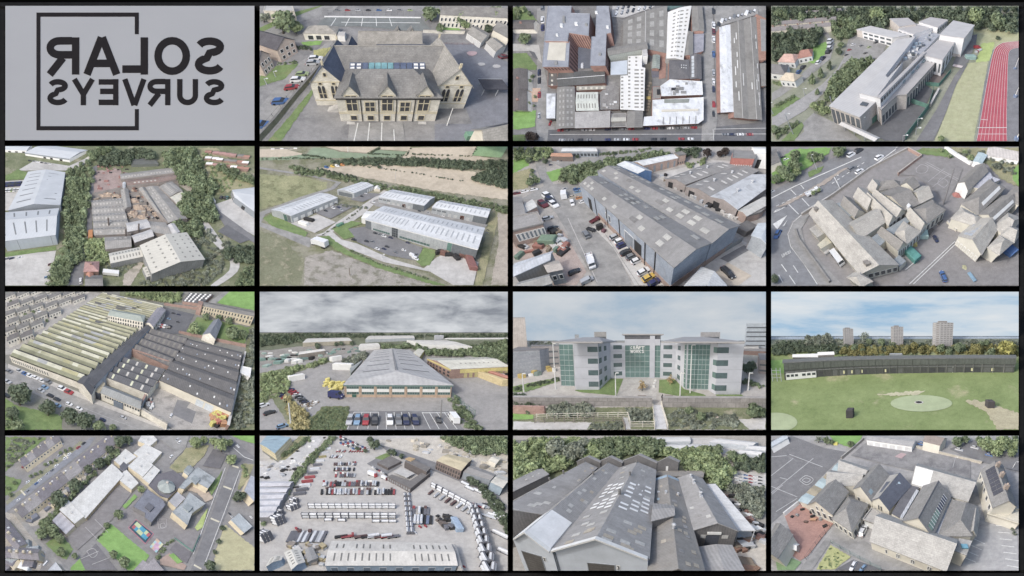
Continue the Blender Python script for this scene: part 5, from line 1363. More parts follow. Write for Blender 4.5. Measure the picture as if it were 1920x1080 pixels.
CT=Bld('red_roof_house','house with pink red roof beside the lane','house',(628,958),(738,955),(640,885),6,wall=BRICK);CT.walls();CT.hip(2.5,mat('red_tile',rgb(186,140,132),rgb(168,124,118),.05,brick=(3,2,.05)),'u');CT.chimney(.5,.5,1.4,1.2,BRICK)
CT2=Bld('grey_roof_house','grey roofed house at the bottom edge','house',(640,1075),(770,1070),(645,990),5,wall=BRICK);CT2.walls();CT2.gable(2.2,SLATE,'u')
CT3=Bld('brick_annex','red brick annex between the two houses','house',(650,1030),(700,1025),(650,970),4.5,wall=BRICK);CT3.walls();CT3.gable(1.6,mat('orange_tile',rgb(204,138,112),rgb(186,122,98),.05),'v')
TRL=Bld('box_trailer','long white box trailer beside the cottage','trailer',(768,962),(890,975),(775,935),3.4,wall=WHITE);TRL.walls(h0=.9);TRL.flatroof(WHITE,t=.1)
for t in(.1,.2,.85):
 for v in(.05,.95):b=MB();p=TRL.pt(t,v,.5);b.tube(p-(0,.2,0),p+(0,.2,0),.5,n=8);b.build('wheel',TYRE,TRL.root)
car((683,735),(684,670),'orange','lorry',label='orange lorry on the lane beside the works',load=paint('orange'));car((607,1050),(604,1008),'white',where='on the lane near the bottom');car((515,1035),(515,985),'dark blue',where='on the lane near the bottom')
DP=Bld('depot_building','pale depot building cut by the right edge','warehouse',(1760,400),(1930,520),(1740,345),8,wall=GREYCL,p3=(1960,320));DP.walls();DP.gable(2,GREYR,'u',wallm=WHITE)
for z in(1,4):DP.window('u0',.1,.9,z,z+2,BLACKP,WHITE,fw=.3)
DP.door('v0',.4,.55,5,BLACKP)
crate(1590,425,20,4,4,WHITE,'white articulated trailer in the depot yard',name='box_trailer',cat='trailer',to=(1615,465))
for i,x in enumerate((1650,1680,1692)):car((x,415+i),(x+18,400+i),('black','black','teal')[i],'suv',where='beside the depot building')
for x,y,c_ in((90,860,'dark blue'),(148,855,'white'),(60,862,'grey'),(380,905,'maroon'),(370,955,'white'),(352,1000,'light blue')):
 car((x-20,y+6),(x+20,y-5),c_,where='in the bottom left yard')
for i in range(8):car((48+i*15,326-i),(56+i*15,302-i),('dark blue','navy','black')[i%3],where='in the left car yard')
for i in range(7):car((48+i*15,366-i),(56+i*15,346-i),('white','silver','white','green')[i%4],where='in the left car yard')
for i in range(6):car((215+i*30,128+i*5),(235+i*30,130+i*5),('black','grey','white')[i%3],where='outside the far warehouse')
REDS=mat('faded_red_plant',rgb(178,124,116),rgb(150,104,98),.1,grain=.1)
for k in range(34):crate(rndu(735,960),rndu(160,225)if k<24 else rndu(240,350),rndu(3,9),4,rndu(1.5,4),rndc((REDS,REDS,mat('dusty_plant',rgb(158,140,136)),BLACKP)),'faded red scrap block',name='scrap_block',cat='scrap')
T_=Bld('frame_shed','dark open framed shed beyond the yard','shed',(985,155),(1190,150),(975,110),6,wall=mat('dark_green_frame',rgb(104,110,104)));T_.walls();T_.gable(1.2,mat('dark_slatted_roof',rgb(112,116,112),rgb(96,100,96),.05,lines=(5,.2,1)),'u')
for i in range(9):
 for j in range(3):
  x,y=1560+i*48+rndu(-10,10),52+j*45+i*6
  if x>1890:continue
  T_=Bld('far_house','small far house','house',(x-26,y+10),(x+22,y+12),(x-16,y-6),6,wall=BRICK);T_.walls();T_.gable(2,rndc((mat('red_tile',rgb(186,140,132)),mat('red_tile2',rgb(176,126,108)),WHITE,SLATE)),'u')
mass('tree_belt',[(520,200),(640,130),(700,150),(680,300),(640,480),(610,860),(540,900),(480,1060),(360,1060),(440,880),(500,700),(490,480),(510,300)],92,170,LEAF,'dense belt of trees between warehouses and lane',dfar=62)
mass('tree_belt',[(740,120),(880,60),(1100,45),(1150,90),(980,110),(960,150),(760,140)],70,40,LEAFD,'dark trees beyond the works yard')
mass('tree_belt',[(1230,60),(1440,30),(1500,160),(1560,260),(1520,300),(1380,300),(1320,200),(1250,150)],80,70,LEAF,'thick trees behind the works at the right')
mass('tree_belt',[(1400,380),(1560,280),(1620,300),(1560,440),(1640,540),(1560,580),(1380,540),(1330,470)],85,60,LEAF,'thick trees right of the works');mass('tree_belt',[(1320,590),(1520,580),(1500,680),(1380,690)],70,24,LEAF,'bushes behind the beige shed')
mass('scrub',[(1400,690),(1560,640),(1760,760),(1700,850),(1640,1000),(1500,1062),(1000,1062),(1150,1010),(1560,880)],40,130,LEAFG,'rough green scrub around the beige shed',lift=.25);mass('scrub',[(640,720),(780,720),(820,870),(760,900),(660,870)],60,36,LEAFL,'scrub between lane and works',lift=.4)
mass('tree_belt',[(1640,800),(1900,750),(1908,870),(1800,880),(1700,860)],60,26,LEAFD,'dark bushes at the right edge');mass('scrub',[(1780,1062),(1820,940),(1908,920),(1908,1062)],60,20,LEAF,'bushes at the lower right corner')
mass('tree_belt',[(1600,180),(1680,150),(1900,260),(1908,300),(1760,250)],50,24,LEAF,'hedge line below the far houses');mass('scrub',[(780,900),(1060,880),(1000,930),(900,960),(800,930)],26,34,LEAFG,'weeds before the beige wing',lift=.2)
mass('scrub',[(1460,60),(1560,60),(1880,280),(1640,370),(1560,250)],34,60,LEAFL,'low bushes on the dry field',lift=.2)
mass('tree_belt',[(660,60),(780,20),(860,20),(700,110)],50,22,LEAF,'trees at the top beside the far warehouse')
# ====== 6: business park among fields
cell('business park picture',(487,275,952,536),(480,270),310,24,85)
plot_ground(mat('rough_grassland',rgb(152,148,126),rgb(132,130,104),.03,stain=(rgb(116,120,84),.03,.48,.9),grain=.2))
TANF=mat('stubble_field',rgb(200,184,158),rgb(186,170,146),.02,stain=(rgb(170,158,134),.02,.54,.6),grain=.06,lines=(5,.03,1));GRF=mat('pasture',rgb(138,158,126),rgb(126,148,114),.02,grain=.05)
flats(('field','tan field at the top left',TANF,1,[(28,40),(220,40),(370,78),(200,100),(28,100)]),('field','green field left of the turbine',GRF,1,[(28,105),(230,95),(380,75),(420,30),(520,30),(620,60),(840,75),(830,110),(540,105),(200,120),(28,125)],3),('field','tan field behind the turbine',TANF,2,[(520,22),(920,22),(830,68),(640,55)]),('field','green field right of the turbine',GRF,2,[(830,72),(900,46),(1140,60),(1070,108),(850,100)]),('field','pale tan field at the top middle',TANF,2,[(930,24),(1160,24),(1150,56),(920,42)]),('field','large tan field at the top right',TANF,2,[(1160,30),(1650,22),(1620,90),(1790,110),(1700,130),(1090,108)]),('field','bright green field at the top right',mat('bright_pasture',rgb(140,178,124),rgb(128,166,112),.02),3,[(1660,22),(1888,22),(1840,105),(1620,88)]),('stubble_field','wide dry stubble field beyond the park',TANF,1,[(430,185),(800,150),(1160,165),(1640,210),(1888,330),(1888,420),(1400,360),(900,270),(560,215)],4),('meadow','green yellow meadow at the left',mat('meadow_green',rgb(164,162,114),rgb(132,138,92),.03,stain=(rgb(112,116,78),.05,.5,.8),grain=.2),1,[(28,230),(300,240),(540,290),(520,350),(250,440),(28,490)],5),('meadow','rough dark meadow at the bottom left',mat('meadow_dark',rgb(136,138,106),rgb(112,116,84),.03,stain=(rgb(160,152,122),.06,.52,.8),grain=.22),1,[(28,650),(180,700),(370,880),(330,1062),(28,1062)],8),('waste_ground','bare grey ground at the bottom',mat('grey_earth',rgb(172,164,152),rgb(150,144,134),.025,stain=(rgb(120,118,96),.05,.5,.8),grain=.2),1,[(370,850),(560,800),(900,930),(1360,1062),(360,1062)],6))
rp=flat('estate_road',[(28,515),(330,400),(560,330),(600,290),(400,245),(28,190),(28,175),(420,235),(640,290),(590,340),(330,430),(70,530),(40,590),(430,715),(400,780),(28,620)],ASPHL,2,'grey estate road around the park',curve=0)
flats(('drive','pale curving drive before the big unit',CONC,3,[(440,690),(560,650),(640,720),(760,750),(1000,860),(1260,935),(1380,840),(1480,850),(1430,960),(1300,960),(960,890),(700,790),(600,740),(520,690)]),('lorry_yard','concrete lorry yard at the lower right',CONC,3,[(1480,830),(1670,890),(1630,1062),(1480,1062),(1260,935),(1360,850)]),('lorry_yard','concrete yard beside the left unit',CONC,3,[(260,600),(460,530),(600,590),(440,670),(390,650)]),('car_park','car park before the big unit',ASPH,3,[(690,640),(840,620),(1080,720),(1250,780),(1210,880),(1000,840),(760,740)]),('car_park','car park beside the left unit',ASPH,4,[(440,520),(620,450),(740,470),(560,565)]),('car_park','car park of the far unit',ASPH,4,[(700,420),(840,370),(940,380),(800,440)]),('access_way','pale access way between the units',CONC,2,[(590,600),(830,440),(960,350),(1000,360),(900,440),(820,520),(640,640),(480,690)]),('service_yard','service yard between the units',ASPHL,2,[(850,440),(920,410),(1260,490),(1740,610),(1700,640),(1200,540),(900,470)]),('lawn','green lawn left of the car park',GRASS,4,[(570,640),(720,580),(800,600),(690,640),(740,700),(660,720)],2),('lawn','green lawn at the corner of the big unit',GRASS,4,[(1200,880),(1260,780),(1360,810),(1300,915),(1240,920)],2),('verge','green verge along the drive',GRASS,3,[(470,700),(540,690),(700,810),(980,920),(1420,1062),(1340,1062),(900,930),(600,800)],4),('verge','verge along the left unit',GRASS,3,[(50,560),(110,530),(260,600),(390,665),(370,700),(120,620)],3),('boundary_strip','grass strip at the right boundary',GRASSD,2,[(1760,520),(1830,510),(1760,800),(1700,1062),(1640,1062),(1680,860)],4),('farm_track','pale farm track at the right edge',DIRT,2,[(1810,515),(1888,530),(1888,1062),(1760,1062),(1820,740)],4))
RF=sheet(206,210,214,4,.02,(194,198,203));CL=cm(170,176,180,lines=(4,.03,0));DC=cm(112,120,126,lines=(4,.03,0));SL=cm(168,174,180);GLS=cm(84,116,110,rough=.2)
def unit(label,p0,p1,p2,p3,n,h=9,m=RF):
 return sh(label,p0,p1,p2,h,2.2,'u',m,CL,p3,[(.02,.98,.1,.45,n,1,.28,.75),(.02,.98,.55,.88,n,1,.24,.6)],SL,'industrial_unit','warehouse')
BU=unit('big white roofed unit in front',(820,566),(1662,790),(960,465),(1715,630),24,11)
BU.band('v0',0,.07,0,10.8,DC);BU.band('v0',.83,1.,0,10.8,DC);BU.band('v0',.795,.828,0,10.8,cm(92,136,124));BU.window('v0',.305,.36,.5,10.2,DARKGL,DC,bars=(2,3),fw=.5);BU.windows('v0',8,1.2,3.2,.9,GLS,t0=.09,t1=.28);BU.windows('v0',10,1.2,3.2,.9,GLS,t0=.38,t1=.66);BU.band('v0',0.,1.,10.3,10.9,WHITE,.3)
BU.band('u1',0.,1.,0,10,DC)
U2=unit('white roofed unit at the left',(262,540),(612,402),(112,495),(480,368),15);U2.band('u0',.05,.2,0,8.5,DC);U2.band('u0',.22,.38,0,8.5,GLS);U2.windows('v0',8,.3,5,.6,WHITE,name='loading_door');U2.door('v0',.38,.45,6,BLACKP)
U3=unit('far white roofed unit',(735,370),(882,310),(608,345),(790,284),8);U3.band('u0',.1,.9,.5,7,DC);U3.windows('v0',4,.3,6,.5,WHITE,name='loading_door',t0=.6)
U4=unit('white roofed unit behind the big one',(918,398),(1262,462),(1025,342),(1342,398),12);U5=unit('white roofed unit at the right',(1320,475),(1735,552),(1385,422),(1760,488),12)
for U in(U4,U5):
 U.windows('v0',5,.5,4.5,.55,cm(190,192,192),name='loading_door',t0=.2,t1=.75);U.door('v0',.56,.63,5.5,cm(120,76,66));U.windows('v0',3,5,7,.8,DC,t0=0.,t1=.3);U.band('v0',.78,1,0,8.5,DC)
sh('small white gatehouse by the far unit',(885,340),(930,342),(890,318),4,2.5,'v',WHITE,CREAM,cat='hut',name='gatehouse');sh('white canopy beside the big unit',(790,555),(840,560),(830,505),7,1,'u',WHITE,WHITE,(885,505),name='canopy',cat='canopy')
car((535,780),(430,745),'white','lorry',label='white articulated lorry on the estate road')
cars('in the main car park','black,grey,white,dark blue',34,10,[(830,735),(872,738),(910,790),(960,792),(983,775),(1045,818),(1108,800),(1140,745),(895,675),(925,685),(960,695),(1010,708),(735,722),(1205,832)]);cars('parked by the corner lawn','white',45,22,[(1175,845),(1195,865)],'van')
cars('by the left unit','black,white,dark blue,silver',24,9,[(525,508),(580,485),(620,482),(640,500),(605,460)]);cars('between the far units','white,black,silver',24,7,[(880,440),(1225,508),(1290,520),(1400,545),(1740,650),(1735,670),(820,375),(795,400)])
crate(1610,905,14,5,4,cm(150,96,92),'dark red trailer in the lorry yard',name='box_trailer',cat='trailer',to=(1600,880));crate(400,578,14,4,4,BLACKP,'dark container beside the left unit',name='container',cat='container',to=(440,588));crate(360,605,14,4,3.6,WHITE,'white container beside the left unit',name='container',cat='container',to=(400,618));crate(630,615,8,4,3,cm(96,150,124),'green container on the lawn',name='container',cat='container',to=(650,605))
cars('far construction plant','blue,yellow,white,orange',20,4,[(530,182),(575,176),(610,172),(650,165)],'van')
heaps('dark pallet stack by the big unit','pallet_stack','pallet',[(1385,815),(1400,830),(1420,825),(1440,840),(1500,860),(1540,850),(1580,858),(1365,825)],(BLACKP,cm(130,90,80),TIMBER),2,4,3,6)
mass('woodland',[(560,130),(820,105),(1300,110),(1650,130),(1888,130),(1888,190),(1660,185),(1500,175),(1100,150),(640,150)],50,150,LEAFD,'long dark wood across the fields',dfar=40);mass('woodland',[(1620,260),(1700,200),(1888,200),(1888,330)],55,46,LEAFD,'dark wood at the right edge')
mass('hedgerow',[(230,160),(300,170),(700,245),(900,290),(1340,365),(1888,470),(1888,520),(1400,420),(900,330),(600,260),(300,220)],34,190,LEAF,'bushy hedgerow behind the units',lift=.4);mass('hedgerow',[(450,180),(470,210),(760,260),(740,240)],30,20,LEAFD,'dark hedge beside the stubble field')
for a in([(30,115),(300,105),(560,110)],[(830,72),(1130,85),(1160,30)],[(1170,75),(1620,92),(1660,25)],[(720,155),(1000,190),(1290,235),(1560,280)],[(340,80),(520,100)],[(850,72),(930,30)]):hedge(a,8,16,LEAFD,'thin dark field hedge',n=40)
hedge([(690,790),(900,890),(1300,1010)],12,20,LEAF,'low hedge along the drive',n=60);hedge([(600,450),(720,470),(830,480)],14,22,LEAFG,'hedge between the yards',n=30);tree(925,172,34,LEAFD,label='lone dark tree in the stubble field');hedge([(490,690),(690,560),(790,485)],8,16,LEAFD,'hedge along the access way',n=40)
T_=thing('wind_turbine','white wind turbine on the far fields','turbine',G(690,60,0));p=G(690,60,0);hh=hgt((690,60),(690,26));b=MB();b.tube(p,p+vz(hh),2.5,r2=1.4);b.build('tower',WHITE,T_)
for k in range(3):
 a=R(80+120*k);b=MB();q=p+np.array((0,-3,hh));b.tube(q,q+np.array((math.cos(a)*hh*.6,0,math.sin(a)*hh*.6)),1.2,r2=.4,n=4);b.build('blade',WHITE,T_)
pole(1045,280,1048,190,STEEL,'slim pylon in the stubble field',name='pylon',cat='pylon',head=False);pole(950,860,948,830,STEEL,'thin lamp post by the drive');pole(705,985,712,930,TIMBER,'timber pole on the bare ground',name='timber_pole',cat='pole',head=False)
for k in range(6):sh('far farm building',(110+k*34,40-k),(138+k*34,40-k),(115+k*34,32-k),6,2,'u',rndc((SLATE,WHITE)),CREAM,name='farm_building',cat='building')
# ====== 7: long twin-roofed warehouse on an estate road
cell('warehouse picture',(962,275,1436,536),(960,270),310,33,36)
plot_ground(mat('estate_ground',rgb(176,170,162),rgb(156,151,145),.03,stain=(rgb(140,136,132),.03,.54,.6),grain=.1))
rd=flat('estate_road',[(130,380),(250,310),(450,290),(520,320),(520,380),(640,560),(760,760),(900,1060),(640,1060),(470,760),(330,520),(230,420),(60,420)],ASPHL,2,'wide estate road past the warehouse')
flats(('forecourt','concrete forecourt before the warehouse',CONC,3,[(600,620),(700,600),(860,720),(1040,880),(1200,1062),(920,1062),(760,780)]),('yard','concrete yard at the lower right',CONC,1,[(1260,1062),(1460,880),(1720,720),(1904,820),(1904,1062)]),('slab','tan slab under the black car',cm(204,188,166,grain=.06),2,[(1480,1000),(1620,890),(1800,990),(1700,1062),(1560,1062)]),('slab','dark strip on the yard',ASPH,2,[(1560,860),(1740,760),(1790,790),(1620,890)]),('lawn','bright lawn at the top left',GRASSB,1,[(8,120),(110,100),(130,160),(8,220)],4),('lawn','lawn beside the hedge',GRASSB,2,[(255,215),(380,180),(360,270),(300,285)],3),('rough_ground','dry rough ground at the left',GRASSD,1,[(8,220),(140,180),(120,330),(8,350)],4),('side_road','side road at the upper left',ASPHL,1,[(165,115),(250,110),(260,210),(310,300),(240,320),(190,210)],0),('car_park','far car park at the top',ASPHL,1,[(280,130),(640,60),(1000,50),(1040,30),(1200,30),(900,110),(400,190)]),('yard','pinkish yard at the left',cm(186,164,152,grain=.12),1,[(8,700),(380,640),(560,960),(480,1062),(300,1062),(330,900),(8,860)]),('rear_yard','rear yard of the warehouse',CONC,1,[(1050,230),(1320,170),(1500,120),(1800,140),(1900,170),(1150,290)]))
mark(rd,[(700,680),(950,1060)],4,cm(150,148,144));mark(rd,[(420,560),(640,1040)],5,CONC)
OR=sheet(150,148,146,3,.07,(130,129,127));BC=cm(158,170,188,lines=(3,.05,0),stain=(rgb(178,176,174),.04,.55,.5));RB=cm(178,150,136,brick=(3,1.4,.07))
TP=cm(188,186,178,lines=(3,.04,0))
W=sh('long twin warehouse left roof with pale patches',(1215,920),(1490,742),(508,302),8.5,1.5,'v',OR,BC,(640,240),[(.06,.45,.02,.98,2,15,.6,.5),(.56,.95,.02,.98,2,15,.6,.5)],TP,'warehouse','warehouse',keep=.55)
W2_=sh('long twin warehouse right roof with pale patches',(1495,742),(1702,612),(642,205),8.5,1.5,'v',OR,BC,(795,168),[(.06,.45,.02,.98,2,15,.6,.5),(.56,.95,.02,.98,2,15,.6,.5)],TP,'warehouse','warehouse',keep=.5)
for T in(W,W2_):
 T.band('v0',0,1,0,2.2,RB,.12,'brick_plinth')
 for u,v in((.15,.3),(.3,.62),(.7,.45),(.85,.8)):T.onroof(u,u+.12,v,v+.05,sheet(136,134,132),name='roof_panel')
W.band('u0',0.,.3,0,1.8,RB,.12,'brick_plinth');W.band('u0',.36,.7,0,2.2,RB,.12,'brick_plinth');W.door('u0',.2,.26,6,BLACKP);W.door('u0',.27,.35,6,cm(140,148,160,lines=(2,.1,1)),frame=WHITE);W.door('u0',.8,.86,5.5,BLACKP);W.windows('u0',2,3.5,6,.5,cm(70,84,112),WHITE,t0=.5,t1=.58)
for t in(.1,.17,.4,.55,.72):W.band('u0',t,t+.004,0,8.3,BLACKP,.25,'downpipe')
AN=sh('blue gabled shed behind the warehouse',(945,222),(1048,205),(790,155),7,1.4,'v',sheet(206,212,216,3,.03),cm(84,126,182,lines=(3,.05,0)),(905,138));sh('brick shed with long white roof',(985,162),(1245,105),(905,135),6,1,'u',sheet(218,220,220,4,.02),RB,(1190,78)).windows('v0',5,.3,4.5,.3,cm(136,146,154),name='door');sh('brick office at the far end of the white roof',(1250,90),(1305,80),(1220,70),7,0,'u',SLATE,RB,(1270,58)).windows('v0',4,1,2.5,.5,DARKGL)
for lab,p0,p1,p2,p3,m in(('far grey shed right of the warehouse',(1155,262),(1300,305),(1480,145),(1680,165),OR),('middle grey shed with skylight slots',(1305,322),(1490,395),(1680,165),(1850,200),OR),('near pale stained shed at the right',(1490,395),(1690,490),(1800,230),(1990,270),sheet(196,200,204,3,.04,(130,130,132)))):
 T=sh(lab,p0,p1,p2,4.2,1.4,'v',m,cm(164,152,146),p3,[(.1,.42,.05,.95,1,8,.7,.25),(.58,.9,.05,.95,1,8,.7,.25)]if m is OR else(),cm(206,204,198),keep=.6);T.door('v0',.15,.4,3.2,BLACKP);T.vent(.5,.25,.5,1.2,STEEL);T.vent(.5,.6,.5,1.2,STEEL)
sh('pale low shed at the right edge',(1700,500),(1760,540),(1890,400),3.5,.5,'v',sheet(200,198,190),RB,(1960,430));sh('small brick store',(1765,545),(1860,520),(1800,510),3,0,'u',SLATE,RB,(1900,490))
sh('blue grey shed cut by the right edge',(1800,690),(1920,760),(1850,600),5,.8,'v',sheet(196,206,212),cm(168,176,184),(1980,620)).band('u0',0,1,0,1.8,RB)
sh('translucent roof at the bottom right',(1290,1075),(1620,1100),(1420,930),4,1.2,'v',sheet(204,208,210,3,.06),RB,(1600,1050))
sh('grey flat roofed brick office',(-30,665),(232,600),(-30,560),6,0,'u',cm(164,160,156,grain=.1),RB,(190,520)).windows('v0',7,2.2,4.6,.55,cm(120,130,140),WHITE,fw=.2,t0=.15)
sh('white corrugated lean-to',(90,520),(185,470),(85,460),4,.6,'u',sheet(214,212,206),RB,(150,420));sh('dark grey shed at the left edge',(-20,540),(100,530),(-20,400),5,.8,'u',OR,RB,(70,400))
sh('white and grey shed at the bottom left',(20,985),(280,870),(30,900),6,.6,'u',sheet(206,210,216),sheet(170,168,162),(300,810));sh('tan roofed shed beside the white shed',(275,960),(375,940),(235,890),5,.4,'u',cm(190,180,168),sheet(150,156,162),(340,880)).windows('v0',2,2,3.4,.5,DARKGL,WHITE);sh('corrugated wall shed at the bottom edge',(50,1110),(290,1040),(60,1040),5,.8,'u',sheet(176,174,168),sheet(176,174,168),(270,985))
sh('low pavilion with orange roof at the top',(290,92),(455,95),(310,68),4,1,'u',cm(196,142,112),cm(120,104,96),(440,70));sh('long pale modern building at the top',(370,55),(640,55),(390,30),5,1,'u',sheet(206,208,208),cm(140,150,160),(620,28)).windows('v0',10,1,3.2,.7,DARKGL);sh('red brick office at the upper right',(1655,105),(1820,112),(1660,45),9,0,'u',OR,cm(190,110,98),(1830,55)).windows('v0',9,3,5,.6,cm(210,200,196));sh('white hall at the upper right corner',(1825,70),(1990,80),(1800,25),10,1,'u',WHITE,WHITE,(1990,30)).door('v0',.2,.4,6,BLACKP)
crate(1745,650,7,4,2.2,cm(120,116,112),'open skip beside the rear yard',name='skip',cat='skip',to=(1780,630))
cars('parked before the warehouse','silver,white,navy,black,grey,white',90,-40,[(778,705),(815,735),(832,765),(858,820),(900,850),(938,882)]);cars('parked near the corner','white,yellow,navy',90,-50,[(985,965),(1022,1010),(1065,1045)])
car((575,715),(540,660),'grey',where='driving on the estate road');car((575,840),(610,945),'white','pickup',label='white tipper truck on the estate road');car((425,985),(515,945),'black',where='parked on the pink yard');car((520,1055),(610,1010),'silver','van',where='at the bottom edge');car((1570,930),(1660,1015),'black',label='black estate car on the tan slab')
cars('along the road at left','white,dark blue,white,maroon,white,silver',50,35,[(272,405),(292,435),(318,465),(238,462)]);cars('before the brick office','silver,black',85,-25,[(270,565),(310,640)]);cars('at the far left corner','maroon,white,white',60,-12,[(40,375),(100,362),(168,348)]);car((395,420),(395,375),'white','van',where='beside the warehouse end');car((378,352),(415,335),'silver',where='at the road bend');car((512,275),(555,265),'white','van',where='behind the warehouse end');car((450,440),(460,470),'white','van',label='white box trailer beside the road')
cars('stacked scrap car','beige,blue,light blue,white,orange',50,-14,[(458,400),(485,345),(495,365),(530,440),(505,410)]);cars('before the far pavilion','dark blue,silver,black,white',30,-4,[(320,125),(352,130),(380,130),(415,128),(290,160)]);car((590,600),(660,560),'maroon','pickup',where='by the forecourt');car((565,640),(625,660),'black','pickup',where='by the forecourt')
heaps('scrap heap on the pink yard','scrap_block','scrap',None,(STEEL,CONC,TIMBER,BLACKP,cm(110,140,120),cm(170,110,96)),.6,1.8,1,3.5,34,[(10,720),(120,690),(380,650),(440,800),(330,830),(60,850)]);heaps('white rubble sack','rubble_sack','sack',[(1580,515),(1600,540),(1630,545),(1650,560),(1680,565),(1705,570),(1735,575),(1560,500)],(WHITE,cm(206,200,192)),1,1.4,1.2,1.8);heaps('yard junk behind the warehouse','yard_junk','junk',None,(STEEL,BLACKP,TIMBER,CONC),.8,2,1,3,26,[(1050,240),(1160,230),(1500,430),(1560,520),(1480,480),(1180,330)]);heaps('machine part by the forecourt','machine_part','machine',[(690,540),(710,600),(660,640),(690,660),(735,615)],(STEEL,BLACKP,cm(120,80,90)),1,2.5,1,2.5)
crate(280,745,5,3,2.6,cm(120,150,124),'green skip on the pink yard',name='skip',cat='skip')
fence([(1400,905),(1560,830),(1720,735)],2.2,FENCEM,'grey palisade fence beside the warehouse',step=3,panelm=cm(150,154,156))
mass('shrub_belt',[(380,200),(640,150),(760,120),(860,120),(780,165),(640,200),(620,230),(520,280),(400,280),(370,250)],90,50,LEAF,'thick green hedge belt behind the road');mass('shrub_belt',[(860,100),(1100,60),(1180,75),(900,125)],60,26,LEAF,'hedge belt behind the blue shed');mass('shrub_belt',[(8,40),(290,30),(280,80),(180,100),(8,110)],90,26,LEAFL,'leafy bank at the top left');hedge([(660,75),(900,55),(1040,35)],16,22,LEAF,'clipped hedge at the top');hedge([(1320,165),(1470,120)],30,34,LEAFL,'bright hedge by the rear yard');mass('shrub_belt',[(1230,40),(1420,30),(1400,80),(1260,70)],60,16,LEAFD,'dark bushes at the top')
trees('dark copper tree at the upper right',leaf_mat('leaves_maroon',rgb(96,84,80),rgb(80,70,66)),'fine',[(1465,65,85),(1600,55,80),(1560,75,60)]);trees('small round tree at the upper left',LEAFD,'round',[(150,70,90),(250,130,50),(255,85,50),(125,120,60),(215,75,60),(490,95,34),(765,70,34)]);trees('bush at the road corner',LEAF,'round',[(135,285,80),(180,270,75),(150,200,40),(150,230,40)])
# ====== 8: gabled school beside a road junction
cell('junction picture',(1446,275,1910,536),(1440,270),310,48,51)
plot_ground(mat('school_tarmac',rgb(150,146,144),rgb(138,134,133),.025,stain=(rgb(126,124,124),.02,.54,.5),grain=.06))
rd=flat('main_road',[(24,360),(300,200),(600,50),(740,20),(1000,20),(760,190),(480,400),(250,530),(180,580),(140,670),(170,770),(380,1062),(24,1062)],cm(136,138,142,grain=.06),1,'wide main road with painted lanes')
for a in([(250,535),(190,590),(150,680),(170,770),(270,900),(370,1055)],[(250,530),(480,395),(760,190),(960,40)],[(24,410),(200,320),(440,215),(700,100)],[(150,450),(230,530)],[(255,410),(310,470)],[(170,345),(210,385)],[(490,240),(540,335)],[(245,310),(270,340)],[(40,520),(140,470),(60,500),(40,520)],[(100,905),(140,960)],[(160,990),(205,1055)],[(190,915),(225,968)],[(80,985),(110,1040)]):mark(rd,a,6,LINE)
dashes(rd,(480,300),(740,130),7,5,LINE);dashes(rd,(60,470),(320,350),6,4,LINE)
flat('painted_triangle',[(35,605),(70,645),(145,538)],LINE,3,parent=rd);flat('painted_triangle',[(108,622),(122,618),(148,570)],LINE,3,parent=rd)
for k in range(4):
 b=MB();x,y=100+k*17,846-k*9;zz=vz(.35)
 for q in([(0,-12),(4,-13),(12,8),(8,10)],[(10,-18),(14,-19),(22,2),(18,4)],[(4,-4),(14,-9),(15,-6),(5,-1)][:4 if k%2 else 0]or[(6,8),(18,2),(19,5),(7,11)]):b.face([ground_at(x+p[0],y+p[1])+zz for p in q])
 b.build('painted_letter',LINE,rd,field=True)
flats(('median','tan median strip of the main road',cm(178,164,150,grain=.12),2,[(60,480),(300,350),(560,190),(600,180),(420,310),(140,460)],4),('pavement','pavement at the road corner',ASPHL,3,[(250,540),(330,520),(220,640),(240,720),(470,1062),(385,1062),(170,770),(150,680),(190,590)]),('lawn','green verge at the upper left',GRASS,2,[(300,215),(420,165),(400,210),(310,255)],3),('lawn','garden green at the upper left',GRASSB,2,[(30,150),(200,40),(480,30),(450,80),(300,180),(100,290),(30,300)],6),('grass_edge','green edge of the far playground',GRASS,2,[(1100,60),(1160,30),(1330,40),(1400,110),(1300,95),(1160,80)],4),('allotment','overgrown allotment at the upper right',GRASSD,2,[(1330,30),(1880,30),(1880,330),(1740,260),(1640,150),(1420,90)],5),('lawn','green strip at the right edge',GRASSB,3,[(1830,200),(1880,160),(1880,320),(1840,280)],3),('footway','pale footway beside the school wall',ASPHL,2,[(300,560),(250,640),(280,760),(560,1062),(470,1062),(210,720),(230,620)]))
pg=flat('playground',[(970,240),(1150,90),(1340,110),(1460,190),(1420,300),(1330,450),(1240,330),(1100,240)],cm(146,142,140,grain=.06),2,'playground with faint painted lines')
for a in([(1180,150),(1420,280)],[(1190,140),(1430,270)],[(1200,290),(1320,190)],[(1230,330),(1360,230)],smooth_pts([(1110,190),(1150,160),(1200,180),(1180,220),(1120,220),(1110,190)],4),smooth_pts([(1270,300),(1300,260),(1350,290),(1320,330),(1270,300)],4)):mark(pg,a,3,cm(186,184,182))
py=flat('lower_playground',[(1020,1050),(1400,760),(1640,880),(1880,820),(1880,1062),(1060,1062)],cm(144,140,138),1,'lower playground with painted lines')
for a in([(1060,1056),(1400,738)],[(1090,1056),(1412,750)],[(1400,738),(1412,750)],[(1030,950),(1120,875)]):mark(py,a,5,LINE)
RL=cm(190,184,172,brick=(4,2.4,.08),stain=(rgb(166,160,150),.04,.54,.6));RG=cm(150,146,140,brick=(4,2.4,.07),stain=(rgb(130,126,122),.04,.54,.6));CR=cm(214,208,190,grain=.04);BF=cm(150,160,166,lines=(3,.05,0));WN=cm(112,112,112)
q=lambda x,y:(520+.5185*x,240+.5185*y)
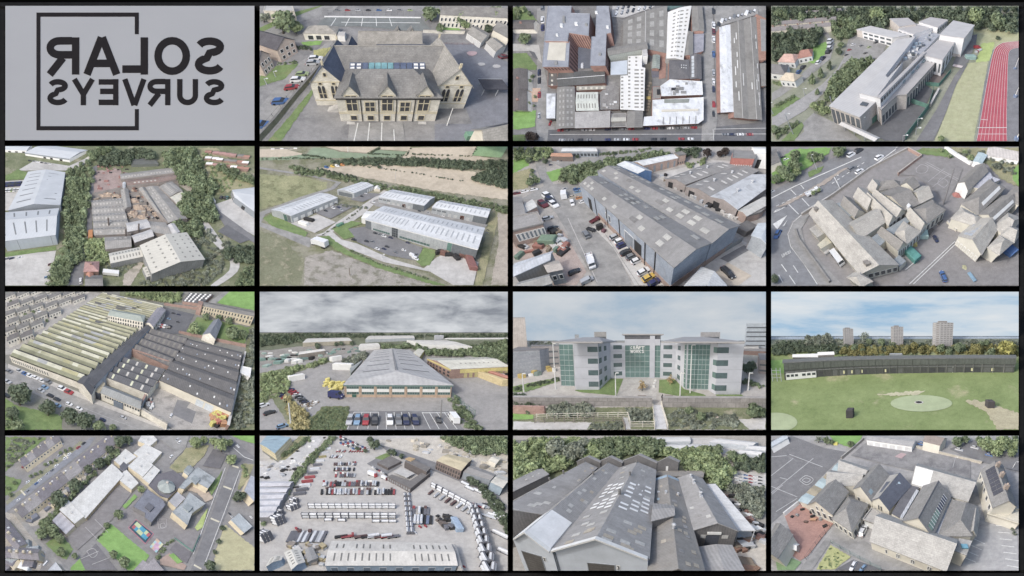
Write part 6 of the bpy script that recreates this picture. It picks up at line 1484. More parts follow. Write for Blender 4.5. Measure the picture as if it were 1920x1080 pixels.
lr=sh('long stone roofed school range along the road',(690,975),(975,905),(310,520),5,3,'v',RL,CR,(480,425),name='school_range',cat='school');lr.windows('v0',6,1,3.6,.7,WN,WHITE);lr.chimney(.3,.05,1.4,1.2,cm(150,142,132));lr.chimney(.25,.93,1.4,1.2,cm(150,142,132))
for i,(a,b_,c_,d,ax,hp,m)in enumerate((((330,905),(690,665),(165,690),(540,480),'u',None,RL),((55,415),(250,590),(190,320),(390,520),'u',None,RG),((235,300),(430,480),(400,185),(560,330),'u',None,RL),((400,340),(740,700),(500,290),(850,600),'u',None,RL),((500,290),(850,600),(600,230),(985,500),'u',None,RL),((440,170),(530,240),(600,70),(640,160),'u',None,RL),((990,490),(1190,400),(620,250),(880,150),'u',None,RG),((600,215),(900,150),(640,90),(900,85),'u',.3,RG),((900,140),(1100,190),(1000,40),(1190,130),'v',None,RG),((1190,400),(1380,300),(1090,230),(1230,150),'u',None,RL),((1290,690),(1560,490),(1070,500),(1380,350),'u',.3,RG),((1000,560),(1190,805),(1090,500),(1290,690),'u',None,RL),((590,820),(880,1060),(720,800),(1000,980),'u',None,RG),((840,830),(1000,985),(960,670),(1190,810),'v',.3,RL))):
 T=sh('gabled roof of the main school block',q(*a),q(*b_),q(*c_),6,2.6,ax,m,CR,q(*d),name='school_range',cat='school',hip=hp)
 if i in(3,4):T.windows('u1',2,2.4,5,.6,WN,WHITE,fw=.25)
 if i in(10,11,13,12):T.windows('u1' if i!=10 else 'v0',4,1,4.6,.55,WN,WHITE,fw=.25)
for lab,pts in(('blue grey flat roof beside the school',((430,940),(570,1060),(700,940),(590,830))),('blue grey flat strip between the gables',((700,780),(800,870),(1060,650),(1000,590))),('grey flat strip behind the long range',((-10,400),(160,600),(210,580),(40,390)))):Poly('flat_roof_annex',lab,'annex',[q(*p)for p in pts],4.5,CR,BF)
Poly('flat_roof_annex','blue grey annex at the end of the school','annex',[(940,870),(985,925),(1035,880),(985,835)],3,CR,BF);Poly('roof_lantern','white square lantern on the school roof','lantern',[q(1000,430),q(1030,470),q(1062,430),q(1030,395)],7.5,WHITE,WHITE,base=5);Poly('side_hut','small hipped annex by the curved footway','annex',[(310,640),(370,705),(435,665),(375,600)],3.4,CR,RL);Poly('side_hut','pale flat annex beside the minibus','annex',[(370,760),(400,790),(480,740),(440,700)],3.2,CR,cm(206,198,168));Poly('ramp','stepped pale ramp by the annex','ramp',[(395,790),(430,830),(470,800),(430,765)],1,CONC,CONC)
sh('small hipped roof at the bottom edge',(600,1000),(700,1070),(680,950),4,2,'v',RL,CR,(780,1030),hip=.3,name='school_range',cat='school')
for i,(a,b_,c_,d,ax,hp,m,rs)in enumerate((((1450,452),(1575,530),(1660,270),(1775,330),'v',.22,RG,3),((1375,560),(1560,620),(1450,480),(1610,560),'u',.3,RL,2),((1430,690),(1600,825),(1580,560),(1720,640),'v',None,RL,3),((1580,530),(1690,600),(1760,390),(1860,440),'v',None,RG,2.6),((1690,620),(1790,700),(1800,520),(1900,560),'u',.3,RL,2.6),((1650,780),(1730,830),(1740,690),(1830,740),'v',.4,RL,2.4),((1740,700),(1840,740),(1790,600),(1900,650),'u',.3,RL,2.4),((1780,400),(1880,460),(1850,320),(1930,360),'v',.3,RG,2.6))):
 T=sh('hipped roof of the right hand school block',a,b_,c_,5.5,rs,ax,m,CR,d,name='school_range',cat='school',hip=hp)
 if i==2:
  for k in range(4):
   for j in range(2):T.onroof(.08+j*.16,.22+j*.16,.1+k*.14,.21+k*.14,cm(178,186,196),name='solar_panel')
  T.windows('v0',6,1,3,.4,CR,WHITE)
 if i==0:T.onroof(.75,.9,.2,.85,WHITE,name='white_roof_strip',up=.3)
 if i==3:T.onroof(.75,.92,.05,.9,WHITE,name='white_roof_strip',up=.3)
H_=sh('gabled hall with white end wall at upper right',(1425,292),(1500,350),(1560,160),5,2.6,'v',RG,WHITE,(1650,205),name='hall',cat='hall');Poly('flat_roof_annex','pale lilac annex beside the hall','annex',[(1530,325),(1590,335),(1690,250),(1740,270),(1700,290),(1660,210)],3.5,CR,cm(190,192,204,lines=(4,.04,0)))
car((490,815),(565,915),'white','bus',label='white minibus beside the long school range');car((290,395),(400,345),'white','pickup',label='flatbed lorry loaded with greenery on the road');hedge([(330,365),(385,345)],20,26,LEAFL,'green load on the flatbed lorry',name='greenery_load',cat='load',lift=1.2,n=16)
cars('on the main road','white,grey,white,white,black',55,-34,[(625,88),(632,192),(688,213),(835,110),(680,60)]);car((95,650),(60,715),'blue',where='turning at the junction');car((1240,690),(1270,740),'dark blue',where='beside the school wall');car((1330,1040),(1295,955),'blue',where='on the lower playground');cars('at the top left corner','black,white,silver',40,-14,[(120,105),(140,120),(35,358)])
crate(1075,835,6,3,2.6,cm(84,160,150),'teal storage container by the school',name='container',cat='container',to=(1110,870));crate(1165,690,3,3,2.2,cm(170,206,200),'pale teal porch roof by the school',name='porch',cat='porch');crate(1100,760,1.6,1.2,1.5,cm(214,196,110),'yellow bin beside the container',name='waste_bin',cat='bin');crate(1805,810,4,3,2,cm(84,126,196),'blue bin by the right hand block',name='waste_bin',cat='bin',to=(1830,790));heap(1472,925,60,cm(180,176,130),'round planter on the lower playground',name='planter',cat='planter');crate(1525,1000,3,1,.8,cm(130,170,196),'small blue bench on the playground',name='bench',cat='bench',to=(1540,1020));heap(1418,385,70,cm(196,120,108),'red tarpaulin heap by the playground',name='tarpaulin',cat='tarpaulin',hh=.5)
for a in((1280,575),(1215,650)):Poly('light_well','fenced light well by the school wall','light well',[(a[0]-30,a[1]+10),(a[0],a[1]+36),(a[0]+34,a[1]-2),(a[0]+4,a[1]-26)],.5,CONC,cm(110,108,106))
wall_run([(260,540),(480,400),(760,195),(1050,40)],1.5,.5,cm(170,160,148),'stone wall with railings along the road',cope=CONC);fence([(480,400),(760,195)],2.4,FENCEM,'dark railing on the roadside wall',step=3);wall_run([(1050,50),(1150,105),(975,240)],2.2,.5,BRICK,'brick wall of the walled yard',cope=cm(190,180,168));wall_run([(215,650),(245,730),(470,1040)],1.2,.5,cm(130,126,122),'curved wall along the footway',cope=cm(150,146,140));wall_run([(1340,590),(1410,655)],1.2,.5,CR,'cream garden wall',cope=CONC)
pole(1315,455,1355,185,cm(130,128,130),'tall mast in the playground',name='mast',cat='mast',head=False,r=.3);pole(370,200,320,80,STEEL,'tall lamp post by the verge');pole(540,335,490,235,STEEL,'lamp post on the main road');pole(955,60,950,25,STEEL,'lamp post at the far road end')
trees('leafy garden tree at the upper left',LEAF,'fine',[(120,210,130),(200,160,130),(60,260,90),(200,90,110),(330,90,110),(530,50,120),(160,245,100),(390,100,80)]);trees('bright garden tree at the upper left',LEAFL,'fine',[(90,190,80),(210,210,90),(560,40,70)]);tree(45,1010,90,LEAFD,'fine','dark tree at the lower left');mass('scrub',[(1380,60),(1560,40),(1880,130),(1860,260),(1700,180)],40,40,LEAFG,'allotment bushes',lift=.3);trees('allotment bush',LEAFL,'round',[(1520,100,60),(1300,45,40),(1360,90,40),(1480,60,50)])
sh('white hut in the allotment',(1540,130),(1600,150),(1580,65),3,.5,'v',cm(176,200,206),WHITE,(1640,85),name='hut',cat='hut');Poly('polytunnel','white polytunnel at the upper right','tunnel',[(1640,90),(1880,130),(1880,60),(1700,24),(1650,30)],2.4,WHITE,cm(216,206,196,lines=(8,.08,0)));wall_run([(1330,35),(1420,95),(1520,155)],1.6,2.,WHITE,'white path wall beside the allotment');sh('grey garage at the top left corner',(-20,180),(90,130),(-30,90),4,1,'u',SLATE,CR,(60,40))
# ====== 9: mill with saw-tooth roofs
cell('mill picture',(10,547,477,806),(0,540),310,33,75)
plot_ground(mat('mill_ground',rgb(140,138,130),rgb(122,122,112),.04,stain=(rgb(120,126,98),.03,.55,.6),grain=.12))
flat('back_streets',[(40,60),(700,30),(760,40),(80,500),(40,500)],cm(172,168,162,grain=.12),1,'pale streets between the terraces')
rd=flat('street',[(40,560),(75,600),(560,800),(1050,980),(1300,1066),(900,1066),(440,880),(40,690)],ASPHL,1,'street with parked cars past the mill');mark(rd,[(240,750),(900,1010),(1040,1060)],4,cm(168,168,168))
flats(('pavement','pavement along the mill wall',PAVE,2,[(60,570),(560,770),(760,850),(1250,1050),(1300,1066),(1240,1066),(740,880),(540,800),(60,600)]),('park','green park at the lower left',GRASS,2,[(40,830),(120,880),(460,960),(470,1066),(40,1066)],6),('field','bright mown field at the top right',GRASSB,2,[(1690,30),(1908,30),(1908,170),(1630,115)],2),('car_park','tarmac car park right of the mill',ASPHD,2,[(1150,290),(1250,150),(1460,200),(1380,350),(1250,345)]),('yard','stained concrete yard at the lower right',cm(176,170,162,stain=(rgb(134,130,126),.04,.52,.8),grain=.12),2,[(1100,800),(1190,750),(1440,850),(1720,950),(1690,1066),(1300,1066),(1090,900)]),('yard_patch','dark patch on the stained yard',ASPH,3,[(1330,840),(1430,860),(1400,900),(1470,930),(1440,1020),(1290,950)]),('waste_land','green waste land at the top',SCRUB,2,[(900,30),(1370,30),(1360,110),(1220,110),(900,60)],4),('waste_land','overgrown strip at the right edge',SCRUB,2,[(1870,290),(1908,250),(1908,1066),(1700,1066),(1800,700),(1840,470)],5),('far_road','road beside the bright field',ASPHL,2,[(1560,110),(1680,30),(1720,30),(1620,120)]),('garden','garden green behind the mill',GRASS,2,[(1400,330),(1480,220),(1880,300),(1830,430),(1620,390)],5))
YG=sheet(168,167,134,3,.08,(136,138,104));YL=sheet(194,194,170,3,.06,(156,158,132));GYL=sheet(158,162,164,3,.05);DG=sheet(98,100,106,3,.06);DB=sheet(112,110,110,3,.08,(130,126,122));SW=STONE
ST=Bld('sawtooth_mill','vast mill with rows of yellow green saw-tooth roofs','mill',(70,512),(600,712),(775,40),6,wall=SW,p3=(1225,142));ST.walls()
NT=25
for i in range(NT):
 v0,v1=i/NT,(i+1)/NT
 ST.gable(2.6,YG if i%4 else YL,'u',ridge=.72,v0=v0+.004,v1=v1-.004,over=.02,name='sawtooth_roof')
 for k in range(4):
  a=rndu(0,.8);w=rndu(.06,.22)
  ST.onroof(a,min(1,a+w),v0+.006,v0+.026,rndc((YL,GYL,YG,sheet(170,166,120,3),DG if i>9 else YL)),name='roof_panel',up=.12)
 ST.onroof(.005,.995,v0+.0035,v0+.015,sheet(138,140,110,3,.08),name='dark_green_strip',up=.16)  # darker green band along the lower part of each tooth slope
 b=MB();b.hexa([ST.pt(.01,v0+.031,6.3),ST.pt(.99,v0+.031,6.3),ST.pt(.99,v1-.0045,6.3),ST.pt(.01,v1-.0045,6.3)]+[ST.pt(.01,v0+.031,8.9),ST.pt(.99,v0+.031,8.9),ST.pt(.99,v1-.0045,6.5),ST.pt(.01,v1-.0045,6.5)]);b.build('north_light',DG,ST.root)
ST.windows('v0',16,1.2,4.2,.4,DARKGL,WHITE,t0=.02,t1=.6)
OF=sh('stone mill office with green roof and two window rows',(808,205),(1072,255),(832,160),15,2,'u',cm(166,176,164,grain=.1),SW,(1090,205),name='mill_office',cat='building',hip=.1);OF.windows('v0',14,11.5,14,.5,DARKGL,SW);OF.windows('v0',14,7.5,10,.5,DARKGL,SW);OF.windows('u1',4,11.5,14,.5,DARKGL,SW);OF.windows('u1',4,7.5,10,.5,DARKGL,SW)
sh('lilac grey roofed link building',(1088,262),(1150,292),(1180,150),10,2.5,'v',cm(152,150,160,brick=(4,2.4,.05)),SW,(1243,165),name='link_building',cat='building').windows('u1',7,5,8,.4,DARKGL)
SPN=sh('long dark spine roof across the mill',(620,690),(700,742),(1092,280),9,1.2,'v',DG,cm(176,186,200,lines=(3,.05,0)),(1132,295),name='spine_building',cat='mill');G_=Bld('street_building','stone gabled front facing the street','building',(580,705),(685,800),(625,660),8,wall=SW,p3=(715,740));G_.walls();G_.gable(3,DG,'v')
def teeth(lab,p0,p1,p2,p3,n,h,rise,m,wall=BRICK,li=None,lm=None,keep=.9,nm='weaving_shed',tiny=False):
 T=Bld(nm,lab,'shed',p0,p1,p2,h,wall=wall,p3=p3);T.walls()
 for i in range(n):
  v0,v1=i/n,(i+1)/n;T.gable(rise,m,'u',v0=v0+.004,v1=v1-.004,over=.02,ridge=.6)
  if li:
   for k in range(li):
    if random.random()<keep:a=(k+.35)/li;r_=rndu(0,.3)if tiny else 0;T.onroof(a,a+.4/li,v0+(v1-v0)*(.1+r_),v0+(v1-v0)*((.2+r_)if tiny else .5),lm if not isinstance(lm,tuple)else lm[k%len(lm)],var=.5)
 return T
teeth('dark brown ridged sheds beside the car park',(985,465),(1270,590),(1130,302),(1412,378),4,6,2,DB,li=8,lm=cm(130,126,120));teeth('dark sheds with pale and green rooflights',(755,655),(1110,795),(905,512),(1245,612),4,6,2,DG,SW,10,(LIGHTP,DG,cm(196,200,168),DG),.9);BR=teeth('big dark ridged roof at the right',(1195,695),(1735,935),(1412,382),(1815,482),5,6,1.2,DB,CREAM,24,(WHITE,cm(130,126,122),cm(150,166,190),WHITE,cm(124,120,118)),.5,tiny=True)
for t in(.42,.58,.7):BR.door('v0',t,t+.1,5,cm(196,206,214)if t>.5 else CREAM)
sh('grey roofed stone shed on the street',(755,785),(1050,905),(800,735),6,2,'u',sheet(146,150,150),SW,(1065,840)).windows('v0',14,3.4,5,.7,DARKGL,t0=.1);Poly('flat_roof_gatehouse','tan flat roof beside the gabled front','building',[(690,770),(745,790),(790,720),(760,690)],5,SW,cm(190,178,146));crate(890,895,6,1,4.5,cm(110,124,140),'blue gate in the street wall',name='gate',cat='gate',to=(915,905));crate(715,820,8,1,5,cm(84,92,106),'dark gate beside the gabled front',name='gate',cat='gate',to=(745,832))
wall_run([(1045,940),(1250,1060)],5,1,SW,'stone yard wall on the street',cope=SLATEL);wall_run([(1050,925),(1110,800),(1190,740)],5,1,cm(164,176,186),'pale blue yard side wall',cope=BRICK);wall_run([(1695,1060),(1760,800),(1830,500)],3.5,1,BRICK,'brick wall right of the dark roof',cope=CONC);wall_run([(930,490),(1260,610)],7.5,.8,BRICK,'brick parapet between the sheds',cope=BRICK);wall_run([(1340,340),(1840,445)],3,.8,BRICK,'brick garden wall behind the dark roof',cope=BRICK);wall_run([(1230,130),(1480,165)],4,.8,BRICK,'brick wall behind the car park',cope=BRICK)
ML=sh('long stone mill with rows of windows at the top right',(1515,135),(1905,215),(1530,105),12,1.5,'u',SLATE,cm(192,178,148,brick=(4,2,.05)),(1905,180),name='stone_mill',cat='mill');ML.windows('v0',18,8,11,.42,DARKGL);ML.windows('v0',18,3,6,.42,DARKGL);sh('red brick tower at the end of the stone mill',(1480,125),(1515,132),(1490,100),14,0,'u',BRICK,BRICK,name='tower',cat='tower')
sh('chapel like house with slate roof',(1520,350),(1615,385),(1600,245),6,4,'v',cm(134,140,150,brick=(4,2.4,.05)),SW,(1665,262),name='house',cat='house');sh('white roofed store at the right edge',(1800,640),(1870,670),(1810,590),4,0,'u',WHITE,WHITE,(1880,605));teeth('far sawtooth roofs beside the waste land',(1370,100),(1520,120),(1420,40),(1600,50),5,5,2,DG,li=5,lm=WHITE)
for j in range(6):
 for i in range(6):
  x,y=70+i*105+(j%2)*30,62+j*64-i*22+rndu(-6,6)
  if x+(y-30)*1.45>690 or y>380:continue
  T=sh('stone terrace house',(x-46,y+20),(x+40,y-14),(x-36,y-12),7,2.6,'u',rndc((SLATE,SLATE,cm(128,124,122,brick=(4,2.4,.06)))),SW,name='terrace_house',cat='house');T.windows('v0',4,3.6,5.4,.45,DARKGL);T.chimney(.1,.5,2,2,SW)
cars('parked beside the mill wall','grey,silver,blue,white,white,white,grey',38,17,[(72,632),(150,628),(190,648),(225,662),(270,678),(318,700)]);cars('parked beside the mill wall','white,red',60,24,[(470,760),(518,785)]);car((340,700),(385,722),'grey','van',where='beside the mill wall');cars('on the street','light blue,silver,black,black,white,white,dark blue,silver',46,18,[(340,750),(310,775),(380,812),(430,840),(520,875),(595,910),(770,992),(925,975),(435,885),(60,710),(55,812)])
cars('in the mill car park','black,white,red,white,grey,black',14,-22,[(1180+i*18,285+i*3)for i in range(6)]);cars('at the back of the car park','black,dark blue,light blue',30,6,[(1300,195),(1340,205),(1265,235),(1335,260)]);car((1275,975),(1290,945),'white',where='on the stained yard');cars('among the terrace houses','white,blue,black,silver',24,8,[(330,205),(380,215),(410,225),(350,190),(290,180)])
heaps('orange and yellow crate stack','crate_stack','crate',None,(cm(200,140,96),cm(196,110,90),cm(206,196,96),BLACKP),2,4,2,4,28,[(1590,960),(1650,930),(1690,960),(1680,1040),(1590,1040)]);heaps('debris by the brick corner','broken_piece','rubble',None,(WHITE,CONC,cm(150,90,84)),1,2,1,3,12,[(1100,870),(1130,820),(1150,900),(1120,920)])
trees('round park tree by the street',LEAFD,'fine',[(150,790,210),(360,895,150),(520,965,160),(640,1000,175),(90,940,130)]);trees('park tree at the bottom edge',LEAF,'fine',[(740,1040,110),(130,1030,130),(845,1050,70),(50,1020,80)]);tree(1460,300,110,LEAFL,'fine','bright tree beside the car park');trees('garden tree behind the dark roof',LEAF,'fine',[(1745,335,130),(1820,350,90),(1545,215,70),(1720,245,70),(1640,220,60)]);mass('scrub',[(1880,330),(1908,300),(1908,1000),(1740,1066),(1780,850),(1850,560)],55,60,LEAFG,'overgrown bushes at the right edge',lift=.35);mass('scrub',[(930,40),(1360,32),(1350,100),(1240,95)],46,44,LEAFL,'bushy waste land behind the mill',lift=.4);trees('garden bush among the terraces',LEAF,'round',[(100,180,40),(250,175,36),(190,200,34),(350,245,30),(80,100,30)])
# ====== 10: depot under a cloudy sky
cell('depot picture',(487,547,952,806),(480,540),310,9.7,26)
plot_ground(mat('depot_tarmac',rgb(158,155,152),rgb(144,142,140),.025,stain=(rgb(130,128,126),.02,.54,.5),grain=.07),top=336)
sky_board(338,(140,145,154),(214,217,221),(186,190,196),(.06,1,.14))
flats(('far_land','distant green land below the horizon',cm(112,120,96),1,[(28,338),(1888,338),(1888,480),(1270,470),(1000,440),(28,470)]),('scrub_bank','green bank at the left',SCRUB,1,[(28,640),(440,560),(560,540),(660,530),(400,600),(250,660),(240,730),(28,900)],5),('trading_yard','crowded yard at the middle left',cm(150,146,140),2,[(28,480),(320,440),(760,430),(830,460),(540,520),(28,600)]),('scrub_bank','green hedge bank at the lower left',SCRUB,2,[(100,800),(230,760),(330,900),(420,970),(400,1066),(270,1066)],5),('planting','planted bed before the car row',cm(112,122,76,grain=.16),3,[(500,890),(700,890),(680,1066),(330,1066)],5))
cp=flat('car_row_bays',[(690,925),(1440,925),(1560,1066),(650,1066)],ASPH,2,'marked parking bays at the front')
for x in(735,795,860,920,975,1035,1090,1145,1245,1300,1355,1410):mark(cp,[(x+(x-960)*0.,935),(x+(x-960)*.22,1062)],4,LINE)
mark(cp,[(735,935),(920,935)],4,LINE);mark(cp,[(1245,940),(1440,940)],4,LINE)
RM=sheet(180,180,180,4,.05,(160,160,162));GN=cm(104,142,136);SB=cm(196,164,136);WG=cm(84,110,108,rough=.25)
Dh=hgt((672,822),(668,728));fz=Dh/6.2
D=Bld('depot_building','long hipped grey depot with ribbon windows','depot',(665,725),(1468,728),(888,468),Dh,wall=SB,p3=(1150,466));D.walls();D.hip(2.4,RM,'v',inset=.1,inset1=.02,over=.6)
D.band('v0',-.01,1.01,5.6*fz,6.4*fz,GN,.5,'fascia')
for i in range(7):
 a=i/7+.018;z=(i+1)/7-.012
 D.window('v0',a,z,4.3*fz,5.3*fz,WG,cm(150,170,160),bars=(4,0),fw=.1);D.window('v0',a,z,1.5*fz,2.6*fz,WG,cm(150,170,160),bars=(4,0),fw=.1);D.band('v0',a,z,2.75*fz,4.15*fz,WHITE,.2,'white_panel');D.band('v0',i/7-.002,i/7+.008,0*fz,5.5*fz,SB,.35,'brick_pier')
D.door('v0',.07,.105,3.2*fz,cm(60,110,96),frame=cm(60,110,96))
for j in range(7):
 v=.14+j*.12
 for u0,u1 in((.1,.42),(.58,.9)):D.onroof(u0,u1,v,v+.012,cm(120,122,126),name='roof_slot')
for u in(.485,.505):D.onroof(u,u+.008,.12,.97,cm(150,152,154),name='ridge_rib',up=.3)
sh('lean-to along the left of the depot',(712,640),(790,560),(705,600),4,.6,'u',sheet(160,168,166),cm(150,166,164),(800,540));YB=cm(214,196,110)
R_=sh('yellow and brick depot at the right',(1462,610),(1900,590),(1285,530),5.5,1.6,'u',sheet(206,204,188,4,.03),BRICK,(1730,520),[(.25,.95,.15,.8,9,1,.3,.7)],cm(130,128,122),name='depot_building',cat='depot');R_.band('v0',.15,1,3,5.2,YB,.2,'yellow_fascia');R_.band('u0',0,1,4.6,5.6,YB,.2,'yellow_fascia');R_.windows('u0',7,2.6,3.8,.5,DARKGL);R_.windows('u0',7,.6,1.8,.5,DARKGL);R_.windows('v0',9,.2,2.8,.6,cm(190,176,110),name='loading_door',t0=.2)
sh('small yellow shed behind the depot',(1175,490),(1225,520),(1215,455),5,.8,'v',sheet(206,204,188,4,.03),YB,(1262,470),name='shed').door('v0',.2,.8,3.6,cm(176,160,90))
for lab,p0,p1,p2,p3,h,wl in(('far white shed at the middle',(770,440),(930,430),(790,418),(905,412),6,WHITE),('long far white warehouse',(820,385),(1190,375),(850,358),(1180,355),9,cm(176,184,190)),('wide far white roof at the right',(1240,420),(1620,440),(1130,390),(1430,392),7,WHITE),('far beige warehouse at the left',(350,410),(720,395),(390,378),(690,372),8,cm(176,168,146)),('brown shed in the trading yard',(320,500),(520,470),(330,478),(500,458),5,cm(150,140,130)),('far pale roof at the right edge',(1400,385),(1888,385),(1450,374),(1888,372),6,cm(140,150,130))):sh(lab,p0,p1,p2,h,1.2,'u',sheet(206,204,198,5,.03),wl,p3,name='warehouse',cat='warehouse')
crate(1370,395,26,14,18,cm(176,180,186),'grey tower block among the far sheds',name='tower_block',cat='tower');pole(1265,395,1265,345,WHITE,'white chimney mast among the far sheds',name='mast',cat='mast',head=False);pole(888,420,888,372,cm(110,120,106),'dark poplar like mast',name='mast',cat='mast',head=False)
cars('in the front row','silver,light blue,red,black,white,grey,dark blue,dark blue',0,0,[(x_,1005,(x_-960)*.09,66)for x_ in(706,762,826,892,1004,1068,1122,1192)]);car((1505,1025),(1458,960),'white','van',where='parked right of the bays');car((552,818),(655,832),'navy','van',where='beside the depot corner');car((1375,1020),(1358,975),'black',where='in the marked bays')
cars('in the storage rows','navy,red,red,white,black,grey,black,dark blue',64,-12,[(258+i*16,768+i*14)for i in range(8)]);cars('in the second storage row','black,navy,red,silver,black,grey',60,-10,[(190+i*14,800+i*14)for i in range(5)]);cars('at the lower left corner','white,black,light blue',95,-30,[(55,890),(105,945),(200,1045)]);crate(305,690,3,8,3,WHITE,'white box trailer in the yard',name='box_trailer',cat='trailer',to=(330,705));crate(600,545,12,4,4.4,WHITE,'white trailer behind the yard',name='box_trailer',cat='trailer',to=(650,535));crate(655,610,14,5,4.4,WHITE,'white lorry trailer beside the lean-to',name='box_trailer',cat='trailer',to=(715,612))
for i,(x,y)in enumerate(((1740,690),(1800,680))):crate(x,y,22,3.4,3.4,(cm(206,184,130),cm(200,130,110))[i],('long yellow container at the right','long red roofed container at the right')[i],name='container',cat='container',to=(x+200,y+75))
for i in range(13):crate(520+(i%4)*40+(i//4)*8,735-(i//4)*16+(i%4)*8,2.6,1.4,1.+.4*(i%3),cm(224,208,104),'stack of yellow pallets',name='pallet_stack',cat='pallet',to=(560+(i%4)*40,715))
for i in range(3):crate(580+i*28,778-i*18,3.4,1.6,1.6,cm(224,208,104),'tall stack of yellow pallets',name='pallet_stack',cat='pallet',to=(640+i*28,762-i*18))
heaps('teal container in the trading yard','container','container',None,(cm(124,160,150),cm(150,178,168),WHITE,cm(110,140,136),BLACKP),1.5,3,4,8,45,[(30,500),(300,470),(560,450),(820,440),(820,470),(560,510),(320,560),(30,600)]);heaps('rubble on the dark patch','stone_block','rubble',None,(WHITE,CONC,TIMBER),.2,.6,.5,1.2,26,[(340,880),(440,840),(480,860),(400,910)]);heaps('blue stock behind the container','stock_pallet','pallet',None,(cm(110,120,160),BLACKP,STEEL),1,2,2,4,22,[(1700,640),(1880,600),(1888,690),(1780,660)])
mass('far_woodland',[(28,345),(420,340),(860,345),(1300,350),(1888,345),(1888,375),(1300,365),(800,372),(340,372),(28,420)],26,260,LEAFD,'distant woodland along the horizon',lift=.4);mass('tree_belt',[(930,430),(1250,430),(1300,470),(1520,470),(1620,440),(1888,390),(1888,560),(1700,510),(1300,490),(1180,450),(960,450)],50,120,LEAF,'green tree belt right of the depot',lift=.5);mass('tree_belt',[(640,540),(700,520),(820,490),(820,530),(740,560),(680,570)],56,16,LEAFG,'trees beside the lean-to');mass('tree_belt',[(30,660),(230,610),(520,540),(560,550),(300,610),(240,650),(250,740),(180,800),(30,860)],52,60,LEAFL,'bushy bank at the left',lift=.3);mass('tree_belt',[(210,800),(280,860),(340,900),(400,960),(400,1060),(280,1060),(240,900)],60,34,LEAFY,'autumn bushes at the lower left',lift=.4);mass('planting',[(500,900),(695,895),(680,1060),(350,1060)],34,110,LEAF,'planted shrubs before the car row',lift=.2);mass('planting',[(1450,830),(1500,820),(1700,1060),(1560,1060)],50,34,LEAF,'hedge right of the bays',lift=.35);trees('tree among the far sheds',LEAFD,'round',[(460,435,55),(600,420,40),(640,415,44),(720,415,40),(110,385,50),(200,380,60),(60,390,60)]);mass('tree_belt',[(28,370),(340,368),(350,400),(28,430)],40,60,LEAFD,'dark woods at the far left',lift=.4)
pole(262,1035,175,862,WHITE,'leaning white lamp post',head=False);pole(1385,985,1412,838,cm(140,140,140),'grey post in the marked bays',name='post',cat='post',head=False);fence([(1455,800),(1560,900),(1640,960)],2,cm(110,140,126),'green mesh fence right of the depot',step=3)
# ====== 11: glass and panel office
cell('glass office picture',(962,547,1436,806),(960,540),310,7,16)
plot_ground(cm(186,180,172,grain=.06),top=398)
sky_board(400,(168,186,203),(206,211,216),(192,201,210),(.03,1,.07))
flats(('far_land','distant town ground',cm(150,154,150),1,[(8,400),(1904,400),(1904,560),(8,560)]),('lawn','green lawn left of the forecourt',GRASS,2,[(470,770),(690,680),(835,682),(785,808),(520,785)]),('lawn','green lawn right of the forecourt',GRASS,2,[(1105,690),(1220,685),(1290,760),(1440,800),(1500,842),(1380,838),(1100,785)]),('lawn','green lawn strip at the right corner',GRASS,2,[(1525,800),(1720,800),(1770,838),(1560,842)]),('forecourt','pale paved forecourt before the entrance',PAVE,1,[(835,680),(1105,680),(1080,840),(790,840)]),('rough_ground','rough green ground below the wall',SCRUB,1,[(8,900),(1904,890),(1904,1062),(8,1062)],3),('slab','pale concrete slab at the lower left',CONC,2,[(8,1005),(600,1010),(560,1062),(8,1062)],3),('slab','pale concrete patch at the lower right',CONC,2,[(1700,985),(1904,975),(1904,1062),(1780,1062)],5),('lawn','grass patch at the lower left',GRASSB,3,[(8,945),(160,955),(160,985),(8,990)],2),('planting','green planting at the left edge',GRASS,2,[(8,740),(250,690),(350,680),(360,700),(110,780),(8,782)],3),('path','white footpath from the bridge',cm(206,206,208),4,[(1062,880),(1125,880),(1165,1062),(1070,1062)]),('path','pale ramp path in the rough ground',cm(204,202,198),4,[(835,975),(870,975),(890,1062),(850,1062)]))
h=hgt((655,765),(655,418));PN=cm(196,199,208,lines=(9,.03,1),grain=.02);GG=cm(104,140,134,rough=.12,spec=.6,grain=.05);WG=cm(92,116,118,rough=.15,spec=.6);FR=cm(176,190,188)
O=Poly('office_building','four storey pale office with green glass wings','office',[(372,734),(472,738),(480,765),(655,765),(742,678),(850,672),(1032,672),(1068,672),(1110,675),(1222,680),(1302,758),(1470,764),(1490,778),(1525,798),(1712,798),(1700,700),(1400,640),(500,640)],h,PN,cm(178,176,176),gnd=True,t=.3)
def glaz(i,t0,t1,z0,z1,nx,nz):
 g_=O.win(i,t0,t1,z0,z1,GG,name='glass_wall')
 A,B_=O.P[i]*(1,1,0),O.P[(i+1)%O.n]*(1,1,0)
 for k in range(nx+1):t=t0+(t1-t0)*k/nx;O.win(i,max(0,t-.006),min(1,t+.006),z0,z1,FR,out=.18,name='mullion')
 for k in range(nz+1):z=z0+(z1-z0)*k/nz;O.win(i,t0,t1,z-.07,z+.07,FR,out=.2,name='transom')
glaz(0,0,1,.2,h-.3,3,8);glaz(5,0.,1,.2,h-1,5,6);glaz(7,0,1,.2,h-1,2,6);glaz(10,.05,1,.2,h-.3,6,9);glaz(9,.86,1,.2,h-.3,1,9);glaz(17,0,.12,.2,h-.3,1,8)
f4=h/4
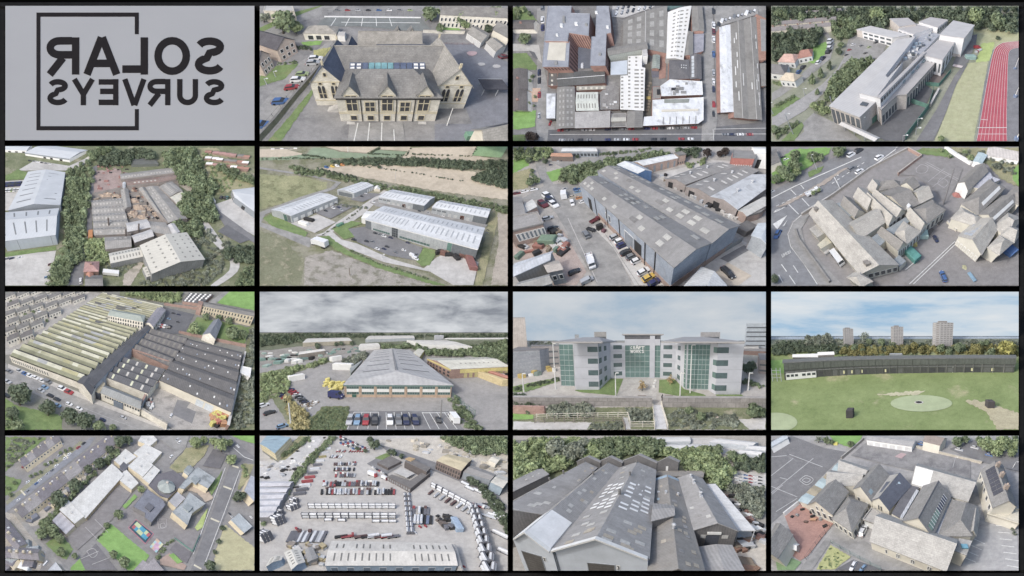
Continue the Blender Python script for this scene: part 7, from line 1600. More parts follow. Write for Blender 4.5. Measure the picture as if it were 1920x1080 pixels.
for k in range(4):
 z=k*f4+f4*.3;y=z+f4*.45
 O.win(2,.56,.98,z,y,WG);O.win(3,.02,.2,z,y,WG);O.win(3,.4,.6,z,y,WG);O.win(4,.2,.78,z,y,WG);O.win(8,.2,.78,z,y,WG);O.win(9,.25,.5,z,y,WG);O.win(13,-.04,.42,z,y,WG);O.win(12,.2,.98,z,y,GG)
for z in(h*.25,h*.5,h*.75):[O.win(i,0,1,z-.05,z+.05,cm(170,174,182),out=.04,name='panel_joint')for i in(2,4,8,13)]
RFM=cm(182,178,176,grain=.03)
for lab,p0,p1,p2,p3,hh,rs in(('l',(318,414),(668,414),(440,400),(690,401),h+.4,1.2),('r',(1228,414),(1728,414),(1240,401),(1620,400),h+.4,1.3)):
 T=Bld.__new__(Bld);A,B_,D_,E=(G(*p,hh)for p in(p0,p1,p2,p3));T.O=A*(1,1,0);T.U=(B_-A)*(1,1,0);T.Vv=np.array((0,22.,0));T.W=None;T.h=hh;T.base=0;T.lu=nrm(T.U);T.lv=22.;T.root=O.root;T.wall_m=PN;T.hip(rs,RFM,'u',inset=.3,over=.4,t=.35)
b=MB();A,B_=G(838,672),G(1122,672);b.hexa([A+(-.3,-2,h+3.2),B_+(.3,-2,h+3.2),B_+(.3,14,h+3.2),A+(-.3,14,h+3.2),A+(-.3,-2,h+3.7),B_+(.3,-2,h+3.7),B_+(.3,14,h+3.7),A+(-.3,14,h+3.7)]);b.build('entrance_canopy',RFM,O.root)
b=MB();b.hexa([A+(.6,.5,h+.3),B_+(-.6,.5,h+.3),B_+(-.6,10,h+.3),A+(.6,10,h+.3),A+(.6,.5,h+3.18),B_+(-.6,.5,h+3.18),B_+(-.6,10,h+3.18),A+(.6,10,h+3.18)]);b.build('plant_louvre',cm(110,112,118,lines=(3,.1,1)),O.root);O.win(5,0,1,h-1,h+1.6,PN,out=.9,name='parapet_panel');O.win(6,0,1,0,h+3,PN,out=1.,name='white_column');O.win(7,0,1,h-1,h+1.6,PN,out=.9,name='parapet_panel')
sg=thing('building_sign','white letters spelling CRAFT WORKS on the glass','sign',G(940,672)*(1,1,0)+(0,0,h-4))
def sgl(ch,x,y,w,hh_):
 o=G(848,672)*(1,1,0);sc=(G(1030,672)-G(848,672))[0]/182
 def place(a,c,z):return o+np.array(((x-848+a*w)*sc,-.25-z*3,h-1.25-(y-425+(1-c)*hh_)*sc*1.))
 place.aspect=w/hh_;letter_mesh(ch,.13,place,.12,.13*w/hh_).build('letter',WHITE,sg)
for ch,x,w,y,hh_ in(('C',891,16,426,24),('R',909,16,426,24),('A',927,24,412,38),('F',951,18,426,24),('T',970,22,426,24),('W',889,22,453,24),('O',912,17,453,24),('R',931,17,453,24),('K',950,18,453,24),('S',971,19,453,24)):sgl(ch,x,y,w,hh_)
for lab,pts,top,m,ww in(('rounded pale tower at the left edge',[(-40,500),(120,500),(110,480),(-40,480)],222,cm(200,190,182,lines=(6,.05,0)),0),('grey flat block at the left',[(-20,680),(220,640),(330,560),(60,560)],480,cm(168,172,180,lines=(4,.04,1)),0),('long grey car park building at the left',[(160,600),(360,590),(350,540),(150,545)],440,cm(170,164,162),3),('far flat block above the left wing',[(475,450),(505,450),(505,440),(475,440)],350,cm(170,174,178),0),('far concrete block above the link',[(620,450),(710,450),(710,440),(620,440)],330,cm(176,174,170),2),('far striped block above the right wing',[(1410,450),(1555,450),(1555,440),(1410,440)],332,cm(186,182,180),2),('tall glass tower at the right edge',[(1745,450),(1904,450),(1904,440),(1740,440)],268,cm(192,202,210,rough=.3),5),('red brick shed at the right',[(1730,500),(1904,510),(1904,480),(1730,480)],470,BRICK,0),('white far shed at the right',[(1700,470),(1850,470),(1850,460),(1700,460)],440,WHITE,0),('brown block at the right edge',[(1850,640),(1904,645),(1904,560),(1840,560)],540,cm(176,160,152),2)):
 hh_=hgt(pts[0]if pts[0][0]>0 else(10,pts[0][1]),(10,top));T=Poly('town_block',lab,'building',pts,hh_,m,cm(150,146,144),gnd=True)
 for k in range(ww):T.win(0,.04,.96,hh_*(k+.4)/(ww+.4),hh_*(k+.7)/(ww+.4),cm(110,116,122),name='window_band')
wl=wall_run([(8,880),(600,882),(1050,885)],2.2,1,cm(160,154,150,brick=(5,3,.1)),'stone wall left of the footbridge',cope=cm(170,166,162));wall_run([(1130,890),(1904,895)],2.4,1,cm(160,154,150,brick=(5,3,.1)),'stone wall right of the footbridge',cope=cm(170,166,162));wall_run([(8,940),(250,945)],1.8,.5,cm(190,146,134,brick=(3,1.4,.06)),'pink brick wall at the lower left')
fence([(8,865),(500,868),(1045,870)],1.4,cm(140,138,138),'thin railing on the left wall',step=2.2);fence([(1130,878),(1904,882)],1.4,cm(140,138,138),'thin railing on the right wall',step=2.2);RW_=cm(222,214,196);fence([(185,985),(870,970),(890,1045),(1070,1045)],1.2,RW_,'cream handrail along the ramp',step=2);fence([(170,1015),(830,1000),(850,1062)],1.1,cm(150,140,128),'brown handrail beside the ramp',step=2);fence([(1055,880),(1070,1062)],1.1,RW_,'left handrail of the footbridge',step=2);fence([(1120,880),(1170,1062)],1.1,RW_,'right handrail of the footbridge',step=2)
for x,x2,t,y in((90,85,645,800),(328,322,420,760),(778,776,640,815),(1260,1256,640,815),(1335,1338,430,790),(1770,1772,640,770)):pole(x,y,x2,t,WHITE,'slim white lamp post',arm=.5,r=.05)
for x,c_ in((975,LEAFY),(1180,LEAFY)):
 crate(x,838,2.4,2,.9,cm(120,96,86),'brown square planter on the forecourt',name='planter',cat='planter')
trees('small autumn tree in a planter',leaf_mat('leaves_orange',rgb(206,176,120),rgb(180,150,96)),'wisp',[(975,735,70),(1185,690,60)],1.3);pp=thing('person','person in dark clothing standing by the planter','person',G(1128,845));o=G(1128,845);b=MB()
for(za,zb,ra,rb_,dx)in((0,.85,.09,.12,-.1),(0,.85,.09,.12,.1),(.8,1.4,.2,.24,0),(1.4,1.5,.24,.08,0),(1.48,1.78,.11,.1,0),(.8,1.35,.06,.08,-.28),(.8,1.35,.06,.08,.28)):b.tube(o+(dx,0,za),o+(dx*.8,0,zb),ra,r2=rb_,n=8)
b.build('body',BLACKP,pp)
for x,y in((1075,700),(1068,720),(1062,745)):crate(x,y,.8,.8,.6,WHITE,'pale stone cube seat on the forecourt',name='stone_cube',cat='seat')
mass('shrubs',[(20,800),(110,800),(240,850),(230,930),(20,940)],60,16,LEAFD,'dark shrubs below the left wall',lift=.4);mass('shrubs',[(260,890),(600,870),(610,950),(300,950)],70,30,LEAFG,'shrubs before the left wall',lift=.4);mass('shrubs',[(850,900),(1050,930),(1040,1010),(880,1000)],50,24,LEAFG,'weeds beside the footbridge',lift=.3);mass('shrubs',[(1180,960),(1290,890),(1400,930),(1680,950),(1700,1040),(1200,1050)],48,70,LEAFG,'rough scrub right of the footbridge',lift=.2);trees('round bush at the right',LEAF,'round',[(1810,920,140),(1330,915,80),(1420,960,90),(1870,930,90)]);trees('tree beside the office',LEAFD,'round',[(1790,590,120),(1760,600,90)]);hedge([(20,760),(350,680)],20,26,LEAFD,'dark hedge at the left edge');hedge([(1720,690),(1900,740)],34,36,LEAF,'hedge at the right edge');mass('shrubs',[(600,1010),(830,1005),(830,1060),(580,1060)],36,30,LEAFG,'weeds between slab and ramp',lift=.2);mass('far_trees',[(130,402),(320,402),(320,425),(130,425)],20,30,LEAFG,'far trees at the left horizon',lift=.3)
heaps('vehicle or rubble far left','far_plant','plant',None,(cm(200,170,90),WHITE,cm(130,150,140)),1,2.4,1.5,3,12,[(20,650),(220,620),(330,600),(330,640),(40,680)]);heap(1550,980,70,cm(210,190,176),'small pale rubble heap on the rough ground')
# ====== 12: driving range with curved stand
cell('driving range picture',(1446,547,1910,806),(1440,540),310,8.4,18)
plot_ground(mat('range_grass',rgb(136,156,88),rgb(116,138,72),.02,stain=(rgb(184,172,130),.014,.58,.7),grain=.1),top=364)
sky_board(366,(150,186,216),(222,227,231),(200,214,226),(.022,1,.1))
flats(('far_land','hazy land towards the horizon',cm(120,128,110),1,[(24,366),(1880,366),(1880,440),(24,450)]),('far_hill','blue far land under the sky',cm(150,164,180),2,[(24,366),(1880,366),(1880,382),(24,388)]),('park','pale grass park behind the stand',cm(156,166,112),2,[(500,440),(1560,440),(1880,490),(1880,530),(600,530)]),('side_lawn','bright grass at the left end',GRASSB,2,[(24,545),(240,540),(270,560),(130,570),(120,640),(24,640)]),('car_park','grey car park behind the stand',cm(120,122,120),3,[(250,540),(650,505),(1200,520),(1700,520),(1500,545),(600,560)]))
GRN=cm(168,184,134,grain=.04);flat('putting_green',[(1150+232*math.cos(t*.2618),868+62*math.sin(t*.2618))for t in range(24)],GRN,3,'large pale oval target green');flat('putting_green',[(60+160*math.cos(t*.2618),1010+72*math.sin(t*.2618))for t in range(24)],GRN,3,'pale oval green at the lower left');flat('bunker_ring',[(1132+34*math.cos(t*.5236),862+12*math.sin(t*.5236))for t in range(12)],cm(210,206,198),5,'white ring on the target green');flat('target_hole',[(1130+26*math.cos(t*.5236),863+8*math.sin(t*.5236))for t in range(12)],BLACKP,7,'dark hole in the target green');flat('worn_patch',[(800,800),(1100,775),(1180,770),(1130,800),(950,810)],cm(196,190,150),2,'worn pale strip before the green',rough=6);flat('worn_patch',[(1480,850),(1560,840),(1880,940),(1880,1062),(1720,1062),(1640,930)],cm(184,174,136,grain=.14),2,'worn tan ground at the lower right',rough=8)
fr=[(130,690),(240,680),(370,668),(530,657),(700,648),(860,643),(1020,640),(1200,637),(1400,634),(1600,633),(1845,634)]
hs=hgt((130,690),(130,566));bk=[(x,y-40)for x,y in fr[::-1]];DK=cm(100,106,100,lines=(4,.06,0))
ST=Poly('range_stand','long curved dark two tier stand across the field','stand',fr+bk,hs,cm(88,92,88),cm(124,126,122),gnd=True,t=.3,over=.5)
for i in range(10):
 n=3
 for k in range(n):
  ST.win(i,k/n+.008,(k+1)/n-.008,hs*.62,hs*.98,DK,out=.9,name='fascia_panel');ST.win(i,k/n+.01,(k+1)/n-.01,hs*.46,hs*.5,cm(120,122,120),out=.9,name='balcony_rail');ST.win(i,k/n+.06,(k+1)/n-.06,.2,hs*.36,rndc((cm(84,86,84),cm(104,106,104),cm(76,78,80))),out=.1,name='bay');ST.win(i,k/n-.006,k/n+.006,0,hs*.6,cm(110,110,106),out=.8,name='post')
for i,t in((3,.2),(3,.55),(4,0.),(5,.1),(8,.6),(9,.3)):ST.win(i,t,t+.07,hs*.12,hs*.32,cm(214,208,150),out=.3,name='painted_lit_window')  # window light painted as pale yellow base colour, nothing emits
ST.win(0,.1,1,.2,hs*.4,WHITE,out=1.2,name='white_kiosk');ST.win(1,0,.95,.2,hs*.4,WHITE,out=1.2,name='white_kiosk')
for k in range(6):ST.win(k//3,.15+(k%3)*.28,.35+(k%3)*.28,hs*.2,hs*.34,DARKGL,out=1.35)
G_=thing('goal_frame','white goal frame before the stand','goal',G(1425,632))
for a,z in(((1385,634),(1388,590)),((1467,632),(1465,586))):b=MB();p=G(*a);hh=hgt(a,z);b.tube(p,p+vz(hh),.14);b.build('upright',WHITE,G_)
b=MB();b.tube(G(1385,634)+(0,0,hh),G(1467,632)+(0,0,hh),.14);b.build('crossbar',WHITE,G_)
TW=cm(182,180,180);
for lab,x0,x1,xm,yb,yt in(('left tower block of the three',567,643,575,432,306),('middle tower block of the three',922,1014,938,440,292),('right tallest tower block',1230,1382,1285,452,262)):
 hh=hgt((x0,yb),(x0,yt));T=Poly('tower_block',lab,'tower',[(x0,yb),(xm,yb+4),(x1,yb),(x1-8,yb-5),(x0+6,yb-5)],hh,TW,cm(150,144,140),gnd=True);n=14
 for k in range(n):
  z=hh*(k+.3)/n
  for j in range(4):T.win(1,.06+j*.235,.06+j*.235+.16,z,z+hh*.4/n,cm(142,138,138),out=.3)
  T.win(0,.1,.42,z,z+hh*.42/n,cm(206,200,194)if x0>1000 else cm(150,146,144),out=.4,name='balcony');T.win(0,.55,.9,z,z+hh*.42/n,cm(150,142,138),out=.4,name='balcony')
 a=T.ce;b=MB();w=(T.P[2]-T.P[0])[0];b.box(a*(1,1,0)+(-w*.2,-2,hh),(w*.4,0,0),(0,8,0),(0,0,hh*.08));b.build('plant_room',cm(160,152,148),T.root)
TY=leaf_mat('leaves_olive',rgb(166,160,92),rgb(142,138,76));mass('far_woodland',[(24,395),(560,385),(900,395),(1300,395),(1880,385),(1880,430),(1400,420),(500,425),(24,455)],26,200,LEAFG,'distant trees along the horizon',lift=.4);mass('tree_belt',[(24,420),(300,400),(500,420),(520,480),(30,490)],52,60,LEAFD,'dark trees at the left behind the stand',lift=.5);mass('tree_belt',[(280,375),(460,370),(480,420),(290,420)],60,20,LEAFG,'tall bare looking trees at the left',lift=.5,tall=1.4)
mass('tree_belt',[(520,450),(900,440),(1400,440),(1880,430),(1880,510),(1200,490),(540,500)],46,120,TY,'mixed autumn trees behind the car park',lift=.4);mass('tree_belt',[(520,430),(1880,420),(1880,470),(520,470)],44,60,LEAFD,'dark trees among the autumn ones',lift=.4)
trees('yellow autumn tree behind the stand',TY,'fine',[(915,460,70),(1100,435,70),(1148,468,66),(1040,455,56),(965,470,50),(1570,455,90),(760,455,46),(700,445,60),(570,468,60)],1.15);trees('green tree behind the stand',LEAF,'fine',[(650,445,70),(1440,450,100),(1360,480,70),(1300,450,80),(1680,480,80),(1600,420,60),(760,400,60),(850,405,70),(710,470,50),(940,410,60),(1640,410,60)]);tree(1790,445,160,leaf_mat('leaves_gold',rgb(196,190,96),rgb(170,166,80)),'fine','big golden tree at the right behind the stand');tree(725,365,80,LEAFG,'wisp','thin bare tree between the towers');hedge([(540,515),(900,500),(1400,512),(1840,518)],12,20,LEAF,'hedge behind the car park',n=90)
sh('white roofed club house behind the stand',(185,520),(380,520),(190,500),4,1,'u',WHITE,cm(120,116,110),(380,492),name='club_house');sh('taller white hall behind the stand',(375,505),(495,500),(378,492),7,1.2,'u',WHITE,cm(150,146,140),(490,486),name='hall',cat='hall');crate(960,540,10,6,5,cm(176,184,188),'grey plant room behind the stand roof',name='plant_room',cat='plant room')
cars('in the car park behind the stand','black,silver,white,grey,dark blue,white,black',22,1,[(x_,540-(x_-500)*.012+(i%2)*6)for i,x_ in enumerate(range(520,1200,27))]);mass('shrubs',[(220,535),(300,520),(600,515),(640,530),(300,555)],30,36,LEAFD,'shrubs around the club house',lift=.35)
for x,y in((618,965),(1662,895)):crate(x,y,1.5 if x<1000 else 1.7,1.5,1.9,cm(84,80,84),'dark square target block on the grass',name='target_block',cat='target')
fr_=thing('steel_mast','thin steel frame at the left end of the stand','frame',G(70,700));
for x in(35,70,100):b=MB();p=G(x,700);b.tube(p,p+np.array((0,0,hgt((x,700),(x,600)))),.1);b.build('upright',STEEL,fr_)
for z in(1.5,3,4.5):b=MB();b.tube(G(30,700)+(0,0,z),G(105,700)+(0,0,z),.08);b.build('rail',STEEL,fr_)
# ====== 13: white roofed school among terraces
cell('white school picture',(10,817,477,1070),(0,810),310,56,112)
plot_ground(mat('town_ground',rgb(146,144,142),rgb(130,128,128),.03,grain=.1))
SL=cm(134,130,138,brick=(4,2.4,.09));WS=cm(212,212,208,lines=(5,.02,0),stain=(rgb(196,196,194),.03,.55,.5));WL=cm(206,190,156,grain=.05);GRY=cm(128,132,146,stain=(rgb(108,112,124),.04,.54,.6));MOT=cm(164,172,176,stain=(rgb(112,120,122),.05,.52,.8))
rd=flat('street',[(40,560),(600,110),(680,40),(720,40),(660,120),(40,610)],cm(140,144,154),2,'street with parked cars between terraces');r2=flat('main_road',[(1430,1040),(1600,580),(1740,200),(1660,30),(1720,30),(1908,190),(1908,240),(1820,230),(1720,560),(1660,700),(1530,1040)],ASPH,2,'road along the right side');r3=flat('lane',[(100,610),(150,600),(330,850),(520,1040),(440,1040),(290,860)],ASPHL,2,'lane between the terraces and the school')
for a in([(1740,255),(1790,270)],[(1675,410),(1735,432)],[(1580,650),(1645,678)],[(1455,1000),(1510,1030)],[(155,440),(190,478)],[(475,165),(510,200)]):mark(r2,a,12,cm(214,206,178))
for a in([(1690,270),(1560,620),(1450,920)],[(1800,290),(1700,560),(1540,980)],[(1750,120),(1830,190),(1900,215)]):mark(r2,a,4,LINE)
flats(('back_yards','tan back yards of the terraces',cm(186,178,164,grain=.2),1,[(130,640),(240,560),(830,80),(870,130),(420,570),(280,700),(190,720)],5),('back_yards','tan yards at the lower left',cm(176,168,156,grain=.2),1,[(40,600),(110,620),(330,900),(300,1040),(40,1040)],5),('front_gardens','narrow front gardens along the street',cm(150,150,120,grain=.2),1,[(60,560),(640,90),(600,70),(40,520)],4),('lawn','bright green school field',GRASSB,2,[(725,810),(830,690),(1120,930),(1080,1000),(1000,1040),(960,1040)],3),('lawn','green bank at the lower left',GRASS,2,[(340,840),(450,760),(550,880),(500,960),(430,930)],4),('lawn','bright lawn corner at the bottom',GRASSB,2,[(530,1020),(600,950),(660,1040),(530,1040)],2),('field','dry yellow field at the lower right',cm(186,180,132,grain=.1),2,[(1690,700),(1908,870),(1908,1040),(1600,1040),(1620,880)],5),('garden','green garden at the top',GRASSD,2,[(1270,270),(1400,120),(1570,100),(1530,180),(1420,290),(1330,310)],4),('lawn','green verge by the road',mat('lime_grass',rgb(176,196,108)),3,[(1460,720),(1560,570),(1520,720),(1480,745)],2),('lawn','lawn by the grey wing',GRASS,3,[(1560,430),(1670,290),(1640,390),(1590,480)],3),('gardens','green allotments at the upper left',GRASS,1,[(40,40),(360,40),(150,200),(40,300)],6),('gardens','green gardens at the left',GRASS,1,[(40,330),(160,360),(130,430),(40,480)],5),('lawn','green field corner at the top right',GRASSB,2,[(1740,30),(1908,30),(1908,90),(1800,60)],2),('verge','green verge at the right',GRASSD,2,[(1830,240),(1908,250),(1850,380),(1780,450)],4),('lawn','bright strip beside the playground',GRASSB,3,[(920,560),(1010,470),(1030,490),(940,580)],2))
pg=flat('playground',[(490,790),(560,700),(880,420),(990,460),(840,660),(580,890)],cm(140,136,136,grain=.06),3,'long playground beside the white school');p2=flat('playground',[(860,700),(1000,540),(1230,640),(1500,760),(1440,900),(1180,940)],cm(142,138,138,grain=.06),3,'playground with the blue pitch');p3=flat('court',[(600,960),(720,840),(880,1040),(640,1040)],cm(124,122,126),3,'marked dark sports court');flats(('yard','dark fenced court at the upper right',cm(116,114,118),3,[(1520,260),(1600,130),(1700,170),(1650,280)]),('yard','dark court at the bottom',cm(124,120,124),3,[(1270,890),(1320,830),(1440,910),(1400,990)]),('car_park','car park at the top',ASPHL,2,[(1200,60),(1290,30),(1420,30),(1390,130),(1270,250),(1310,140)]),('earth','bare tan earth beside the grey wing',cm(196,174,150),3,[(1370,430),(1450,370),(1560,450),(1600,500),(1540,530),(1480,460)],4),('play_area','colourful play area at the bottom',cm(178,150,134),3,[(1200,960),(1270,910),(1400,1010),(1380,1040),(1200,1000)],3),('play_lawn','green mat in the play area',GRASSB,5,[(1265,930),(1300,915),(1370,980),(1330,995)]))
for a in([(710,660),(810,760)],[(640,720),(740,820)],[(605,960),(740,900)],[(690,1000),(820,950)],smooth_pts([(650,900),(700,880),(730,920),(690,950),(650,900)],4),[(1180,660),(1250,660),(1250,720),(1190,730),(1180,660)],smooth_pts([(1200,700),(1230,690),(1240,720),(1210,730),(1200,700)],3)):mark(pg,a,3,cm(196,194,192),5)
P_=[(960,725),(1020,660),(1155,770),(1090,850)];flat('pitch_border',P_,cm(196,120,136),5,'pink border of the blue pitch');flat('pitch_fence_base',[(968,725),(1020,668),(1146,770),(1090,842)],cm(60,96,112),6,'dark teal surround of the blue pitch')
A,B_,D_=(np.array(q_,float)for q_ in((985,725),(1090,822),(1028,682)))
for i in range(6):
 for j in range(2):
  o=A+(B_-A)*i/6+(D_-A)*j/2;u,v=(B_-A)/6,(D_-A)/2;flat('pitch_square',[o,o+u,o+u+v,o+v],(cm(70,164,200),cm(190,206,150))[(i//2+j)%2]if 0<i<5 or j!=i%2 else cm(196,96,106),8,'bright square of the blue pitch',kind=None,cat='square')
A,B_,D_=(np.array(q_,float)for q_ in((1122,872),(1172,918),(1176,808)))
for i in range(4):
 for j in range(4):o=A+(B_-A)*i/4+(D_-A)*j/4;u,v=(B_-A)/4,(D_-A)/4;flat('mat_square',[o,o+u,o+u+v,o+v],rndc((cm(206,160,190),cm(160,206,214),cm(206,206,160),cm(214,176,150))),8,'pastel square of the play mat',kind=None,cat='square')
sc=sh('long white roofed school wing',(530,540),(640,640),(838,245),6,.8,'v',WS,WL,(922,322),name='school_wing',cat='school',over=.8);sc.windows('u1',20,.8,4.8,.8,cm(190,160,120),cm(214,200,160));sc.band('u1',0,1,5,5.8,cm(196,214,204),.3)
for lab,pts,h,m in(('white end block of the long wing',[(445,585),(560,690),(635,632),(515,515)],7,WS),('lilac lower roof at the wing end',[(393,665),(495,770),(562,705),(455,600)],5,cm(184,182,190,lines=(12,.12,0))),('white block at the top',[(1035,70),(1130,105),(1180,60),(1150,30),(1060,30)],5,WS),('large white square roof',[(1000,160),(1130,250),(1215,155),(1090,90)],5,WS),('white roof left of the large square',[(855,215),(915,265),(1025,190),(940,128)],5,WS),('white central roof',[(960,260),(1070,340),(1150,250),(1040,180)],6,WS),('white lower left roof',[(880,350),(985,435),(1040,385),(945,280)],5,WS),('white right hand roof with vents',[(1050,335),(1120,390),(1200,290),(1150,250)],5,WS),('small grey roof at the junction',[(890,280),(930,300),(980,250),(950,230)],4,GRY),('dark slate wing with notches',[(1000,560),(1090,610),(1085,640),(1135,680),(1240,550),(1220,510),(1105,430)],7,GRY),('dark flat roof around the dome',[(1110,400),(1200,480),(1260,500),(1400,360),(1300,290),(1180,320)],4,cm(116,114,122)),('pale grey L shaped wing',[(1340,420),(1380,430),(1450,365),(1560,425),(1615,350),(1480,265),(1440,300)],7,MOT),('small pale block above the L wing',[(1375,300),(1410,330),(1460,285),(1425,248)],6,MOT),('mottled grey hall roof',[(1290,600),(1405,700),(1440,610),(1540,540),(1420,455),(1370,530)],8,MOT),('pale square roof by the hall',[(1265,520),(1320,570),(1390,500),(1330,450)],6,cm(176,176,180)),('blue grey shed at the right',[(1730,660),(1830,760),(1890,710),(1790,610)],4,cm(170,180,186)),('house roof cut by the right edge',[(1830,440),(1905,520),(1908,340),(1880,330)],7,cm(170,176,190)),('lilac houses at the bottom',[(1000,1040),(1070,960),(1110,985),(1150,945),(1230,1040)],7,cm(164,158,162,brick=(4,2.4,.06))),('white house at the lower left',[(360,1040),(420,975),(470,1040)],6,cm(190,194,198))):
 T=Poly('school_block' if m in(WS,GRY,MOT)else 'building',lab,'school' if m in(WS,GRY,MOT)else 'building',pts,h,WL if m is not GRY else cm(130,128,130),m,parapet=.25,pm=m)
 if m is WS:c=np.mean(np.array(pts),0);T.onrect(c[0],c[1],16,14,.8,cm(196,196,194),name='roof_hatch')
 if m in(GRY,MOT):c=np.mean(np.array(pts),0);T.on([(c[0]-40,c[1]),(c[0],c[1]+34),(c[0]+30,c[1]),(c[0]-10,c[1]-34)],1.4,cm(104,106,116)if m is GRY else cm(146,156,160),name='raised_roof')
dm=thing('domed_hall','round ribbed grey dome over the hall','dome',G(1245,410,4)*(1,1,0));o=G(1245,415,5)*(1,1,0);rr=nrm(G(1310,415,5)-G(1245,415,5));n=10
for i in range(n):
 a,c=6.2832*i/n,6.2832*(i+1)/n;b=MB();e=lambda t,r_,z:o+np.array((math.cos(t)*r_,math.sin(t)*r_,z));b.face([e(a,rr,4),e(c,rr,4),e(c,rr,6.5),e(a,rr,6.5)]);b.build('drum_panel',cm(120,124,124),dm);b=MB();b.face([e(a,rr*1.03,6.5),e(c,rr*1.03,6.5),e(c,.6,11),e(a,.6,11)]);b.build('dome_panel',cm(166,176,172)if i%2 else cm(152,162,160),dm)
b=MB();b.tube(o+(0,0,10.8),o+(0,0,12),1,n=8);b.build('finial',cm(190,180,170),dm)
for lab,A,B_,n,w in(('slate terrace house north of the street',(140,210),(560,-90),9,64),('slate terrace house south of the street',(110,570),(860,-20),15,92),('lower left terrace house',(40,640),(200,840),4,90),('back terrace house at the left',(50,860),(300,880),5,80)):
 A,B_=np.array(A,float),np.array(B_,float);d=(B_-A)/n;nn=np.array((-d[1],d[0]))/nrm(d)*w
 for i in range(n):
  o=A+d*i
  if not(20<o[0]<1000 and o[1]>10):continue
  T=sh(lab,o+nn,o+nn+d*.99,o,7,2.6,'u',rndc((SL,SL,cm(132,128,132,brick=(4,2.4,.07)),cm(160,156,156,brick=(4,2.4,.07)))),WL,name='terrace_house',cat='house');T.windows('v0',2,3.8,5.6,.4,DARKGL,WHITE);T.chimney(.05,.5,1.6,1.4,WL)
  if i%2:T.onroof(.3,.5,.62,.78,WHITE)
heaps('back yard extension','yard_extension','extension',None,(WL,SL,cm(196,190,178),GRY),2.5,4,3,6,46,[(190,690),(420,560),(800,160),(830,190),(520,420),(300,640)]);heaps('clustered yard building','yard_extension','extension',None,(WL,SL,WHITE,MOT,cm(190,186,180)),3,6,4,9,30,[(50,920),(200,860),(330,900),(250,1000),(100,1040),(50,1040)])
cars('parked on the terrace street','white,grey,white,silver,red,white,white,black,white,blue',26,-22,[(370,238),(395,290),(425,255),(445,180),(590,120),(520,170),(490,200),(630,90),(300,365),(275,390),(210,378),(215,445),(140,512),(355,320),(180,262),(460,100)]);cars('on the right hand road','white,black,silver',22,18,[(1780,110),(1720,615),(1740,640),(1880,640),(1650,40)]);cars('in the school car park','white,silver',20,-20,[(1345,80),(1330,60),(1285,185)]);car((330,1005),(365,965),'white','coach',where='in the lower left yard');cars('in the lower left yard','white,silver,blue',20,-18,[(260,990),(330,910),(220,1020),(300,1000)])
trees('small garden tree by the street',LEAF,'round',[(230+i*37,330-i*29+(i%3)*14,34)for i in range(9)]+[(60,420,40),(110,380,40),(80,470,44),(420,60,40),(330,110,40)]);trees('broad dark tree beside the terrace',LEAFD,'fine',[(440,500,160),(560,400,130),(740,235,110),(660,280,80),(900,70,120),(960,60,90),(820,130,80)]);trees('leafy tree at the school edge',LEAF,'fine',[(310,760,120),(390,740,130),(350,700,110),(450,800,90),(890,620,90),(800,700,60),(460,900,90),(560,930,60),(930,980,110),(850,920,80)]);trees('bright tree along the right road',LEAFL,'fine',[(1660,95,130),(1740,205,100),(1470,80,110),(1600,70,80),(1060,430,70),(1720,80,70),(1530,60,70)]);trees('dark roadside tree',LEAFD,'round',[(1800,480,100),(1670,720,50),(1640,820,46),(1610,900,44),(1580,1000,110),(1770,500,60)]);mass('hedge_belt',[(280,700),(420,590),(800,200),(860,120),(900,160),(640,380),(440,600),(320,730)],46,60,LEAF,'green belt between terrace and school',lift=.4);mass('shrubs',[(60,60),(300,45),(130,200),(50,280)],34,50,LEAFG,'garden bushes at the upper left',lift=.3);hedge([(1300,800),(1200,900),(1175,960)],26,30,LEAF,'hedge beside the play area');hedge([(725,810),(830,690)],12,18,LEAFD,'hedge along the bright field');hedge([(1830,250),(1840,330)],26,30,LEAFL,'yellow green hedge at the right edge')
fence([(1305,800),(1440,900),(1490,780)],2.4,cm(80,140,126),'teal mesh fence around the playground corner',step=7,panelm=cm(96,150,138))
# ====== 14: tank container yard
cell('tank yard picture',(487,817,952,1070),(480,810),310,33,84)
plot_ground(mat('tank_yard_concrete',rgb(186,182,176),rgb(172,168,163),.025,stain=(rgb(152,148,144),.02,.54,.5),brick=(22,22,.012),grain=.06))
flats(('grass_bank','green and earthy bank at the top left',GRASSD,1,[(90,200),(330,30),(420,30),(220,220)],5),('side_yard','pale yard left of the hedge',cm(196,194,192),1,[(28,220),(220,210),(430,40),(520,30),(330,290),(28,700)]),('lawn','green lawn by the offices',GRASS,2,[(890,195),(980,160),(1010,180),(920,220)],2),('lawn','green patch at the top right',GRASS,2,[(1610,80),(1720,60),(1740,90),(1640,120)],3),('quarry_yard','tan works yard at the upper right',cm(198,190,176,grain=.12),1,[(920,60),(1300,30),(1500,60),(1888,180),(1888,380),(1540,260),(1250,200),(940,120)],4),('road','dark road behind the offices',ASPH,2,[(920,95),(1120,150),(1400,250),(1800,440),(1888,600),(1860,560),(1640,420),(1300,280),(1000,160)]),('wood_floor','wooded ground at the top right',SCRUB,1,[(1380,30),(1888,30),(1888,160),(1560,90)],4),('office_court','tarmac court among the offices',ASPH,2,[(830,240),(900,200),(1100,250),(980,320)]))
TK=cm(206,210,216,rough=.35,spec=.5,grain=.03);TG=cm(178,182,188,rough=.4,grain=.04);FRM=cm(110,112,122);RED=cm(176,74,80);DKR=cm(110,84,84)
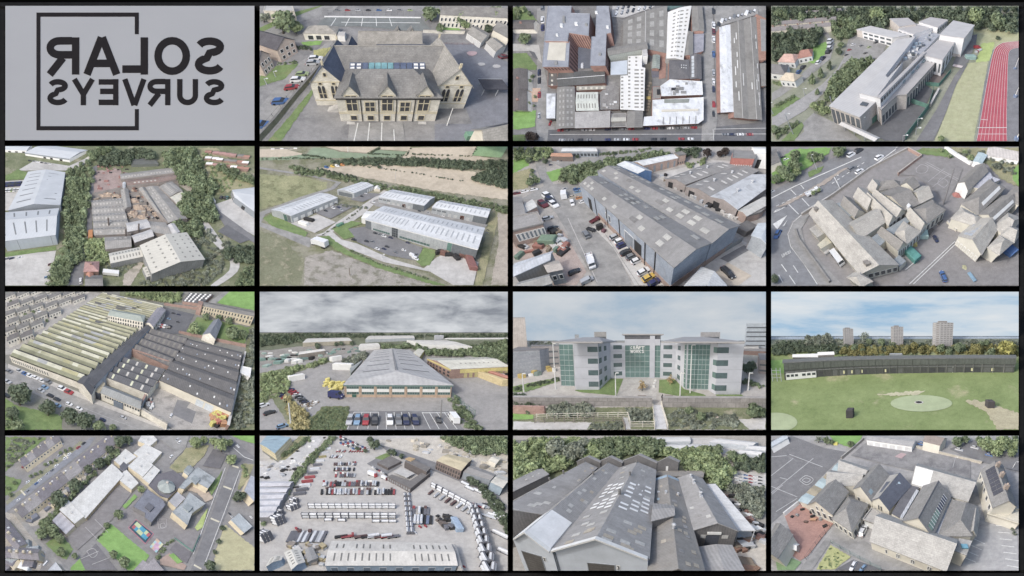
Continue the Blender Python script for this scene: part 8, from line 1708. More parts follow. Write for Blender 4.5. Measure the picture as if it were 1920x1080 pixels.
def tank(x,y,to,L_,lab,z=0,m=None,frame=True,r=None):
 o=G(x,y);d=G(*to)-o;d/=nrm(d);n=np.array((-d[1],d[0],0));r=r or L_*.2;t=thing('tank_container' if frame else 'tank_trailer',lab,'tank' if frame else 'trailer',o+(0,0,z));q=o+vz(z+r*1.1);b=MB()
 for s0,s1,r0,r1 in((-.48,-.42,r*.5,r*.97),(-.42,.42,r*.97,r*.97),(.42,.48,r*.97,r*.5)):b.tube(q+d*L_*s0,q+d*L_*s1,r0,r2=r1,n=10,cap=s0!=-.42)
 b.build('barrel',m or TK,t,smooth=True);b=MB()
 for s_ in(-.5,.46)if frame else(-.3,):b.box(q+d*L_*s_-n*r-(0,0,r*1.1),d*L_*.04,n*2*r,(0,0,r*(2.15 if frame else 1.)))
 if frame:b.box(q-d*L_*.46-n*r*.25+(0,0,r*.96),d*L_*.92,n*.5*r,(0,0,.12))
 else:b.box(q-d*L_*.5-n*r*.9-(0,0,r*.9),d*L_,n*1.8*r,(0,0,r*.3))
 b.build('frame',FRM,t);return t
for i in range(13):
 x=424+i*49.5
 tank(x,572,(x+50,573),6.2,'lower tank of the long back row');tank(x,572,(x+50,573),6.2,'upper tank of the long back row',2.7)
for i in range(12):
 x=380+i*58
 for k in range(2):tank(x,645,(x+50,646),6.2,('lower','upper')[k]+' tank of the front row',2.7*k,m=rndc((TK,TG)))
for x,y in((545,665),(645,668),(900,675),(965,675),(1022,676)):tank(x,y,(x+40,y),6.2,'single tank before the front row')
for i in range(8):
 for k,dx in enumerate((0,30)):y=480+i*36+i*i*.3;tank(1115+dx+i*3.4,y,(1118+dx+i*3.4,y+30),6.4,('left','right')[k]+' file tank of the short column')
for i in range(9):
 for k in range(2):y=590+i*40+i*i*2.2;tank(1605+k*32+i*13+k*i*2.5,y,(1613+k*32+i*14,y+30),7,('left','right')[k]+' file tank of the long column');tank(1605+k*32+i*13+k*i*2.5,y,(1613+k*32+i*14,y+30),7,('left','right')[k]+' file upper tank of the long column',3)
for i in range(7):x,y=1330+i*44,420+i*25;tank(x,y,(x+40,y+22),7,'tank of the slanting row');tank(x,y,(x+40,y+22),7,'upper tank of the slanting row',3)
for i in range(8):x,y=1310+i*42,460+i*20;tank(x,y,(x-22,y+18),10,'tank trailer parked by the slanting row',frame=False,m=rndc((TK,TG,DKR)),r=1.3)
for x,y,nx,nz in((290,580,3,2),(185,690,3,3),(85,815,3,3),(310,530,2,2),(200,620,2,2)):
 for i in range(nx):
  for k in range(nz):tank(x-30+i*24,y+6-i*10,(x+i*24,y+16-i*10),6.2,'stacked tank at the left yard',2.7*k)
def lrow(lab,x0,x1,y,n,dx,dy,L_=11,ms=None):
 for i in range(n):
  x=x0+(x1-x0)*i/(n-1)
  if random.random()<.12:continue
  m=rndc(ms or(DKR,FRM,FRM,BLACKP,TG,BLACKP,TK,RED));o=G(x,y);d=G(x+dx,y+dy)-o;d/=nrm(d);nn=np.array((-d[1],d[0],0));t=thing('flatbed_trailer',lab,'trailer',o);b=MB();b.box(o-d*L_/2-nn*1.1+(0,0,.9),d*L_,nn*2.2,(0,0,.5));b.build('chassis',m,t)
  for s_ in(-.42,-.32,.2):
   b=MB();p=o+d*L_*s_;b.tube(p-nn*1.15+(0,0,.5),p+nn*1.15+(0,0,.5),.5,n=8);b.build('axle_wheel',TYRE,t)
  if random.random()<.25:
   b=MB();b.box(o+d*L_*.32-nn*1.2+(0,0,1.4),d*L_*.18,nn*2.4,(0,0,1.8));b.build('cab',rndc((RED,WHITE,DKR)),t)
  elif random.random()<.3:b=MB();b.tube(o-d*L_*.45+(0,0,2.4),o+d*L_*.4+(0,0,2.4),1.1,n=8);b.build('barrel',TK,t)
lrow('trailer of the first trailer row',590,745,245,11,8,-40);lrow('trailer of the second trailer row',590,735,285,10,8,-40);lrow('trailer of the third trailer row',510,915,395,24,8,-40);lrow('trailer of the fourth trailer row',495,1035,455,28,4,-40);lrow('trailer near the left tanks',260,510,790,14,20,-40,ms=(TK,TG,FRM));lrow('stored chassis beside the column',1180,1310,600,7,4,-40,ms=(BLACKP,FRM));lrow('stored blue chassis',1190,1310,665,6,4,-40,ms=(cm(110,126,160),BLACKP,TG));lrow('red tractor by the far yard',590,800,150,12,14,-10,7,(RED,RED,DKR));lrow('trailer of the middle left row',600,740,330,9,8,-40);lrow('parked trailer at the right',1660,1800,560,8,40,16);lrow('far parked trailer',560,640,190,7,20,-30);lrow('trailer near the workshop',640,1030,790,9,30,-4,9);lrow('trailer along the hedge',300,560,420,2,40,-8)
for i in range(12):x,y=330+i*19,470-i*31;crate(x,y,12,3,3,rndc((TG,TK,RED,cm(150,140,90),FRM)),'long trailer parked against the hedge',name='box_trailer',cat='trailer',to=(x+60,y-6))
lrow('tanker at the right edge',1740,1860,640,4,60,20,ms=(TK,));[tank(x,y,(x+50,y+24),11,'white tanker trailer at the right edge',frame=False,r=1.5)for x,y in((1825,775),(1875,915),(1720,460),(1660,450),(1600,430),(1565,395))]
M=sh('long grey workshop with dark roof slots in front',(520,1000),(1510,1000),(570,820),7,1.6,'u',sheet(206,202,194,4,.03,(186,182,176)),cm(150,176,206),(1460,838),[(.03,.52,.1,.45,9,1,.22,.75),(.03,.52,.58,.9,9,1,.22,.7),(.66,.97,.1,.45,6,1,.22,.75),(.66,.97,.58,.9,6,1,.22,.7)],cm(120,120,118),'workshop','workshop');M.windows('v0',8,.3,5,.4,cm(110,130,156),WHITE,name='loading_door')
sh('lean-to at the right end of the workshop',(1512,1010),(1550,1030),(1465,840),5,.6,'v',sheet(196,192,186),cm(190,190,190),(1500,850))
for lab,p0,p1,p2,p3 in(('small blue walled shed with roof slots',(268,1030),(365,975),(215,905),(325,880)),('small roof slotted shed at the bottom',(75,1010),(190,960),(110,950),(200,930))):sh(lab,p0,p1,p2,5,1.2,'v',sheet(204,202,192),cm(150,176,206),p3,[(.1,.42,.1,.95,1,5,.7,.3),(.58,.9,.1,.95,1,5,.7,.3)],cm(130,130,128))
sh('grey hut beside the small sheds',(390,975),(460,945),(370,885),4,.4,'v',sheet(150,150,150),cm(150,150,150),(420,860));OFM=cm(122,118,116,stain=(rgb(138,134,130),.04,.55,.5));
O1=Poly('office_range','dark flat roofed L shaped offices','office',[(985,335),(1160,425),(1310,305),(1270,290),(1155,365),(1020,320)],5,cm(104,96,94),OFM);O1.wins(0,10,1,4,.6,cm(140,140,144));Poly('office_range','dark slab office with orange roof end','office',[(1115,220),(1280,300),(1310,270),(1160,195)],9,cm(100,92,90),OFM).on([(1120,205),(1160,222),(1195,205),(1150,192)],1,cm(196,160,110),name='roof_block');Poly('office_range','low dark office behind the lawn','office',[(910,230),(990,270),(1090,220),(1010,180)],4,cm(104,96,94),OFM);Poly('canopy_roof','pale flat canopy between the offices','canopy',[(1030,300),(1130,345),(1190,310),(1090,270)],4,None,cm(190,188,184))
for lab,p0,p1,p2,p3,h,m,w in(('tan roofed brick mill at the upper right',(1355,215),(1540,290),(1440,165),(1620,205),12,sheet(206,190,150),cm(120,104,98)),('grey roofed warehouse at the right',(1555,300),(1760,360),(1620,250),(1800,320),9,sheet(150,148,146),cm(130,138,148)),('pale roofed warehouse at the right edge',(1760,375),(1850,420),(1820,320),(1910,350),9,sheet(200,198,188),cm(140,160,176)),('pale roofed shed at the far right',(1745,210),(1800,240),(1780,180),(1840,200),7,sheet(214,208,190),CREAM)):
 T=sh(lab,p0,p1,p2,h,1.5,'u',m,w,p3,name='works_building',cat='building')
 if h==12:T.windows('v0',10,1,4,.5,BLACKP);T.windows('v0',10,6,9,.5,BLACKP)
wh=sh('blue and cream warehouse at the top left corner',(28,90),(140,160),(80,30),14,2,'v',sheet(150,180,196),cm(214,200,156,lines=(8,.2,1)),(260,40),name='warehouse',cat='warehouse');wh.band('v0',0,1,0,3,cm(120,124,130))
for i in range(6):sh('long pale roof strip of the side yard',(28-i*2,410+i*46),(250-i*26,406+i*46),(32,372+i*44),6,1,'u',sheet(198,198,204,5,.03),cm(140,140,146),(280-i*26,372+i*44),name='storage_roof',cat='shed')
heaps('quarry plant or stockpile','stockpile','stockpile',None,(cm(176,168,150),CONC,cm(150,144,134),STEEL,cm(206,196,176)),1.5,6,4,12,50,[(950,70),(1300,40),(1600,110),(1860,200),(1880,340),(1640,250),(1360,180),(1100,130)]);heaps('pallets and scrap in the side yard','scrap_stack','scrap',None,(CONC,TG,cm(150,146,140),BLACKP,WHITE),1,3,3,8,40,[(40,230),(220,220),(420,60),(540,40),(300,320),(40,360)]);heaps('scrap beside the small sheds','scrap_stack','scrap',None,(STEEL,CONC,cm(150,140,130),cm(176,160,120)),1,3,2,6,34,[(170,850),(520,840),(500,1000),(380,1040),(340,900)]);heaps('dismantled plant near the column','plant_part','plant',None,(BLACKP,FRM,cm(110,100,96)),1,3,2,6,22,[(1330,620),(1480,640),(1520,740),(1420,730)])
crate(1500,705,14,5,4,cm(150,176,206),'pale blue container in the yard',name='container',cat='container',to=(1520,740));cars('tractor unit on the yard','red,white,red,red',22,14,[(310,732),(1195,760),(1272,710),(1230,715),(1560,1012)],'van');cars('parked by the offices','white,silver,black,red',20,10,[(880+i*16,270+i*9)for i in range(7)]);car((845,320),(905,342),'red','lorry',label='red lorry on the tank yard');car((945,345),(985,365),'maroon','lorry',label='maroon lorry beside the offices');cars('in the far car rows','red,white,black,silver,blue',14,8,[(640+(i%12)*18,45+(i%12)*8+(i//12)*22)for i in range(30)])
mass('hedge_belt',[(28,720),(180,560),(330,330),(520,110),(600,40),(560,40),(480,110),(300,300),(140,540),(28,690)],44,80,LEAF,'long green hedge across the left',lift=.4);mass('woodland',[(1380,30),(1888,30),(1888,150),(1640,150),(1500,100)],70,70,LEAF,'green wood at the upper right');mass('hedge_belt',[(1580,340),(1700,400),(1850,560),(1888,640),(1888,760),(1800,600),(1680,430)],60,50,LEAFD,'dark trees along the right road');trees('dark tree behind the tank yard',LEAFD,'round',[(890,95,90),(860,60,70),(820,140,40),(1030,155,60),(1090,180,50),(760,125,40),(1000,150,50)]);hedge([(140,200),(260,130),(400,50)],30,40,LEAF,'bushes on the green bank')
# ====== 15: close grey sheet-roofed sheds
cell('grey sheds picture',(962,817,1436,1070),(960,810),310,25,28)
plot_ground(cm(170,164,154,grain=.12))
flats(('yard','pale dusty yard at the right',cm(204,196,182,grain=.1),1,[(1380,830),(1700,740),(1904,760),(1904,1062),(1480,1062)],3),('depot_yard','far pale depot yard',CONC,1,[(900,60),(1500,40),(1904,180),(1904,260),(1400,110),(950,110)]),('scrap_yard','scrap yard at the right edge',CONC,1,[(1640,300),(1904,280),(1904,420),(1700,380)]),('wood_floor','wooded ground behind the sheds',SCRUB,1,[(8,60),(900,50),(1400,110),(1640,280),(1500,380),(8,420)]))
OR=sheet(164,162,160,4,.1,(144,143,141));OB=sheet(150,146,140,4,.1,(170,156,138));DW=cm(118,116,116,lines=(3,.1,0));BL=cm(200,209,220,lines=(9,.02,1),grain=.02);LT=cm(196,194,188,lines=(3,.03,0));TN=cm(186,174,154);LW=cm(242,242,240,grain=.03)
def vat(T,u,y):
 lo,hi=0.,1.
 for _ in range(24):
  m_=(lo+hi)/2
  if toscreen(warp(T.pt(u,m_,T.zf(u,m_)))[0])[1]>spx(0,y)[1]:lo=m_
  else:hi=m_
 return lo
def slot(T,u,y,m,w=.1,dy=16,up=.06):T.onroof(u,u+w,vat(T,u+w/2,y+dy/2),vat(T,u+w/2,y-dy/2),m,up=up)
def patchy(T,n,ms,y0=880,y1=260):
 for k in range(n):y=rndu(y1,y0);slot(T,.04+.32*random.random()+rndc((0,.5)),y,rndc(ms),dy=8+(y-200)*.025)
H8=8
A_=sh('second long grey roof from the left',(-330,700),(240,620),(470,268),H8,3,'v',OR,DW,(640,268));patchy(A_,26,(LT,LT,TN),640)
B2=sh('long grey roof left of the main one',(10,810),(300,888),(640,285),H8,3,'v',OR,BL,(800,268));patchy(B2,30,(LT,LT,TN),600)
vb=vat(B2,.25,620)
B2.onroof(.02,.49,-.005,vb,LW,name='new_white_sheeting',up=.12);B2.onroof(.51,.98,-.005,vb,LW,name='new_white_sheeting',up=.12)
MN=sh('main long grey roof with many pale sheets',(310,885),(1020,945),(805,270),H8,3.4,'v',OR,BL,(1078,285));patchy(MN,34,(LT,TN,TN,LT))
for k in range(7):
 for j in range(3):
  if(k+j)%5!=4:slot(MN,.1+j*.13,400+k*28-j*4,LW,.1,11,.09);slot(MN,.56+j*.14,390+k*30+j*14,LW,.11,11,.09)
for T,c in((MN,((.5,.3),(.5,.6),(.5,.97))),(B2,((.5,.62),(.5,.97))),(A_,((.5,.55),(.5,.97),(.2,.5)))):
 for u,v in c:T.vent(u,v,.35,1.1,cm(120,118,116))
for T in(MN,B2):
 for e in(0,1):b=MB();T._slab(b,[T.pt(.5*e-.003,-.012,T.h+.35+3.4*e*(1 if T is MN else .88)),T.pt(.5+.5*e-.003,-.012,T.h+.35+(3.4 if T is MN else 3)*(1-e)),T.pt(.5+.5*e-.003,0.,T.h+.35+(3.4 if T is MN else 3)*(1-e)),T.pt(.5*e-.003,0.,T.h+.35+3.4*e*(1 if T is MN else .88))],.3);b.build('bargeboard',WHITE,T.root)
def sdoor(T,t0,t1,z,n):
 T.door('v0',t0,t1,z,cm(100,96,92,lines=(3,.1,1)),frame=cm(150,156,162));w=(t1-t0);T.window('v0',t1+w*.06,t1+w*.22,z-1.,z+.1,WHITE,None,name='number_sign',proud=.1)
 def place(a,c,zz):return T.fpt('v0',t1+w*(.1+.08*a),z-.85+.8*c,.12+zz)
 place.aspect=.6;letter_mesh(n,.16,place,.03,.1).build('number',BLACKP,T.root)
sdoor(MN,.36,.65,5.7,'3');sdoor(B2,.14,.66,5.7,'2');MN.band('v0',.01,.016,0,7.6,cm(130,136,142),.2,'downpipe')
sh('small grey roof at the far left',(-60,480),(275,318),(-100,420),7,1.4,'u',OR,DW,(190,282),[(.4,.9,.55,.95,2,1,.3,.2),(.4,.9,.1,.45,3,1,.3,.2)],LT)
for p0,p1,x in(((485,222),(660,230),0),((650,222),(825,232),1),((820,222),(1085,235),2),((1080,232),(1250,228),3)):
 T=sh('rear cross range gable',p0,p1,(p0[0]+20,p0[1]-12),9,3 if x!=2 else 4.2,'v',OR,DW,(p1[0]+10,p1[1]-12),name='rear_range');T.windows('v0',1,4,7,.1,WHITE if x==3 else DW)
sh('dark boarded wall behind the right sheds',(1060,330),(1430,345),(1075,300),4,0,'u',OB,cm(96,90,88,lines=(3,.12,0)),(1440,300))
C2=sh('narrow brown grey roof right of the main one',(1025,1090),(1450,1090),(1075,350),6,2,'v',OB,DW,(1250,355));patchy(C2,18,(LT,TN,OR,TN),1030,380);C2.onroof(.02,.48,.93,.99,cm(150,176,196),name='blue_sheet');C2.onroof(.52,.98,.93,.99,cm(150,176,196),name='blue_sheet');C2.vent(.5,.2,.35,.9,STEEL);C2.vent(.8,.6,.3,.8,STEEL)
T=sh('raised mono roof on the narrow shed',(1050,668),(1215,628),(1065,540),8.6,.6,'u',OR,DW,(1205,555));
E=sh('grey shed roof with two cowls at the right',(1365,735),(1690,742),(1245,345),6,2,'v',OR,DW,(1425,350));patchy(E,8,(LT,OR),680,380);E.door('v0',.3,.62,4.6,cm(84,90,104));E.windows('v0',2,3.8,4.8,.3,LT);E.band('v0',.32,.64,5,5.6,WHITE,.3)
for v in(.4,.72,.9):E.vent(.45,v,.45,1.,STEEL);E.unit(.4,v-.06,.08,.03,.9,STEEL)
C2.unit(.1,.52,.3,.03,.5,cm(150,176,190),'duct');C2.unit(.35,.58,.08,.03,1,STEEL);C2.unit(.1,.64,.4,.025,.5,STEEL,'duct')
sh('low grey roof at the bottom right',(1445,1100),(1760,1100),(1410,870),4,.4,'v',OR,DW,(1645,858))
CN=Poly('white_canopy','long white canopy roof at the right','canopy',[(1690,745),(1825,745),(1525,392),(1450,395)],4.4,None,cm(218,218,216,lines=(6,.02,1)))
for i in range(4):
 for a in(.05,.95):p=CN.P[0]*(1-i/3)+CN.P[3]*i/3;q_=CN.P[1]*(1-i/3)+CN.P[2]*i/3;w=p*(1-a)+q_*a;b=MB();b.tube(w*(1,1,0),w,.1);b.build('post',STEEL,CN.root)
heaps('rusty steel stock by the canopy','steel_stock','stock',None,(cm(150,110,90),cm(120,104,96),STEEL,BLACKP,TIMBER),.3,1.2,1,5,40,[(1640,800),(1780,820),(1740,880),(1650,890)]);heaps('scrap along the yard edge','scrap_block','scrap',None,(STEEL,cm(150,110,100),WHITE,BLACKP),.4,1.4,1,3,34,[(1600,470),(1650,460),(1890,740),(1890,860),(1780,690)]);heaps('stacked brown sections','steel_stock','stock',[(1720,980),(1740,1000),(1760,1020),(1780,1040),(1440,880)],(cm(160,120,96),TIMBER),.5,1,2,5)
cars('in the scrap yard','white,silver,blue,red,white,black',34,3,[(1680+(i%6)*36,318+(i//6)*24+(i%6)*5)for i in range(18)])
for lab,p0,p1,p2,p3 in(('far white depot roof',(930,130),(1500,130),(960,90),(1480,95)),('far white depot behind',(1080,75),(1340,70),(1090,40),(1330,36)),('far white shed at the upper right',(1480,75),(1800,105),(1560,48),(1850,78)),('white arched shed at the right',(1690,160),(1860,175),(1720,138),(1880,150)),('far white shed at the right edge',(1755,125),(1904,140),(1780,100),(1904,110)),('far brown house roofs at the top left',(20,85),(170,90),(40,60),(180,60))):sh(lab,p0,p1,p2,6,1.2,'u',sheet(214,214,212,5,.03)if 'white' in lab else SLATE,cm(190,198,206),p3,name='depot',cat='depot')
mass('woodland',[(8,110),(220,70),(420,60),(620,90),(640,160),(480,200),(330,300),(270,300),(180,270),(8,330)],120,60,LEAFL,'thick sunlit trees at the left');mass('woodland',[(640,110),(900,70),(1140,60),(1130,170),(960,160),(700,180)],100,36,LEAF,'trees behind the rear range');mass('woodland',[(1130,150),(1500,130),(1640,260),(1640,400),(1560,420),(1440,330),(1260,230)],100,60,LEAFL,'sunlit trees right of the rear range');mass('woodland',[(1640,420),(1760,400),(1890,440),(1880,640),(1740,560)],90,28,LEAFG,'trees beside the scrap yard');mass('woodland',[(600,50),(960,40),(960,70),(620,90)],60,20,LEAF,'far trees at the top')
trees('tall dark tree behind the rear range',LEAF,'fine',[(1055,125,150),(900,110,110),(690,140,100),(1545,130,100),(1650,180,110),(820,120,100),(1730,200,100)]);trees('pale grey willow tree at the left',LEAFG,'fine',[(330,120,190),(480,140,170),(540,90,120),(420,180,130)]);mass('woodland',[(1660,190),(1900,180),(1904,280),(1700,270)],70,26,LEAFD,'dark trees before the far sheds')
# ====== 16: stone school with hipped slate roofs
cell('slate school picture',(1446,817,1910,1070),(1440,810),310,42,41)
plot_ground(mat('grey_tarmac',rgb(170,168,166),rgb(150,148,147),.025,stain=(rgb(128,127,128),.02,.53,.6),grain=.07))
pg=flat('playground',[(24,60),(180,30),(420,120),(590,150),(480,260),(230,510),(24,690)],mat('worn_playground',rgb(130,130,132),rgb(114,114,117),.03,stain=(rgb(160,160,160),.03,.55,.5),grain=.12),1,'dark painted playground at the upper left')
for a in([(24,330),(190,200)],[(24,460),(340,200)],[(24,410),(220,490)],[(90,345),(150,360)],[(30,470),(110,400)],[(160,170),(410,265)],[(24,190),(140,180)],[(60,600),(220,500)],smooth_pts([(235,365),(285,330),(340,360),(290,400),(235,365)],5),smooth_pts([(255,365),(285,348),(318,362),(290,382),(255,365)],5)):mark(pg,a,5,cm(190,190,190))
cp=flat('car_park',[(1500,900),(1560,740),(1700,680),(1870,760),(1880,1040),(1440,1040)],cm(176,175,174,grain=.05),1,'marked car park at the lower right')
for i in range(4):mark(cp,[(1545-i*26,805+i*46),(1625-i*22,842+i*46)],5,LINE)
for i in range(7):mark(cp,[(1710+i*14,705+i*50),(1800+i*16,710+i*52)],5,LINE)
flats(('back_playground','dark blotched back playground',cm(150,148,147,stain=(rgb(116,115,118),.03,.5,.8)),2,[(620,180),(740,80),(900,80),(1100,130),(1520,220),(1520,420),(1100,300),(860,240)]),('lawn','bright lawn at the top',GRASSB,2,[(460,30),(710,30),(690,70),(620,120),(500,80)],3),('brick_yard','pinkish brick yard at the left',cm(186,136,122,brick=(6,3,.05)),2,[(120,620),(230,530),(320,600),(490,690),(300,930),(240,970),(140,900),(190,800)]),('green_mat','green play surface at the lower left',cm(124,160,106),3,[(60,980),(110,920),(250,980),(200,1040),(70,1040)]),('lawn','yellow green lawn at the bottom',mat('yellow_lawn',rgb(186,186,116),rgb(160,166,96),.06,grain=.14),3,[(360,1035),(470,850),(620,940),(500,1035)],3),('lane','tarmac lane at the bottom',ASPHL,2,[(230,1040),(470,760),(540,700),(640,760),(770,850),(1280,1040),(860,1040),(620,930),(470,830),(330,1040)]),('side_road','tarmac lane at the upper right',ASPH,2,[(1360,130),(1560,60),(1720,180),(1880,180),(1880,300),(1640,240),(1440,170)]),('dark_area','dark tarmac beside the lawn',cm(112,112,116),3,[(500,1040),(640,960),(880,1040)]),('pink_marking','faded pink shape on the back playground',cm(196,164,164),4,[(950,190),(1000,160),(1040,170),(1000,205)]))  # back playground colour carries random darker grey blotches
RL=cm(180,177,170,brick=(4.5,2.4,.08),stain=(rgb(170,166,158),.04,.54,.5));RG=cm(150,148,144,brick=(4.5,2.4,.08),stain=(rgb(132,130,127),.04,.54,.5));SLB=cm(104,110,126,brick=(4.5,2.4,.04));CR=cm(222,214,194,grain=.04);WN=cm(96,96,98);FG=cm(112,112,118)
z=lambda x,y:(640+.6667*x,200+.6667*y)
N=dict(name='school_range',cat='school')
a=sh('long front range with pale stone roof',(770,818),(1332,1037),(865,610),4,4,'u',RL,CR,(1415,795),**N)
for t in(.22,.38,.4,.58,.6,.8,.82):a.window('v0',t,t+.022,1.2,2.8,WN,WHITE,fw=.12)
b_=sh('main tall range with glazed roof strip',z(560,700),z(890,870),z(790,310),6.5,4,'v',RG,CR,z(1090,430),cap=FG,**N)
for i in range(12):b_.onroof(.8,.94,.05+i*.068,.1+i*.068,cm(126,160,146)if i<6 else cm(88,96,116),name='roof_glazing',up=.2);b_.onroof(.79,.95,.1+i*.068,.112+i*.068,WHITE,name='glazing_bar',up=.24)
sh('right hipped range with grey roof',z(960,870),z(1330,870),z(1110,470),5.5,3,'v',RG,CR,z(1420,550),hip=.22,**N);sh('rear cross range with white and pale roof',z(655,295),z(1285,480),z(735,60),5,3.4,'u',RL,CR,z(1380,250),**N).onroof(0.,.32,.02,.48,WHITE,name='white_roof_section',up=.12)
e=sh('gabled block with dark blue roof',z(205,470),z(400,575),z(410,190),5.5,3,'v',SLB,CR,z(640,300),**N);e.windows('v0',2,3.2,5.2,.6,WN,CR,t0=.35,t1=.65);e.onroof(.02,.47,0,.98,RL,name='painted_lit_slope',up=.08)  # sunlight on the left slope painted as a pale sheet over the blue roof
for v in(.3,.6,.7):e.onroof(.66,.76,v,v+.07,cm(186,210,222))
f=sh('tall gabled block with dormer light',z(0,340),z(205,475),z(190,110),5.5,3.4,'v',RG,CR,z(405,190),**N);f.onroof(.78,.9,.08,.2,cm(150,176,186));f.windows('v0',2,1,3,.3,WN,WHITE)
g=sh('gabled block above the brick yard',(300,545),(480,615),(450,390),5,3.4,'v',RG,CR,(600,450),**N);g.windows('v0',4,1.4,3.6,.5,WN,WHITE,fw=.15);g.windows('v0',2,4.4,5.8,.3,WN,WHITE,t0=.3,t1=.7)
k=sh('hipped block beside the white car',(485,650),(628,745),(600,490),4,3,'v',RG,CR,(750,545),hip=.35,**N);k.windows('v0',4,.8,2.8,.5,WN,WHITE,fw=.15);k.windows('u1',4,.8,2.8,.5,WN,WHITE,fw=.15)
sh('pale cross roof behind the gables',(440,405),(690,400),(480,290),4.6,2.6,'u',RL,CR,(740,330),**N);sh('pale rear roof at the upper middle',(525,300),(700,378),(560,210),4.6,2.4,'u',RL,CR,(790,285),**N);sh('small flat annex with pale roof',(720,660),(800,690),(780,580),3,0,'u',cm(176,172,166),WHITE,(860,620),**N)
Poly('flat_roof_link','dark flat roofs with pale glazing between ranges','link',[z(430,620),z(550,690),z(740,330),z(620,300)],5,CR,FG).on([z(525,680),z(555,695),z(735,385),z(705,370)],1,cm(196,200,204,lines=(4,.15,0)),name='glazing_strip');Poly('flat_roof_link','blue grey valley roof beside the glazed strip','link',[z(900,870),z(980,870),z(1130,470),z(1080,450)],5.4,CR,cm(176,182,190,lines=(4,.06,0)))
Poly('gable_end_block','small cream gabled block at the lower right','building',[(1385,890),(1485,930),(1530,820),(1430,800)],5,CR,RL);sh('hipped porch with pale roof at the right',(1490,760),(1560,770),(1500,620),5,1.8,'v',RL,CR,(1590,590),**N)
for i in range(5):sh('glazed lean-to along the playground',(235+i*62,515-i*58),(300+i*55,540-i*58),(290+i*60,465-i*58),3,.3,'u',(cm(176,200,206),cm(176,164,136,lines=(2,.12,0)))[i%2],CR,(350+i*54,490-i*58),name='lean_to',cat='lean-to')
h=sh('stone house with solar panels at the right',(1690,565),(1860,560),(1600,285),6.5,2.6,'v',RG,CR,(1760,250),name='house',cat='house')
for i in range(2):
 for j in range(7):h.onroof(.1+i*.17,.26+i*.17,.2+j*.1,.29+j*.1,cm(84,86,98),name='solar_panel')
for v in(.25,.55,.85):h.chimney(.55,v,1.3,1.6,cm(176,156,140),cm(196,170,150))
h.windows('u0',5,3.8,5.4,.35,WN,WHITE);sh('cream flat roof below the stone house',(1650,620),(1880,690),(1720,565),3,0,'u',cm(214,206,184),CR,(1890,590));sh('white garage row at the top',(740,60),(1080,110),(760,20),3.4,.6,'u',cm(176,174,172),WHITE,(1110,60),name='garage_row',cat='garage').windows('v0',6,.2,2.6,.7,cm(206,206,206),WHITE,name='garage_door');sh('cream house at the top',(1165,70),(1290,100),(1200,20),5,2,'u',cm(150,136,128),CR,(1340,50),name='house',cat='house')
sh('grey roofed house at the left edge',(-40,880),(70,940),(60,690),5,2,'v',RG,CR,(180,770),name='house',cat='house');sh('white fence building at the top left corner',(24,120),(150,50),(20,90),3,0,'u',cm(196,206,214),WHITE,(140,20),name='fence_block',cat='building')
car((690,795),(735,705),'white',label='white car parked beside the hipped block');car((660,975),(620,1045),'white',where='at the bottom edge');car((735,1000),(690,1050),'light blue',where='at the bottom edge');cars('in the upper right lane','blue,silver,silver,blue',60,14,[(1155,98),(1432,140),(1548,125),(1655,180)])
tr=thing('garden_table','wooden picnic table on the brick yard','table',G(345,665));o=G(345,665);b=MB();b.box(o+(-1,-.5,.7),(2,0,0),(0,1,0),(0,0,.1));b.build('table_top',cm(206,150,110),tr)
for s_ in(-1,1):b=MB();b.box(o+(-.9+.9*(s_+1),-.5,0),(.1,0,0),(0,1,0),(0,0,.69));b.build('leg',TIMBER,tr)
heaps('dark play item on the brick yard','play_item','play item',[(262,588),(225,632),(290,680),(325,610),(430,710),(185,640),(400,660),(340,640)],(BLACKP,cm(120,96,86),cm(150,150,150)),.6,1.2,.8,1.8);heap(1640,590,44,cm(110,170,110),'round green bush bin by the house',name='green_bin',cat='bin',hh=.8);crate(1430,945,1.6,1.2,.4,cm(110,180,206),'pale blue square roof hatch at lower right',name='roof_hatch',cat='hatch',z=5.4);crate(510,95,2.4,2,1.4,cm(226,214,90),'yellow bin at the lawn corner',name='waste_bin',cat='bin');sh('white play house at the left',(155,860),(210,880),(165,830),1.8,.6,'u',WHITE,cm(196,176,160),(225,845),name='play_house',cat='play house')
fence([(480,840),(620,920),(850,1040)],2,cm(110,146,140),'teal mesh fence along the bottom lane',step=3);fence([(290,960),(400,800),(500,690)],1.8,FENCEM,'dark fence beside the brick yard',step=2.4);wall_run([(130,630),(235,545)],1.6,.5,WHITE,'white wall of the brick yard');wall_run([(555,205),(620,150),(720,60)],1.5,.5,cm(150,142,134),'stone wall beside the bright lawn',cope=RL);wall_run([(1110,120),(1600,240)],1.4,.5,cm(190,180,160),'stone wall behind the back playground',cope=RL);wall_run([(1650,620),(1870,710)],1.3,.5,cm(190,180,160),'stone wall beside the car park',cope=RL);pole(1835,270,1840,225,WHITE,'white lamp post at the right');pole(1385,270,1415,190,STEEL,'steel lamp post on the back playground')
trees('dense leafy tree at the upper right',LEAFL,'fine',[(1640,90,150),(1760,80,170),(1860,100,120),(1720,140,110),(1830,150,90)]);trees('leafy tree at the top right',LEAF,'fine',[(1420,70,100),(1480,55,80),(1590,60,80)]);trees('bush beside the bright lawn',LEAF,'round',[(440,65,70),(480,75,50),(620,90,60),(1855,40,60)]);hedge([(1790,680),(1870,780)],24,28,LEAFG,'scrubby hedge at the right edge');tree(380,50,70,LEAFG,'wisp','bare tree by the dark playground');mass('shrubs',[(380,1030),(470,870),(590,940),(500,1030)],26,30,LEAFL,'tall grass on the lower lawn',lift=.15)
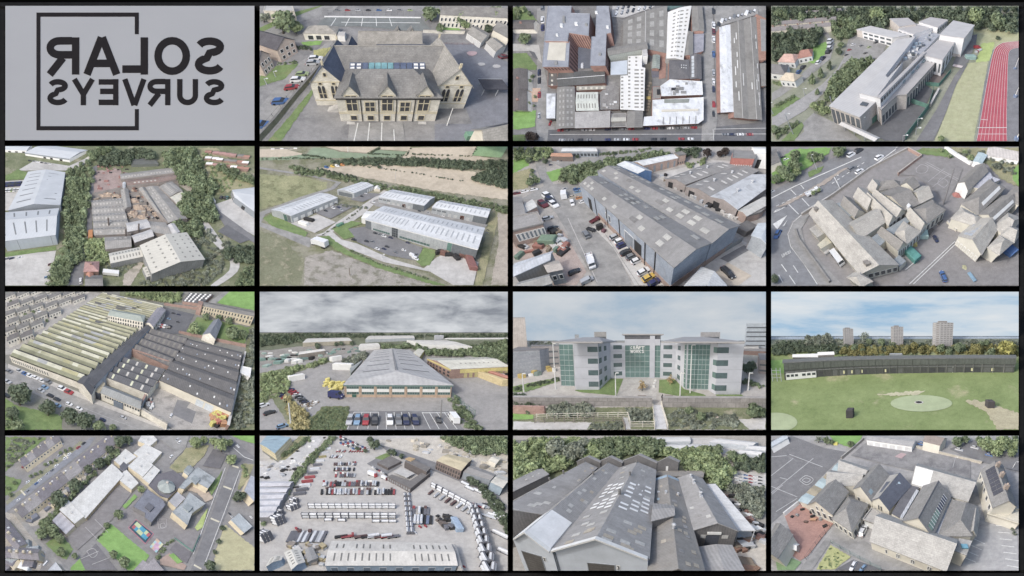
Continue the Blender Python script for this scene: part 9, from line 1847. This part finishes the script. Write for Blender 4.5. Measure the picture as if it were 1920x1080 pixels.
_w='second third fourth fifth sixth seventh eighth ninth tenth eleventh twelfth thirteenth fourteenth fifteenth sixteenth seventeenth eighteenth nineteenth twentieth'.split()
_w+=['twenty-'+q for q in['first']+_w[:8]]+['thirtieth']+['thirty-'+q for q in['first']+_w[:8]]
ORD=['leftmost']+[q+' from left' for q in _w]
VORD=[w.replace('from left','from top').replace('leftmost','topmost')for w in ORD]
def number(items):
 xs=[t[3]for t in items];ys=[t[4]for t in items]
 hor=(max(xs)-min(xs))>=(max(ys)-min(ys))
 items=sorted(items,key=lambda t:t[3]if hor else t[4])
 n=len(items)
 for i,t in enumerate(items):
  if n==2:w=('the left one','the right one')[i]if hor else('the upper one','the lower one')[i]
  elif i==n-1:w='rightmost' if hor else 'lowest'
  elif n>6 and i>=n-5:w=(ORD[n-1-i].replace('left','right')if hor else VORD[n-1-i].replace('top','bottom'))
  else:w=(ORD if hor else VORD)[i]if i<len(ORD)else None
  yield t,w
from collections import defaultdict
_by=defaultdict(list)
_par={o.parent for o in bpy.data.objects if o.parent}
THINGS=[t for t in THINGS if t[0].type!='EMPTY' or t[0]in _par]
for o in list(bpy.data.objects):
 if o.type=='EMPTY' and o not in _par:bpy.data.objects.remove(o)
for t in THINGS:_by[(t[1],t[2].place)].append(t)
for(lab,place),items in _by.items():
 tail=' in the '+place
 if lab.startswith('ground of the'):
  items[0][0]['label']='ground of the '+place;continue
 if len(items)==1:
  items[0][0]['label']=lab+tail;continue
 cl=items[0][2]
 for t in items:
  if not t[0].get('group')and not t[0].get('kind'):t[0]['group']='each '+lab+' in the '+place
 if len(items)<=14:
  for t,w in number(items):t[0]['label']='%s, %s%s'%(lab,w,tail)
  continue
 sub=defaultdict(list)
 for t in items:
  gx=min(2,max(0,int(3*(t[3]-cl.rect[0])/(cl.rect[2]-cl.rect[0]))));gy=min(2,max(0,int(3*(t[4]-cl.rect[1])/(cl.rect[3]-cl.rect[1]))))
  sub[(gx,gy)].append(t)
 for(gx,gy),it in sub.items():
  reg_={(1,1):'centre',(0,1):'left side',(2,1):'right side',(1,0):'upper middle',(1,2):'lower middle',(0,0):'upper left',(2,0):'upper right',(0,2):'lower left',(2,2):'lower right'}[(gx,gy)]
  if len(it)==1:it[0][0]['label']='%s at %s%s'%(lab,reg_,tail);continue
  for t,w in number(it):
   t[0]['label']='%s at %s, %s%s'%(lab,reg_,w,tail)if w else '%s at %s%s'%(lab,reg_,tail)
for t in THINGS:
 l=t[0].get('label','')
 if len(l.split())>16:
  l=l.replace(' the ',' ')
  t[0]['label']=l
